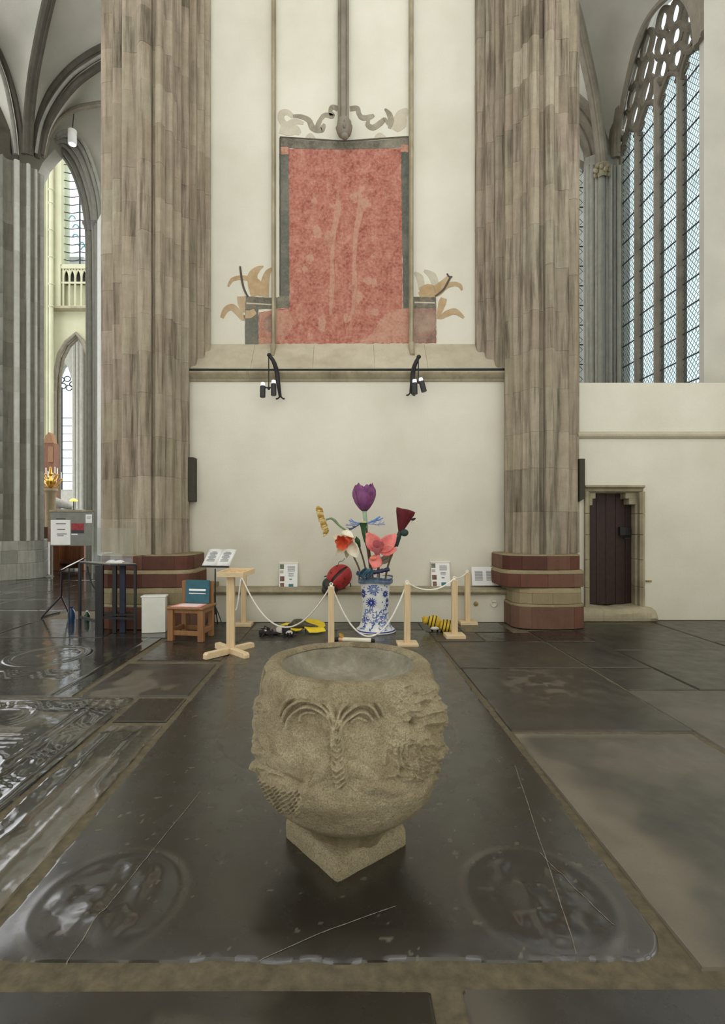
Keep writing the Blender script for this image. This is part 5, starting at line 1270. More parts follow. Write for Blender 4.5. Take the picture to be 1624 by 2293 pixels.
tag(m.build('leaflet', M['orange_print'], origin=ctr), 'orange printed leaflet lying on the wooden lectern', 'paper')

# ------------------------------------------------------------------ music stand with papers
Y = 7.30; b = Vector((X_(482, Y), Y, 0))
ms = thing('music_stand', 'thin black music stand behind the lectern', 'stand', b)
m = MB(); m.tube([b + Vector((0, 0, 0.18)), b + Vector((0, 0, 0.55)), b + Vector((0, 0, 0.83))], [0.012, 0.011, 0.009], 8); m.build('pole', M['iron'], ms)
for a in (90, 210, 330):
    m = MB(); m.tube([b + Vector((0, 0, 0.30)), b + Vector((0.06*math.cos(R(a)), 0.06*math.sin(R(a)), 0.2)), b + Vector((0.15*math.cos(R(a)), 0.15*math.sin(R(a)), 0.012))], 0.008, 6); m.build('leg', M['iron'], ms)
o = P(452, 1269, Y - 0.10); o2 = P(512, 1270, Y - 0.10); u = P(470, 1232, Y + 0.08) - o; rt = o2 - o
m = MB(); m.obox(o + rt/2 + u*0.03 + Vector((0, -0.02, 0)), rt*0.52, Vector((0, 0.03, 0)), Vector((0, 0, 0.012)))
m.obox(o + rt/2 + u/2 + Vector((0, 0.016, 0)), rt*0.48, u*0.48, u.cross(rt).normalized()*0.004); m.build('desk', M['iron'], ms)
nr = rt.cross(u).normalized()
if nr.y > 0: nr = -nr
pg = thing('music_sheets', 'white printed pages open on the black music stand', 'paper', o)
for k, (f0, f1) in enumerate(((0.0, 0.5), (0.5, 1.0))):
    m = MB(); rows = []
    for j in range(7):
        s_ = lerp(f0, f1, j/6); curl = 0.018*math.sin(math.pi*(j/6)) * 1.0
        rows.append([o + rt*s_*1.03 + u*q + nr*(0.016 + curl + 0.004*q) for q in (0.0, 0.5, 1.0)])
    m.grid(rows, True); sh_ = m.build('page', M['paper'], pg, solid=0.003)
    m = MB()
    for q in range(12):
        s0, s1 = lerp(f0, f1, 0.2), lerp(f0, f1, 0.8); v_ = 0.80 - q*0.05
        m.obox(o + rt*(s0+s1)/2*1.03 + u*v_ + nr*(0.040 + 0.004*v_), rt*(s1-s0)/2*(1 if q % 4 else 0.6), u*0.008, nr*0.0015)
    m.build('printing', M['ink'], sh_)

# ------------------------------------------------------------------ chair with teal board and pink paper
cc = Vector((X_(431, 6.62), 6.62, 0)); ch = thing('wooden_chair', 'low sturdy brown wooden chair left of the lectern', 'chair', cc)
ang = Matrix.Rotation(R(-9), 3, 'Z')
def cb(name, x0, x1, y0, y1, z0, z1, mat=None, parent=ch, bevel=0.005):
    ctr = cc + ang @ Vector(((x0+x1)/2, (y0+y1)/2, 0)) + Vector((0, 0, (z0+z1)/2)); m = MB()
    m.obox(ctr, ang @ Vector(((x1-x0)/2, 0, 0)), ang @ Vector((0, (y1-y0)/2, 0)), Vector((0, 0, (z1-z0)/2)))
    return m.build(name, mat or M['chairwood'], parent, bevel=bevel)
for sx_ in (-1, 1):
    cb('leg', sx_*0.20 - 0.037, sx_*0.20 + 0.037, -0.21, -0.14, 0, 0.40)
    cb('leg', sx_*0.185 - 0.032, sx_*0.185 + 0.032, 0.13, 0.19, 0, 0.40)
    cb('back_post', sx_*0.185 - 0.03, sx_*0.185 + 0.03, 0.14, 0.185, 0.40, 0.72)
    cb('stretcher', sx_*0.20 - 0.018, sx_*0.20 + 0.018, -0.15, 0.15, 0.09, 0.15)
    cb('apron', sx_*0.20 - 0.016, sx_*0.20 + 0.016, -0.15, 0.15, 0.34, 0.40)
cb('stretcher', -0.19, 0.19, -0.19, -0.16, 0.07, 0.13); cb('stretcher', -0.17, 0.17, 0.145, 0.175, 0.07, 0.13)
cb('apron', -0.17, 0.17, -0.19, -0.16, 0.35, 0.40)
cb('seat', -0.25, 0.25, -0.23, 0.20, 0.40, 0.43, None, ch, 0.01)
cb('back_rail', -0.16, 0.16, 0.15, 0.18, 0.63, 0.71); cb('back_rail', -0.16, 0.16, 0.15, 0.18, 0.48, 0.54)
m = MB()
up = Vector((0, 0.10, 1)).normalized()
ctr = cc + ang @ Vector((0.02, 0.11, 0)) + Vector((0, 0, 0.585)); X1 = ang @ Vector((1, 0, 0)); N1 = X1.cross(up).normalized()
tb = thing('teal_board', 'teal board with a white line leaning on the wooden chair back', 'board', ctr - up*0.15)
m.obox(ctr, X1*0.165, N1*0.008, up*0.15); m.build('panel', M['teal'], tb, bevel=0.003)
m = MB(); m.obox(ctr - up*0.0 + N1*(-0.009 if N1.y > 0 else 0.009) + up*0.02, X1*0.115, N1*0.0015, up*0.013); m.obox(ctr + N1*(-0.009 if N1.y > 0 else 0.009) - up*0.025, X1*0.115, N1*0.0015, up*0.005); m.build('lettering_bar', M['paper'], tb)
m = MB(); q = [cc + ang @ Vector(v) for v in ((-0.20, -0.20, 0), (0.19, -0.20, 0), (0.17, 0.06, 0), (-0.17, 0.06, 0))]
m.prism([(p.x, p.y) for p in q], 'z', 0.4315, 0.4345)
pk = m.build('pink_sheet', M['pinkpaper'], origin=(cc.x, cc.y, 0.43)); tag(pk, 'pink and white sheet lying on the wooden chair seat', 'paper')
m = MB()
for k in range(5):
    a_ = cc + ang @ Vector((0.0, -0.15 + 0.04*k, 0)); m.obox(a_ + Vector((0, 0, 0.4355)), X1*0.13, ang @ Vector((0, 0.010, 0)), Vector((0, 0, 0.0008)))
m.build('printing', M['paper'], pk)

# ------------------------------------------------------------------ white box
g = Vector((X_(342, 6.98), 6.98, 0)); wb = thing('white_box', 'plain white wooden box standing left of the chair', 'box', g)
A_ = Matrix.Rotation(R(7), 3, 'Z')
m = MB(); m.obox(g + Vector((0.02, 0.02, 0.24)), A_ @ Vector((0.155, 0, 0)), A_ @ Vector((0, 0.07, 0)), Vector((0, 0, 0.24))); m.build('body', M['whitebox'], wb, bevel=0.004)
m = MB(); m.obox(g + Vector((0.02, 0.02, 0.488)), A_ @ Vector((0.165, 0, 0)), A_ @ Vector((0, 0.078, 0)), Vector((0, 0, 0.009))); m.build('lid', M['paper'], wb, bevel=0.003)

# ------------------------------------------------------------------ dark table with acrylic case
TY = 7.05; tz_ = Z_(1262, 6.9)
tl = thing('dark_table', 'tall dark table with thin black legs in front of the left pier', 'table', (X_(242, TY), TY, 0))
q = [(X_(177, 7.25), 7.25), (X_(246, 6.78), 6.78), (X_(306, 6.86), 6.86), (X_(286, 7.06), 7.06)]
m = MB(); m.prism(q, 'z', tz_ - 0.025, tz_); m.build('table_top', M['black'], tl, bevel=0.004)
M['board_grey'] = simple('worn_board', (150, 146, 132), 0.6, 0.15, 20)
m = MB(); m.prism([(lerp(x, X_(247, 7.0), 0.03), lerp(y, 7.05, 0.03)) for x, y in q], 'z', tz_, tz_ + 0.006); m.build('top_sheet', M['board_grey'], tl)
for px, Y, wpx, mt in ((223, 6.85, 0.105, 'black'), (257, 6.92, 0.055, 'black'), (275, 6.95, 0.075, 'navy'), (303, 6.88, 0.03, 'black'), (179, 7.22, 0.03, 'black')):
    m = MB(); x = X_(px, Y); m.box(x - wpx/2, x + wpx/2, Y - 0.02, Y + 0.02, 0, tz_ - 0.02); m.build('leg', M[mt], tl, bevel=0.003)
m = MB(); m.bar((X_(179, 7.22), 7.22, 0.16), (X_(223, 6.85), 6.85, 0.16), 0.025, 0.035); m.bar((X_(223, 6.85), 6.85, 0.22), (X_(303, 6.88), 6.88, 0.20), 0.025, 0.03); m.build('stretcher', M['black'], tl)
m = MB(); m.prism([(X_(220, 6.9), 6.86), (X_(303, 6.9), 6.9), (X_(290, 7.06), 7.06), (X_(226, 7.06), 7.06)], 'z', 0.24, 0.26); m.build('lower_shelf', M['black'], tl)
m = MB(); m.tube(catmull([(X_(196, 7.05), 7.05, tz_ - 0.05), (X_(200, 7.05), 7.05, tz_ - 0.2), (X_(210, 7.0), 7.0, tz_ - 0.33), (X_(222, 6.9), 6.9, tz_ - 0.40)], 6), 0.009, 6); m.build('cord', M['iron'], tl)
ac = thing('acrylic_case', 'clear acrylic cover standing on the dark table', 'case', (X_(245, TY), TY, tz_))
qx = [(X_(206, 7.08), 7.08), (X_(246, 6.86), 6.86), (X_(298, 6.92), 6.92), (X_(274, 7.04), 7.04)]
ztop = Z_(1182, 6.9)
for i in range(4):
    a, b2 = Vector(qx[i]), Vector(qx[(i+1) % 4])
    m = MB(); m.bar((a.x, a.y, (tz_ + 0.01 + ztop)/2), (b2.x, b2.y, (tz_ + 0.01 + ztop)/2), 0.005, ztop - tz_ - 0.012); m.build('pane', M['acrylic'], ac)
m = MB(); m.prism(qx, 'z', ztop - 0.005, ztop); m.build('lid', M['acrylic'], ac)
bk = thing('open_book', 'open book with pale pages on the dark table under the acrylic cover', 'book', (X_(258, 6.96), 6.96, tz_ + 0.006))
for sgn in (-1, 1):
    m = MB(); rows = []
    for j in range(8):
        s_ = j/7; px = lerp(258, 240 if sgn < 0 else 277, s_); hgt = 0.045*math.sin(math.pi*min(1, s_*0.8 + 0.12))
        rows.append([(X_(px, 6.96), 6.95 + dy, tz_ + 0.008 + hgt*0.8) for dy in (-0.03, 0.01, 0.05)])
    m.grid(rows, True)
    m.grid([[r[0], (r[0][0], r[0][1], tz_ + 0.007)] for r in rows], False); m.build('pages', M['paper'], bk)
m = MB(); m.prism([(X_(239, 6.96), 6.915), (X_(278, 6.96), 6.925), (X_(277, 6.96), 7.0), (X_(239, 6.96), 7.0)], 'z', tz_ + 0.0062, tz_ + 0.008); m.build('cover', M['maroon'], bk)

# black reading stand left of the table
rs0 = thing('reading_stand', 'slim black stand with a pale tilted board beside the dark table', 'stand', (X_(140, 7.4), 7.4, 0))
a0 = P(135, 1279, 7.25); a1 = P(176, 1259, 7.5); up = Vector((0.02, 0.16, 0.05)); rt = a1 - a0
m = MB(); m.obox((a0 + a1)/2 + up/2, rt/2, up/2, rt.cross(up).normalized()*0.008); m.build('board', M['iron'], rs0)
m = MB(); m.obox((a0 + a1)/2 + up/2 + Vector((0, 0, 0.012)), rt/2*0.96, up/2*0.94, rt.cross(up).normalized()*0.003); m.build('sheet', M['paper'], rs0)
k0 = P(137, 1334, 7.28); gl_ = G(93, 1383); gr2 = G(155, 1376)
m = MB(); m.bar(a0 + Vector((0.01, 0.02, -0.01)), k0, 0.02, 0.025); m.build('leg', M['iron'], rs0)
m = MB(); m.bar(k0, gl_ + Vector((0, 0, 0.01)), 0.022, 0.022); m.build('leg', M['iron'], rs0)
m = MB(); m.bar(k0, gr2 + Vector((0, 0, 0.01)), 0.018, 0.018); m.build('leg', M['iron'], rs0)
m = MB(); m.bar(gl_ + Vector((0, 0, 0.012)), G(134, 1373) + Vector((0, 0, 0.012)), 0.02, 0.02); m.build('floor_bar', M['iron'], rs0)
m = MB(); bb = P(155, 1272, 7.4); m.bar(bb, Vector((bb.x, 7.4, 0.0)), 0.012, 0.012); m.build('leg', M['navy'], rs0)
def bottle(label, px, yb, hgt, r, mat, Y=None):
    g = G(px, yb); root = thing('water_bottle', label, 'bottle', g)
    m = MB(); m.lathe([(0.001, 0.0), (r*0.95, 0.0), (r, 0.012), (r, hgt*0.6), (r*0.85, hgt*0.72), (r*0.4, hgt*0.84), (r*0.36, hgt*0.92)], g, 16); m.build('body', M[mat], root)
    m = MB(); m.lathe([(r*0.42, hgt*0.91), (r*0.44, hgt*0.93), (r*0.44, hgt), (0.001, hgt)], g, 14); m.build('cap', M['paper'] if mat != 'bluebottle' else M['navy'], root)
bottle('blue bottle on the floor under the tilted reading board', 160, 1394, 0.24, 0.05, 'bluebottle')
bottle('green bottle on the floor below the dark table', 195, 1393, 0.17, 0.04, 'greenbottle')

# ------------------------------------------------------------------ information board, stanchion, cabinet and choir pieces
Y = 13.4
ib = thing('info_board', 'grey information board with a white notice, between the piers at left', 'sign', (X_(160, Y), Y, 0))
M['board'] = simple('grey_board', (128, 130, 122), 0.6, 0.06, 5)
m = MB(); m.box(X_(113, Y), X_(208, Y), Y, Y + 0.04, Z_(1222, Y), Z_(1144, Y)); m.build('panel', M['board'], ib)
m = MB(); m.box(X_(111, Y), X_(208, Y), Y - 0.02, Y + 0.05, Z_(1146, Y), Z_(1142, Y)); m.build('top_rail', M['dress'], ib)
def mark(x0, x1, y0, y1, mt, d=0.006, nm='printing', par=ib): m = MB(); m.box(X_(x0, Y), X_(x1, Y), Y - d, Y - 0.0005, Z_(y1, Y), Z_(y0, Y)); return m.build(nm, M[mt], par)
nt_ = mark(114, 158, 1164, 1220, 'paper', 0.008, 'notice'); M['red_print'] = simple('red_print', (150, 52, 56), 0.7, 0.2, 8)
for x0, x1, y0 in ((126, 148, 1172), (129, 146, 1184.5), (128, 150, 1195), (129, 143, 1199)): mark(x0, x1, y0, y0 + 1.6, 'ink_dark', 0.011, 'printing', nt_)
mark(126, 147, 1160.5, 1163, 'ink_dark'); mark(160, 188, 1172, 1187, 'red_print'); mark(160, 188, 1187, 1194, 'ink_dark', 0.007); mark(160, 174, 1195, 1198, 'paper'); mark(192, 206, 1152, 1171, 'paper')
mark(195, 204, 1157, 1158.5, 'ink', 0.009); mark(195, 203, 1161, 1162.5, 'ink', 0.009)
for px in (116, 206):
    m = MB(); m.bar((X_(px, Y), Y + 0.02, 0), (X_(px, Y), Y + 0.02, Z_(1222, Y)), 0.03, 0.03); m.build('leg', M['board'], ib)
g = G(110, 1292); sn = thing('stanchion', 'slim white stanchion on a round foot beside the far pier', 'post', g)
m = MB(); m.tube([g, g + Vector((0, 0, 0.95))], 0.03, 10); m.build('pole', M['white_wall'], sn)
m = MB(); m.lathe([(0.001, 0), (0.12, 0), (0.12, 0.02), (0.05, 0.05), (0.03, 0.07)], g, 18); m.build('foot', M['board'], sn)
m = MB(); Y = 15.25; m.box(X_(98, Y), X_(107, Y), Y, Y + 0.1, 0.0, Z_(1180, Y));  # narrow dark thing of unclear kind, built as a plain box
tag(m.build('cupboard', M['print_brown'], origin=(X_(100, Y), Y, 0.0)), 'narrow dark brown cupboard behind the white stanchion', 'cupboard')
Y = 15.6; cab = thing('wooden_bench', 'warm brown wooden pew seen below the grey information board', 'bench', (X_(150, Y), Y, 0))
m = MB(); m.box(X_(112, Y), X_(133, Y), Y, Y + 0.5, 0, Z_(1185, Y)); m.build('end_panel', M['cabinet'], cab, bevel=0.01)
m = MB(); m.box(X_(133, Y), X_(187, Y), Y + 0.35, Y + 0.4, 0.05, Z_(1180, Y)); m.build('back_panel', M['cabinet'], cab)
for k in range(3): m = MB(); m.box(X_(137 + 17*k, Y), X_(150 + 17*k, Y), Y + 0.32, Y + 0.36, Z_(1255, Y), Z_(1225, Y)); m.build('carved_panel', M['cabinet'], cab, bevel=0.01)
m = MB(); m.box(X_(133, Y), X_(187, Y), Y + 0.02, Y + 0.36, 0.22, 0.26); m.build('seat', M['maroon'], cab)
m = MB(); m.box(X_(180, Y), X_(188, Y), Y, Y + 0.4, 0, Z_(1215, Y)); m.build('end_panel', M['cabinet'], cab, bevel=0.01)
# brass chandelier
c = P(113, 1070, 19.1); bd = thing('candelabrum', 'brass candelabrum with white candles beyond the far pier', 'candelabrum', Vector((c.x, c.y, 0)))
M['gold'] = simple('polished_brass', (206, 164, 80), 0.25, 0.15, 10, metal=0.85)
m = MB(); m.lathe([(0.001, -0.42), (0.05, -0.38), (0.10, -0.32), (0.20, -0.2), (0.22, -0.12), (0.1, -0.02), (0.05, 0.06), (0.09, 0.14), (0.05, 0.22), (0.03, 0.4), (0.001, 0.42)], c, 16); m.build('stem', M['gold'], bd); m = MB(); m.lathe([(0.001, 0), (0.28, 0), (0.26, 0.1), (0.2, 0.3), (0.16, 1.2), (0.18, c.z - 0.6), (0.26, c.z - 0.48), (0.24, c.z - 0.40), (0.001, c.z - 0.40)], Vector((c.x, c.y, 0)), 16); m.build('pedestal', M['buff'], bd)
for k in range(8):
    a = k*math.pi/4 + 0.3; d = Vector((math.cos(a), math.sin(a), 0)); z = 0.05 if k % 2 else -0.12; L = 0.27 if k % 2 else 0.36
    m = MB(); m.tube(catmull([c + Vector((0, 0, z - 0.1)), c + d*L*0.5 + Vector((0, 0, z - 0.2)), c + d*L + Vector((0, 0, z)), c + d*L + Vector((0, 0, z + 0.06))], 5), 0.022, 6); m.lathe([(0.01, 0.05), (0.06, 0.09), (0.055, 0.1), (0.001, 0.1)], c + d*L + Vector((0, 0, z)), 10); arm = m.build('arm', M['gold'], bd)
    m = MB(); m.tube([c + d*L + Vector((0, 0, z + 0.1)), c + d*L + Vector((0, 0, z + 0.34))], 0.02, 8); m.build('candle', M['paper'], arm)
Y = 21.5; wp = thing('wooden_screen', 'tall reddish brown carved screen behind the brass chandelier', 'screen', (X_(109, Y), Y, 0))
m = MB(); m.box(X_(98, Y), X_(120, Y), Y, Y + 0.4, 0, Z_(992, Y)); m.build('panel', M['cabinet'], wp)
m = MB(); m.prism([(X_(98, Y), Z_(992, Y)), (X_(120, Y), Z_(992, Y)), (X_(116, Y), Z_(975, Y)), (X_(110, Y), Z_(968, Y)), (X_(103, Y), Z_(976, Y))], 'y', Y - 0.03, Y + 0.3); m.build('crest', M['chairwood'], wp)
m = MB(); m.box(X_(109, Y), X_(119, Y), Y - 0.06, Y, Z_(1035, Y), Z_(1000, Y)); m.build('carved_panel', M['chairwood'], wp)
Y = 19.8; tomb = thing('stone_tomb', 'pale stone tomb with a reclining figure beyond the grey board', 'tomb', (X_(140, Y), Y, 0))
m = MB(); m.box(X_(100, Y), X_(168, Y), Y, Y + 0.8, 0, Z_(1140, Y)); m.build('chest', M['board'], tomb, bevel=0.02)
m = MB(); q = P(130, 1128, Y + 0.4); m.tube(catmull([P(108, 1116, Y + 0.4), P(122, 1124, Y + 0.4), P(142, 1130, Y + 0.4), P(163, 1136, Y + 0.4)], 4), [0.08, 0.1, 0.14, 0.17, 0.19, 0.19, 0.18, 0.17, 0.15, 0.14, 0.12, 0.1, 0.06], 10); m.build('figure', M['pierfar'], tomb)
c = P(165, 1120, 18.6); ol_ = thing('amber_lamp', 'small glowing amber lamp above the pale tomb', 'lamp', Vector((c.x, c.y, 0)))
t = NT('amber_glow'); t.color(rgba((240, 170, 60))); t.b.inputs['Emission Color'].default_value = (1.0, 0.55, 0.10, 1); t.b.inputs['Emission Strength'].default_value = 1.6; M['amber'] = t.m
m = MB(); m.lathe([(0.13, -0.04), (0.14, -0.02), (0.09, 0.04), (0.03, 0.06), (0.001, 0.06)], c, 16); m.lathe([(0.13, -0.04), (0.001, -0.045)], c, 16); m.build('lamp_shade', M['amber'], ol_)
m = MB(); m.tube([Vector((c.x, c.y, 0)), c], 0.02, 8); m.lathe([(0.001, 0), (0.14, 0), (0.12, 0.03), (0.02, 0.05)], Vector((c.x, c.y, 0)), 14); m.build('pole', M['iron'], ol_)
# ------------------------------------------------------------------ delft vase
VC = Vector((X_(841, 7.05), 7.05, 0))
vs = thing('delft_vase', 'large blue and white vase with flared foot and rim', 'vase', VC)
M['delft'] = simple('white_glaze', (226, 228, 226), 0.35, 0.05, 14, 0.05)
M['cobalt'] = simple('cobalt_paint', (52, 76, 150), 0.4, 0.25, 40); M['cobalt_pale'] = simple('thin_cobalt', (112, 130, 178), 0.4, 0.2, 40); M['cobalt_deep'] = simple('deep_cobalt', (30, 44, 124), 0.4, 0.2, 40)
M['rim_blue'] = simple('slate_blue_glaze', (92, 108, 132), 0.4, 0.25, 20)
kk = 7.05/F
vprof = [(0.001, 0.012), (0.272, 0.0), (0.282, 0.012), (0.276, 0.024), (0.235, 0.05), (0.212, 0.085), (0.196, 0.14), (0.183, 0.21), (0.176, 0.29), (0.175, 0.36), (0.180, 0.43), (0.188, 0.50), (0.196, 0.57), (0.203, 0.63), (0.212, 0.665), (0.225, 0.69), (0.218, 0.725)]
def vr(z):
    pz = [p[1] for p in vprof[3:]]; pr = [p[0] for p in vprof[3:]]; return float(np.interp(z, pz, pr))
m = MB(); m.lathe(vprof[:-2] + [(0.218, 0.675)], VC, 56); m.build('body', M['delft'], vs)
m = MB(); m.lathe([(0.218, 0.668), (0.238, 0.672), (0.240, 0.700), (0.228, 0.712), (0.236, 0.735), (0.242, 0.745), (0.236, 0.748), (0.224, 0.72), (0.19, 0.68), (0.15, 0.5), (0.001, 0.48)], VC, 56)
m.v = [(x, y, z + 0.012*math.sin(3*math.atan2(y - VC.y, x - VC.x) + 0.5)*(z > 0.66)) for x, y, z in m.v]; m.build('rim', M['rim_blue'], vs)
m = MB(); m.lathe([(0.216, 0.70), (0.226, 0.736), (0.222, 0.738), (0.188, 0.68), (0.148, 0.5), (0.001, 0.49)], VC, 40); m.build('inner_wall', M['delft'], vs)
def on_vase(px, py, off=0.0025):
    """surface point at layout (a, z): a = sideways offset in px from the axis"""
    z = H + (CY - py)*(7.05 - 0.19)/F; z = max(0.03, min(0.655, z)); r = vr(z) + off
    a = math.asin(max(-0.98, min(0.98, (px - 841)*kk/r)))
    return Vector((VC.x + r*math.sin(a), VC.y - r*math.cos(a), z))
def dab(m, path, ws):
    q = [Vector((a, b, 0)) for a, b in path] if len(path) == 2 else catmull([(a, b, 0) for a, b in path], 4); rows = []
    for i, p in enumerate(q):
        t = (q[min(i+1, len(q)-1)] - q[max(i-1, 0)]).normalized(); n_ = Vector((-t.y, t.x, 0)); f = i/(len(q)-1)*(len(ws)-1); k = min(int(f), len(ws)-2); w_ = lerp(ws[k], ws[k+1], f-k)
        rows.append([on_vase(*(p + n_*w_/2*s_)[:2]) for s_ in (1, 0, -1)])
    m.grid(rows, True)
b1, b2, b3 = MB(), MB(), MB()
def star(cx_, cy_, r, n, m, w=2.4, a0=0.0, sq=1.0):
    for k in range(n):
        a = a0 + 2*math.pi*k/n; dab(m, [(cx_ + 0.25*r*math.cos(a), cy_ + 0.25*r*math.sin(a)), (cx_ + 0.7*r*math.cos(a)*sq, cy_ + 0.7*r*math.sin(a)), (cx_ + r*math.cos(a)*sq, cy_ + r*math.sin(a))], [w*0.6, w, 0.3])
star(830, 1350.5, 13, 14, b1, 2.2); star(830, 1350.5, 7.5, 9, b3, 4.5, 0.2)
star(861.5, 1331, 9, 9, b1, 2.6, 0, 0.8); star(861, 1331, 6, 7, b3, 4, 0.3, 0.8)
star(813, 1331, 11, 9, b1, 2.6, 0.1, 0.5); star(812.5, 1333, 9, 7, b3, 3.6, 0.3, 0.5); star(866, 1352, 12, 8, b1, 2.4, 0, 0.4); star(866, 1353, 9, 6, b3, 3, 0, 0.4)
sp = [(835 + (1.2 + q*0.55)*math.cos(q*0.7), 1320 + (1.2 + q*0.55)*math.sin(q*0.7)) for q in range(17)]
dab(b2, sp, [1.5, 2.2, 2.4]); star(835, 1320, 14.5, 12, b2, 3.2, 0.1)
for k in range(10):
    a = k*0.63; dab(b1, [(835 + 11*math.cos(a), 1320 + 10*math.sin(a)), (835 + 13*math.cos(a + 0.15), 1320 + 12*math.sin(a + 0.15))], [2.6, 1.5])
rr = random.Random(4)
for k in range(30):                                     # loose leaves up the body
    x = rr.uniform(812, 868); y = rr.uniform(1308, 1372); a = rr.uniform(0, 6.28); L = rr.uniform(3, 6)
    if math.hypot(x - 830, y - 1350) < 15 or math.hypot(x - 835, y - 1320) < 14: continue
    dab(b1 if k % 3 else b2, [(x, y), (x + L*0.6*math.cos(a), y + L*0.6*math.sin(a)), (x + L*math.cos(a + 0.4), y + L*math.sin(a + 0.4))], [0.4, 2.4, 0.3])
dab(b1, [(826, 1412), (836, 1398), (841, 1384), (842, 1368)], [1.6, 1.5, 1.3, 0.8]); dab(b1, [(836, 1398), (828, 1390), (822, 1378)], [1.2, 1.1, 0.6]); dab(b1, [(840, 1390), (852, 1382), (858, 1372)], [1.2, 1.1, 0.6]); dab(b1, [(814, 1410), (817, 1392), (815, 1374)], [1.4, 1.2, 0.6]); dab(b1, [(862, 1408), (858, 1394), (862, 1380)], [1.4, 1.2, 0.6])
for k in range(110):                                    # dense foliage at the foot
    y = rr.uniform(1368, 1413); hw_ = 26 + max(0, (y - 1385))*0.55; x = 841 + rr.uniform(-hw_, hw_); a = rr.uniform(-2.6, -0.5); L = rr.uniform(4, 8)
    dab((b1, b2, b2)[k % 3], [(x, y), (x + L*0.5*math.cos(a), y + L*0.5*math.sin(a)), (x + L*math.cos(a + 0.5), y + L*math.sin(a + 0.5))], [0.4, 2.7, 0.3])
b1.build('painted_foliage', M['cobalt'], vs); b2.build('painted_foliage', M['cobalt_pale'], vs); b3.build('painted_flowers', M['cobalt_deep'], vs)
m = MB(); m.lathe([(0.262, 0.034), (0.277, 0.0255), (0.279, 0.0225), (0.2645, 0.030)], VC, 56); m.build('foot_line', M['cobalt_deep'], vs)

# ------------------------------------------------------------------ papier-mache flowers
def crumple(name, c0, c1, rough=0.75, sc=9):
    t = NT(name); v = t.coord(); n = t.noise(v, sc, 5, 0.6); n2 = t.noise(v, 45, 3)
    t.color(t.ramp(n, [(0.3, c0), (0.7, c1)])); t.rough(rough); t.bump(t.math('ADD', n, t.math('MULTIPLY', n2, 0.4)), 0.5, 0.015); return t.m
M['purple'] = crumple('purple_tissue', (98, 48, 92), (150, 88, 140)); M['deepred'] = crumple('crimson_paint', (84, 14, 22), (112, 24, 30)); M['pink'] = crumple('coral_pink_tissue', (230, 112, 110), (246, 158, 150)); M['pink2'] = crumple('rose_tissue', (178, 92, 104), (212, 120, 124)); M['peach'] = crumple('peach_tissue', (236, 132, 108), (246, 160, 130))
M['cream'] = crumple('cream_tissue', (226, 218, 190), (246, 242, 224)); M['gauze'] = crumple('thin_cream_gauze', (206, 196, 164), (226, 216, 188)); M['orange'] = crumple('orange_tissue', (190, 66, 34), (222, 94, 52)); M['mustard'] = crumple('mustard_tissue', (160, 120, 40), (196, 158, 76)); M['straw'] = crumple('straw_tissue', (208, 186, 122), (232, 214, 160))
M['stem_green'] = simple('leaf_green_paint', (40, 84, 48), 0.6, 0.2, 20); M['stem_dark'] = simple('dark_teal_paint', (28, 54, 50), 0.6, 0.2, 20); M['cane'] = simple('brown_cane', (104, 86, 66), 0.7, 0.2, 30); M['mint'] = simple('mint_paint', (150, 176, 150), 0.7, 0.12, 14); M['sage'] = simple('sage_paint', (120, 144, 108), 0.7, 0.12, 14)
M['skyblue'] = simple('sky_blue_wool', (112, 152, 208), 0.8, 0.15, 40); M['blueg'] = simple('dusk_blue_wool', (78, 92, 128), 0.8, 0.15, 40); M['lilac'] = simple('lilac_wool', (160, 166, 196), 0.8, 0.1, 40); M['grey_leaf'] = simple('grey_gauze_leaf', (140, 132, 116), 0.8, 0.1, 20)
def petal(m, base, tip, width, cup=0.2, facing=(0, -1, 0), pw=0.75, bend=0.0, nL=9, nW=7, tipf=0.0, seed=0):
    base, tip = Vector(base), Vector(tip); d = tip - base; L = d.length; d.normalize(); f = Vector(facing); f = (f - d*f.dot(d)).normalized(); s_ = d.cross(f)
    rows = []
    for i in range(nL + 1):
        t = i/nL; w_ = width*max(0.02 + 0.10*(1 - t), (math.sin(math.pi*min(1, t**pw)))**0.75 if t < 1 else tipf)
        row = []
        for j in range(nW):
            q = j/(nW-1)*2 - 1
            row.append(base + d*L*t + s_*w_*0.5*q + f*(cup*width*(q*q - 0.35)*math.sin(math.pi*min(t + 0.1, 1)) + bend*L*math.sin(math.pi*t*0.5)**2 + 0.02*width*mnoise.noise(Vector((q*3 + seed, t*4, seed)))*3))
        rows.append(row)
    return m.grid(rows, True)
def stem(root, path, r, mat, name='stem', smooth_n=6):
    m = MB(); q = catmull(path, smooth_n); m.tube(q, r if not hasattr(r, '__len__') else list(np.interp(np.linspace(0, 1, len(q)), np.linspace(0, 1, len(r)), r)), 8); return m.build(name, M[mat], root)
GRP = 'papier mache flowers in the delft vase'
def vp(px, py, dy=0.0): return P(px, py, 7.05 + dy)
inside = lambda px, dy=0.0: Vector((X_(px, 7.05 + dy), 7.05 + dy, 0.55))
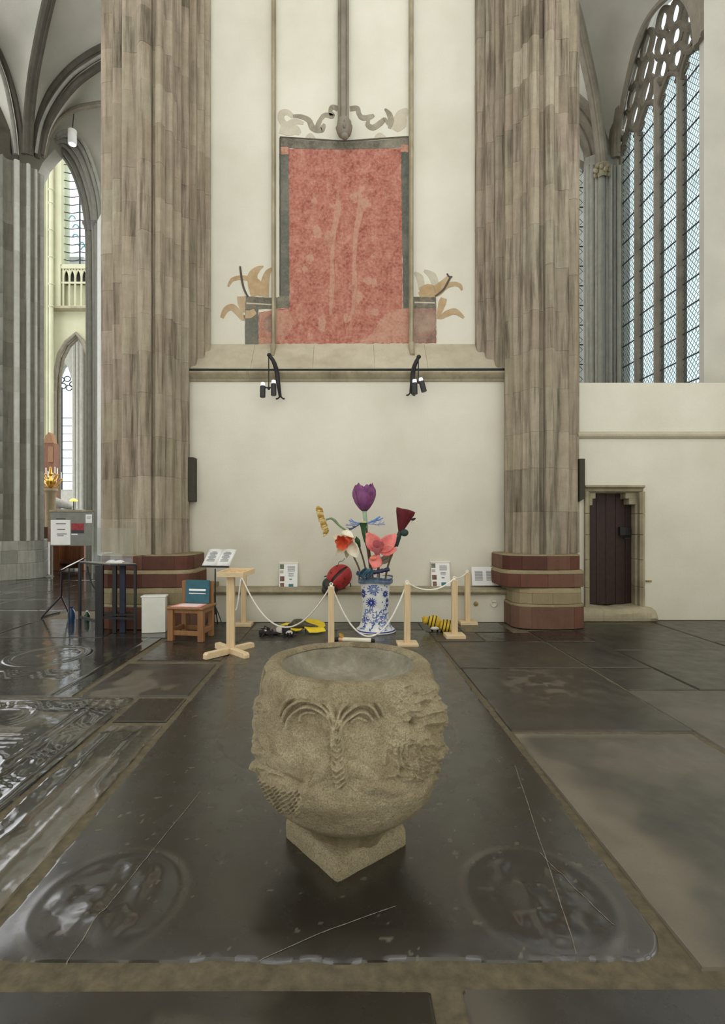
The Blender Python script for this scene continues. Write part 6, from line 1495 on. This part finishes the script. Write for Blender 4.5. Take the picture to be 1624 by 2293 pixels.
# purple tulip
f = thing('tulip', 'tall purple tulip, topmost flower in the vase', 'flower', inside(838, 0.02), GRP)
stem(f, [inside(838, 0.02), vp(834, 1285, 0.02), vp(828, 1240, 0.02), vp(823, 1200, 0.02), vp(820, 1172, 0.02)], 0.014, 'cane'); stem(f, [vp(821, 1182, 0.02), vp(818, 1160, 0.02), vp(816, 1142, 0.02)], [0.024, 0.028, 0.03], 'mint', 'stem_top')
cx_ = X_(816, 7.07); zb, zt_ = Z_(1144, 7.07), Z_(1082, 7.07)
for ring_, (n_, a0, rr_) in enumerate(((3, 0.25, 1.0), (3, 1.3, 0.9))):
    for k in range(n_):
        a = a0 + 2*math.pi*k/n_ - math.pi/2
        m = MB(); rows = []
        Lz = (zt_ - zb)*(1.0 if (k + ring_) % 2 else 0.94)
        for i in range(15):
            t = i/14; r = rr_*float(np.interp(t, [0, 0.1, 0.3, 0.55, 0.75, 1.0], [0.03, 0.075, 0.125, 0.16, 0.162, 0.125])); half = (1.02 if t < 0.62 else 1.02*(1 - ((t - 0.62)/0.38)**1.5))
            rows.append([(cx_ + r*math.cos(a + half*q)*(1 - 0.03*q*q), 7.07 + r*math.sin(a + half*q), zb + Lz*t + 0.006*mnoise.noise(Vector((q*2 + k, t*6, ring_)))) for q in np.linspace(-1, 1, 9)])
        m.grid(rows, True); m.build('petal', M['purple'], f, solid=0.008)
# dark red rose
f = thing('rose', 'dark red closed rose at the right of the vase', 'flower', inside(861, -0.02), GRP)
stem(f, [inside(861, -0.02), vp(866, 1280, -0.02), vp(878, 1240, -0.02), vp(888, 1215, -0.02)], 0.014, 'cane'); stem(f, [vp(886, 1223, -0.02), vp(892, 1205, -0.02), vp(897, 1190, -0.02)], [0.034, 0.036, 0.03], 'stem_dark', 'calyx')
bz = vp(897, 1190, -0.02); tp = vp(909, 1142, -0.02); ax_ = (tp - bz); La = ax_.length; ax_.normalize(); sx2 = Vector((1, 0, 0)); sx2 = (sx2 - ax_*sx2.dot(ax_)).normalized(); sy2 = ax_.cross(sx2)
for k in range(5):
    m = MB(); rows = []; a0 = k*2*math.pi/5 - 0.2
    for i in range(13):
        t = i/12; r = float(np.interp(t, [0, 0.2, 0.6, 0.85, 1.0], [0.025, 0.05, 0.095, 0.122, 0.128]))*(1 - 0.06*(k % 2))
        rows.append([bz + ax_*(La*t*(1.0 - 0.04*q*q*t + 0.02*(k % 3))) + sx2*r*math.cos(a0 + q*1.15) + sy2*r*math.sin(a0 + q*1.15) for q in np.linspace(-1, 1, 11)])
    m.grid(rows, True); m.build('petal', M['deepred'], f, solid=0.01)
m = MB(); m.grid([[bz + ax_*La*(0.86 + 0.04*math.sin(3*a)) + sx2*r*math.cos(a) + sy2*r*math.sin(a) for a in [2*math.pi*q/20 for q in range(20)]] for r in (0.115, 0.07, 0.03, 0.001)], True, True); m.build('heart', M['deepred'], f)
m = MB(); c = vp(906, 1193, -0.06); m.ball(c, 0.055, 0.02, 0.05, 14, 10); m.build('leaf', M['stem_dark'], f)
stem(f, [vp(900, 1192, -0.04), vp(903, 1196, -0.05)], 0.012, 'stem_dark', 'leaf_stalk')
for q, (a, b, mt) in enumerate((((921, 1165), (932, 1160), 'stem_dark'), ((920, 1168), (933, 1171), 'cream'))):
    m = MB(); petal(m, vp(*a, 0.0), vp(*b, -0.02), 0.035, 0.1, seed=q); m.build('sepal', M[mt], f, solid=0.004)
# pink orchid
f = thing('orchid', 'big coral pink orchid hanging over the vase front', 'flower', inside(848, -0.08), GRP)
stem(f, [inside(849, -0.08), vp(849, 1285, -0.10), vp(848, 1255, -0.12), vp(850, 1230, -0.10)], 0.012, 'cane')
ctr = (851, 1236)
for q, (tip, w_, mt, dz, cp_) in enumerate((((822, 1193), 0.21, 'pink', -0.10, 0.25), ((888, 1197), 0.20, 'pink', -0.12, 0.22), ((889, 1230), 0.15, 'pink', -0.16, 0.3), ((836, 1274), 0.19, 'pink', -0.20, -0.3), ((846, 1208), 0.22, 'pink', -0.06, 0.2), ((835, 1214), 0.20, 'pink2', -0.20, 0.35))):
    m = MB(); petal(m, vp(ctr[0] - (3 if q == 3 else 0), ctr[1] + (4 if q == 3 else 0), -0.10), vp(*tip, dz), w_, cp_, (0.1*(q - 2), -1, 0.25), 0.9 if q != 3 else 1.0, 0.12, 11, 9, 0.25, q*3.1); m.build('petal', M[mt], f, solid=0.008)
m = MB(); rows = []
c = vp(843, 1226, -0.20)
for i in range(9):
    t = i/8; r = 0.015 + 0.045*math.sin(math.pi*t*0.62); rows.append([c + Vector((r*math.cos(a), -0.02 - 0.06*t + 0.04*math.sin(a), 0.05 - 0.14*(1-t) + r*0.9*math.sin(a))) for a in [2*math.pi*k/14 for k in range(14)]])
m.grid(rows, True, True); m.build('lip', M['pink2'], f)
m = MB(); m.ball(vp(836, 1250, -0.20), 0.05, 0.03, 0.03, 12, 8); m.build('throat', M['peach'], f)
# daffodil
f = thing('daffodil', 'white daffodil with an orange trumpet at the left of the vase', 'flower', inside(818, -0.05), GRP)
stem(f, [inside(818, -0.05), vp(805, 1276, -0.07), vp(794, 1250, -0.08), vp(783, 1228, -0.08)], 0.012, 'cane')
ctr = (779, 1214)
for q, (tip, w_, mt, dz, fx) in enumerate((((798, 1205), 0.11, 'cream', -0.22, 0), ((745, 1200), 0.12, 'gauze', -0.02, 0.2), ((752, 1244), 0.11, 'gauze', -0.14, 0.2), ((802, 1250), 0.17, 'cream', -0.20, -0.4), ((768, 1192), 0.13, 'gauze', 0.0, 0.1), ((776, 1248), 0.09, 'gauze', 0.02, 0.2))):
    m = MB(); petal(m, vp(ctr[0] + (4 if q in (0, 3) else 0), ctr[1] - (10 if q == 0 else 0), -0.08), vp(*tip, dz), w_, 0.25, (fx, -1, 0.2), 0.8, 0.08, 10, 7, 0.0, q*2.3); m.build('petal', M[mt], f, solid=0.006)
m = MB(); petal(m, vp(767, 1190, -0.12), vp(793, 1205, -0.24), 0.115, 0.3, (0, -0.6, 0.8), 0.7, 0.05, 9, 7, 0.1, 8); m.build('petal', M['cream'], f, solid=0.006)
c0, c1 = vp(784, 1209, -0.10), vp(765, 1216, -0.27); d = (c1 - c0); Ld = d.length; d.normalize(); s1 = d.cross(Vector((0, 0, 1))).normalized(); s2 = s1.cross(d); rows = []
for t, r in ((0.0, 0.05), (0.3, 0.06), (0.7, 0.072), (0.95, 0.088), (1.0, 0.10), (0.96, 0.085), (0.7, 0.05), (0.45, 0.02), (0.42, 0.001)):
    rows.append([c0 + d*Ld*t + (s1*math.cos(a) + s2*math.sin(a))*r*(1 + (0.13*math.sin(a*7) if t > 0.9 else 0)) for a in [2*math.pi*k/28 for k in range(28)]])
m = MB(); m.grid(rows, True, True); m.build('trumpet', M['orange'], f)
# yellow drooping flower spike
f = thing('yellow_spray', 'drooping straw yellow flower spike, far left of the bouquet', 'flower', inside(828, 0.06), GRP)
stem(f, [inside(828, 0.06), vp(816, 1262, 0.05), vp(806, 1228, 0.04), vp(797, 1202, 0.03)], 0.012, 'cane'); stem(f, [vp(806, 1226, 0.03), vp(801, 1212, 0.02), vp(796, 1202, 0.02)], [0.012, 0.038, 0.014], 'stem_green', 'leaf')
stem(f, [vp(797, 1204, 0.03), vp(778, 1190, 0.03), vp(760, 1177, 0.03), vp(750, 1166, 0.02), vp(741, 1161, 0.02), vp(730, 1164, 0.0)], [0.012, 0.012, 0.014, 0.02, 0.014, 0.012], 'sage', 'arched_stem')
sp_ = [(716, 1137), (720, 1150), (722, 1162), (726, 1174), (732, 1186), (729, 1196)]
stem(f, [vp(716, 1136, 0), vp(722, 1152, 0), vp(727, 1170, 0), vp(733, 1186, 0), vp(731, 1196, 0), vp(724, 1202, 0)], [0.01, 0.012, 0.012, 0.012, 0.008, 0.003], 'mustard', 'spine')
for q, (a, b, w_, mt) in enumerate((((722, 1143), (710, 1138), 0.034, 'mustard'), ((723, 1150), (711, 1146), 0.038, 'straw'), ((725, 1157), (713, 1154), 0.034, 'mustard'), ((727, 1164), (716, 1165), 0.036, 'straw'), ((730, 1171), (720, 1174), 0.034, 'mustard'), ((733, 1178), (722, 1183), 0.036, 'straw'), ((735, 1186), (727, 1193), 0.032, 'mustard'), ((731, 1195), (726, 1199), 0.016, 'straw'))):
    p0_, p1_ = vp(*a, 0.02), vp(*b, -0.04 - 0.02*(q % 2)); m = MB()
    m.tube([lerp(p0_, p1_, t_) for t_ in (0, 0.15, 0.45, 0.75, 0.95, 1.05)], [w_*k_ for k_ in (0.3, 0.75, 1.0, 0.95, 0.8, 0.3)], 10); m.build('floret', M[mt], f)
    m = MB(); petal(m, p0_ + Vector((0, -0.01, 0.02)), p1_ + Vector((-0.015, -0.02, 0.012)), w_*2.2, 0.4, (0, -0.5, 1), 0.9, 0.05, 6, 6, 0.3, q); m.build('floret_hood', M['mustard' if mt == 'straw' else 'straw'], f, solid=0.004)
# blue wool cornflower
f = thing('cornflower', 'spidery blue wool flower on a green stalk below the tulip', 'flower', inside(832, 0.0), GRP)
stem(f, [inside(832, 0.0), vp(829, 1280, -0.01), vp(824, 1235, -0.02), vp(816, 1205, -0.03)], 0.013, 'cane'); stem(f, [vp(819, 1215, -0.03), vp(815, 1195, -0.03), vp(814, 1182, -0.03), vp(814, 1173, -0.03)], [0.016, 0.026, 0.036, 0.056], 'stem_green', 'calyx')
m = MB(); c = vp(814, 1173, -0.03)
for k in range(9): a = k*0.7; m.tube([c, c + Vector((0.07*math.cos(a), 0.05*math.sin(a), 0.012))], [0.016, 0.004], 6)
m.build('calyx_crown', M['stem_green'], f)
m = MB(); m.ball(vp(815, 1170, -0.03), 0.04, 0.04, 0.016, 12, 6); m.build('disc', M['straw'], f)
rr = random.Random(9)
for q, (tip, mt) in enumerate((((782, 1165), 'skyblue'), ((775, 1176), 'lilac'), ((777, 1189), 'blueg'), ((858, 1160), 'skyblue'), ((862, 1174), 'lilac'), ((852, 1157), 'skyblue'))):
    a = Vector((814 + (6 if tip[0] > 814 else -6), 1172, 0)); b = Vector((tip[0], tip[1], 0)); m = MB()
    midp = lerp(a, b, 0.55) + Vector((0, 1.5, 0))
    m.tube(catmull([vp(a.x, a.y, -0.03), vp(midp.x, midp.y, -0.06), vp(b.x, b.y, -0.10)], 5), 0.0085, 6)
    for k in range(7):
        s_ = rr.uniform(0.35, 0.9); p = lerp(a, b, s_); e = p + Vector(((b - a).x*rr.uniform(0.12, 0.3), rr.uniform(-7, 6), 0)); m.tube([vp(p.x, p.y, -0.06), vp(e.x, e.y, -0.09 + rr.uniform(-0.06, 0.06))], [0.006, 0.003], 5)
    m.build('wool_petal', M[mt], f)
# grey gauze leaf behind the orchid
m = MB(); petal(m, vp(846, 1262, 0.03), vp(880, 1243, 0.07), 0.11, 0.1, (0, -1, 0.1), 0.9, 0.03, 9, 7, 0.0, 4)
lf = m.build('gauze_leaf', M['grey_leaf'], solid=0.004, origin=vp(846, 1262, 0.03)); tag(lf, 'grey translucent gauze leaf behind the pink orchid', 'leaf')
m = MB(); m.tube([vp(846, 1262, 0.03), vp(845, 1290, 0.03), inside(845, 0.03)], 0.007, 6); m.tube([vp(846, 1262, 0.025), vp(878, 1244, 0.065)], 0.005, 6); m.build('stalk', M['cane'], lf)

# ------------------------------------------------------------------ papier-mache insects
M['dragon'] = simple('dark_teal_lacquer', (36, 66, 84), 0.4, 0.3, 18); M['dragon2'] = simple('indigo_lacquer', (44, 44, 80), 0.4, 0.3, 18); M['wing'] = simple('blue_grey_wing', (70, 104, 122), 0.45, 0.25, 14)
dz0 = 0.785
f = thing('dragonfly', 'dark teal dragonfly resting on the rim of the vase', 'insect', vp(820, 1285, -0.24))
dd = -0.25
m = MB(); m.ball(vp(803, 1284, dd), 0.035, 0.035, 0.032, 14, 10); hd_ = m.build('head', M['rim_blue'], f)
for s_ in (-1, 1): m = MB(); m.ball(vp(801.5, 1282.5 + s_*1.2, dd - 0.025), 0.016, 0.014, 0.018, 10, 8); m.build('eye', M['dragon2'], hd_)
m = MB(); m.tube(catmull([vp(806, 1285, dd), vp(814, 1284, dd), vp(824, 1281, dd), vp(832, 1280, dd)], 4), [0.03]*3 + [0.052]*6 + [0.04]*4, 12); m.build('thorax', M['dragon'], f)
m = MB(); q = catmull([vp(830, 1281, dd), vp(842, 1281, dd + 0.05), vp(856, 1278, dd + 0.10), vp(871, 1275, dd + 0.14)], 5); m.tube(q, [0.028 + 0.005*math.sin(i*2.1) for i in range(len(q))], 10); m.build('abdomen', M['dragon2'], f)
for q, (a, b) in enumerate((((806, 1292), (820, 1270)), ((812, 1294), (829, 1272)), ((820, 1293), (836, 1276)))):
    m = MB(); petal(m, vp(*a, dd - 0.05), vp(*b, dd - 0.04), 0.07, 0.2, (0.3, -1, 0), 0.8, 0.1, 8, 6, 0.2, q); m.build('wing', M['wing'] if q % 2 else M['dragon'], f, solid=0.006)
for px in (806, 815, 822): m = MB(); m.tube([vp(px, 1286, dd - 0.02), vp(px - 1, 1292, dd - 0.03), vp(px - 2, 1297, dd + 0.02)], 0.007, 5); m.build('leg', M['dragon2'], f)
# ladybird on the ledge
M['ladyred'] = crumple('ladybird_red', (150, 34, 38), (184, 52, 48), 0.55); M['ladyblack'] = crumple('ladybird_black', (36, 36, 34), (60, 60, 56), 0.6)
LYb = 7.63; c = P(760, 1292, LYb)
f = thing('ladybird', 'big red and black ladybird leaning on the stone ledge', 'insect', Vector((c.x, c.y, 0.5)))
dirv = Vector((-0.70, -0.25, -0.66)).normalized()          # head points down to the left
side = Vector((0.62, -0.30, -0.60)); side = (side - dirv*side.dot(dirv)).normalized(); upv = side.cross(dirv)
if upv.y > 0: upv = -upv
RM = Matrix((dirv, side, upv)).transposed()
def shell(sgn):
    m = MB(); rows = []
    for i in range(15):
        ph = -math.pi/2*0.80 + (math.pi*0.93)*i/14 - 0.0; row = []
        for j in range(11):
            a = math.pi*0.5 - sgn*(0.12 + (math.pi*0.62)*j/10)
            v = Vector((math.sin(ph)*0.20*-1, math.cos(ph)*math.cos(a)*0.172, math.cos(ph)*math.sin(a)*0.165))
            row.append(c + RM @ v)
        rows.append(row)
    m.grid(rows, True); return m
shell(1).build('wing_case', M['ladyred'], f, solid=0.008); shell(-1).build('wing_case', M['ladyred'], f, solid=0.008)
m = MB(); m.ball(c, 0.188, 0.160, 0.152, 22, 14, RM); m.build('body', M['ladyblack'], f)
m = MB(); m.ball(c + dirv*0.185 - upv*0.01, 0.11, 0.135, 0.12, 18, 12, RM); hd_ = m.build('head', M['ladyblack'], f)
m = MB(); m.ball(c + dirv*0.27 - upv*0.02, 0.07, 0.075, 0.06, 12, 8, RM); m.build('snout', M['ladyblack'], hd_)
m = MB(); m.tube(catmull([P(757, 1266, LYb - 0.05), P(760, 1258, LYb - 0.05), P(767, 1256, LYb - 0.05), P(773, 1250, LYb - 0.05)], 5), 0.0045, 5); m.build('leg', M['cane'], f)
for s_, t_ in ((1, 0.05), (1, -0.06), (-1, 0.1)): m = MB(); m.tube([c + dirv*t_ + side*s_*0.10 - upv*0.09, c + dirv*t_ + side*s_*0.17 - upv*0.10, c + dirv*(t_ + 0.03) + side*s_*0.20 - upv*0.12], 0.009, 6); m.build('leg', M['ladyblack'], f)
for q, (u_, s_) in enumerate(((-0.02, 0.55), (0.08, -0.5), (-0.10, -0.6), (0.06, 0.7))):
    n_ = Vector((u_*4, math.sin(s_*1.2), math.cos(s_*1.2))).normalized(); p = Vector((n_.x*0.20, n_.y*0.172, n_.z*0.165)); m = MB(); m.ball(c + RM @ p, 0.012, 0.024, 0.012, 10, 6, RM); m.build('spot', M['ladyblack'], f)
# yellow winged insect and grey insect on the floor
M['yellow'] = simple('yellow_card', (236, 206, 40), 0.6, 0.06, 14); M['fuzz_black'] = crumple('fuzzy_black', (24, 22, 24), (48, 42, 44), 0.8, 20); M['fuzz_grey'] = crumple('fuzzy_grey', (96, 84, 80), (140, 126, 120), 0.85, 20); M['fuzz_white'] = crumple('fuzzy_white', (196, 190, 180), (224, 218, 208), 0.85, 20); M['bee_brown'] = crumple('olive_body', (58, 56, 42), (92, 88, 64), 0.7, 20)
g = G(672, 1406); f = thing('butterfly', 'butterfly with flat bright yellow wings lying on the floor', 'insect', g)
def wing(pix, z0, z1, mat):
    m = MB(); pts = [G(x, y) for x, y in pix]; n_ = len(pts); cx2 = sum((p.x for p in pts))/n_
    vs_ = [(p.x, p.y, lerp(z0, z1, k/(n_-1)) + 0.004) for k, p in enumerate(pts)] + [(p.x, p.y, lerp(z0, z1, k/(n_-1)) - 0.004) for k, p in enumerate(pts)]
    m.add(vs_, [tuple(range(n_)), tuple(range(2*n_-1, n_-1, -1))] + [(i, (i+1) % n_, n_ + (i+1) % n_, n_ + i) for i in range(n_)]); return m.build('wing', M[mat], f)
def wing3(pts, mat):                                     # (px, py, depth) outline
    m = MB(); q = [P(*p) for p in pts]; n_ = len(q); vs_ = [v + Vector((0, 0, 0.004)) for v in q] + [v - Vector((0, 0, 0.004)) for v in q]
    m.add(vs_, [tuple(range(n_)), tuple(range(2*n_-1, n_-1, -1))] + [(i, (i+1) % n_, n_ + (i+1) % n_, n_ + i) for i in range(n_)]); return m.build('wing', M[mat], f)
wing3([(680, 1388, 7.25), (692, 1386, 7.35), (712, 1388, 7.38), (727, 1395, 7.3), (729, 1402, 7.15), (722, 1406, 7.05), (708, 1402, 7.05), (692, 1395, 7.1)], 'yellow')
wing3([(681, 1404, 7.0), (700, 1403, 7.1), (726, 1406, 6.98), (730, 1413, 6.9), (712, 1416, 6.85), (693, 1416, 6.82), (686, 1408, 6.9)], 'yellow')
wing3([(626, 1401, 7.2), (640, 1395, 7.35), (662, 1395, 7.3), (654, 1400, 7.15)], 'yellow')
wing3([(647, 1405, 7.05), (664, 1404, 7.12), (680, 1405, 7.05), (673, 1411, 6.95), (662, 1413, 6.92), (651, 1410, 6.97)], 'yellow')
m = MB(); q = catmull([P(652, 1402, 7.08), P(664, 1398, 7.08), P(676, 1398, 7.06), P(690, 1400, 7.05), P(712, 1404, 7.03)], 5); m.tube(q, list(np.interp(np.linspace(0, 1, len(q)), [0, 0.2, 0.45, 0.7, 1], [0.03, 0.075, 0.075, 0.04, 0.015])), 12); m.build('body', M['bee_brown'], f)
m = MB(); m.ball(P(651, 1402, 7.06), 0.045, 0.045, 0.04, 12, 8); m.build('head', M['fuzz_black'], f)
m = MB()
for a, b in (((648, 1402), (640, 1408)), ((660, 1405), (656, 1411)), ((690, 1402), (684, 1410))): m.tube([P(*a, 7.05), P(*b, 7.02) , G(b[0] + 1, b[1] + 3)], 0.008, 5)
m.build('legs', M['fuzz_black'], f)
g = G(622, 1421); f = thing('grey_beetle', 'fuzzy grey and white insect with bristly black legs on the floor', 'insect', g)
def fz(s):
    return lambda v: v*(1 + 0.12*mnoise.noise(v*40 + Vector((s, 0, 0))))
m = MB(); m.ball(P(629, 1413, 6.86), 0.085, 0.07, 0.062, 18, 12, fn=fz(1)); m.build('thorax', M['fuzz_white'], f)
m = MB(); m.ball(P(641, 1411, 6.82), 0.062, 0.06, 0.06, 16, 10, fn=fz(2)); m.build('abdomen', M['fuzz_black'], f)
m = MB(); m.ball(P(611, 1409, 6.86), 0.042, 0.045, 0.052, 14, 10, fn=fz(3)); m.build('head', M['fuzz_grey'], f)
m = MB(); m.ball(P(616, 1415, 6.84), 0.05, 0.05, 0.045, 12, 8, fn=fz(4)); m.build('collar', M['fuzz_grey'], f)
m = MB(); m.ball(P(648, 1417, 6.77), 0.05, 0.04, 0.03, 12, 8, fn=fz(5)); m.ball(P(594, 1414, 6.88), 0.03, 0.03, 0.025, 10, 8, fn=fz(7)); m.build('tuft', M['fuzz_white'], f)
rr = random.Random(3); m = MB()
for k in range(46):
    px = rr.uniform(582, 660); py = rr.uniform(1414, 1428); g1 = G(px, py); h_ = rr.uniform(0.03, 0.085)*(1 - abs(px - 612)/70*0.6)
    m.tube([g1, g1 + Vector((rr.uniform(-0.05, 0.05), rr.uniform(-0.03, 0.05), h_)), g1 + Vector((rr.uniform(-0.08, 0.08), rr.uniform(-0.02, 0.06), h_*0.7))], [0.012, 0.009, 0.003], 5)
m.ball(G(610, 1421) + Vector((0, 0, 0.02)), 0.13, 0.05, 0.028, 14, 8, fn=fz(8)); m.ball(G(588, 1419) + Vector((0, 0, 0.025)), 0.05, 0.04, 0.03, 10, 8, fn=fz(9)); m.build('bristles', M['fuzz_black'], f, kind='stuff')
# yellow and black striped caterpillar
M['stripe'] = simple('black_stripe', (30, 26, 22), 0.6, 0.2, 20); M['yellow2'] = crumple('mustard_yellow', (196, 160, 36), (230, 196, 60), 0.6)
Yc = 7.0; g = G(982, 1408)
f = thing('caterpillar', 'yellow caterpillar with black stripes lying by the rope post', 'insect', Vector((X_(982, Yc), Yc, 0)))
m = MB(); m.ball(P(953, 1389, Yc + 0.05), 0.045, 0.05, 0.055, 14, 10); hd_ = m.build('head', M['yellow2'], f)
m = MB(); m.tube([P(948, 1384, Yc), P(944, 1382, Yc - 0.01)], [0.014, 0.006], 6); m.tube([P(950, 1382, Yc), P(948, 1379, Yc)], [0.012, 0.006], 6); m.build('feeler', M['yellow2'], hd_)
def seg_body(p0_, p1_, rads, bands, nm):
    a_, b_ = P(*p0_), P(*p1_); ax = b_ - a_; q = [lerp(a_, b_, i/12) for i in range(13)]
    m = MB(); r_ = list(np.interp(np.linspace(0, 1, 13), np.linspace(0, 1, len(rads)), rads)); m.tube(q, r_, 18); o = m.build(nm, M['yellow2'], f)
    t0 = ax.normalized(); s1 = t0.cross(Vector((0, 0, 1))).normalized(); s2 = s1.cross(t0)
    for bd_ in bands:
        c_ = lerp(a_, b_, bd_); rb_ = float(np.interp(bd_, np.linspace(0, 1, len(rads)), rads)) + 0.001
        m = MB(); m.tube([c_ + (s1*math.cos(u_) + s2*math.sin(u_))*rb_ for u_ in [2*math.pi*k/20 for k in range(21)]], 0.0075, 5, caps=False); m.build('stripe', M['stripe'], o)
seg_body((958, 1389, Yc + 0.03), (985, 1396, Yc), [0.045, 0.078, 0.088, 0.085, 0.06], (0.08, 0.35, 0.62), 'front_body')
seg_body((985, 1399, Yc), (1017, 1407, Yc - 0.03), [0.055, 0.085, 0.092, 0.088, 0.06], (0.2, 0.42, 0.64, 0.86), 'rear_body')
m = MB(); m.ball(P(974, 1407, Yc - 0.06), 0.06, 0.03, 0.025, 14, 8); m.build('pale_belly', M['fuzz_white'], f)
m = MB()
for px in (968, 980, 992, 1004, 1012): m.tube([P(px, 1404 + (px - 968)*0.12, Yc - 0.02), G(px, 1414)], [0.016, 0.012], 6)
m.build('legs', M['stripe'], f)
# little paper creature behind the font rim
g = G(812, 1438); f = thing('paper_grub', 'slender white and orange grub with black tips behind the font rim', 'insect', g)
A1_, B1_ = G(757, 1437) + Vector((0, 0, 0.03)), G(838, 1440) + Vector((0, 0, 0.03))
def part(nm, s0, s1, r0, r1, mt):
    m = MB(); q = [lerp(A1_, B1_, lerp(s0, s1, i/5)) for i in range(6)]; m.tube(q, [lerp(r0, r1, i/5) for i in range(6)], 10); m.build(nm, M[mt], f)
part('tail', -0.12, 0.02, 0.02, 0.03, 'stripe'); part('rear_body', 0.0, 0.16, 0.022, 0.028, 'orange_print'); part('front_body', 0.14, 0.92, 0.028, 0.030, 'cream'); part('head', 0.92, 1.02, 0.028, 0.02, 'stripe')
m = MB(); petal(m, lerp(A1_, B1_, 0.16) + Vector((0, 0, 0.03)), lerp(A1_, B1_, 0.02) + Vector((0, 0, 0.075)), 0.05, 0.2, (0, -1, 0.4)); m.build('flap', M['mustard'], f, solid=0.004)
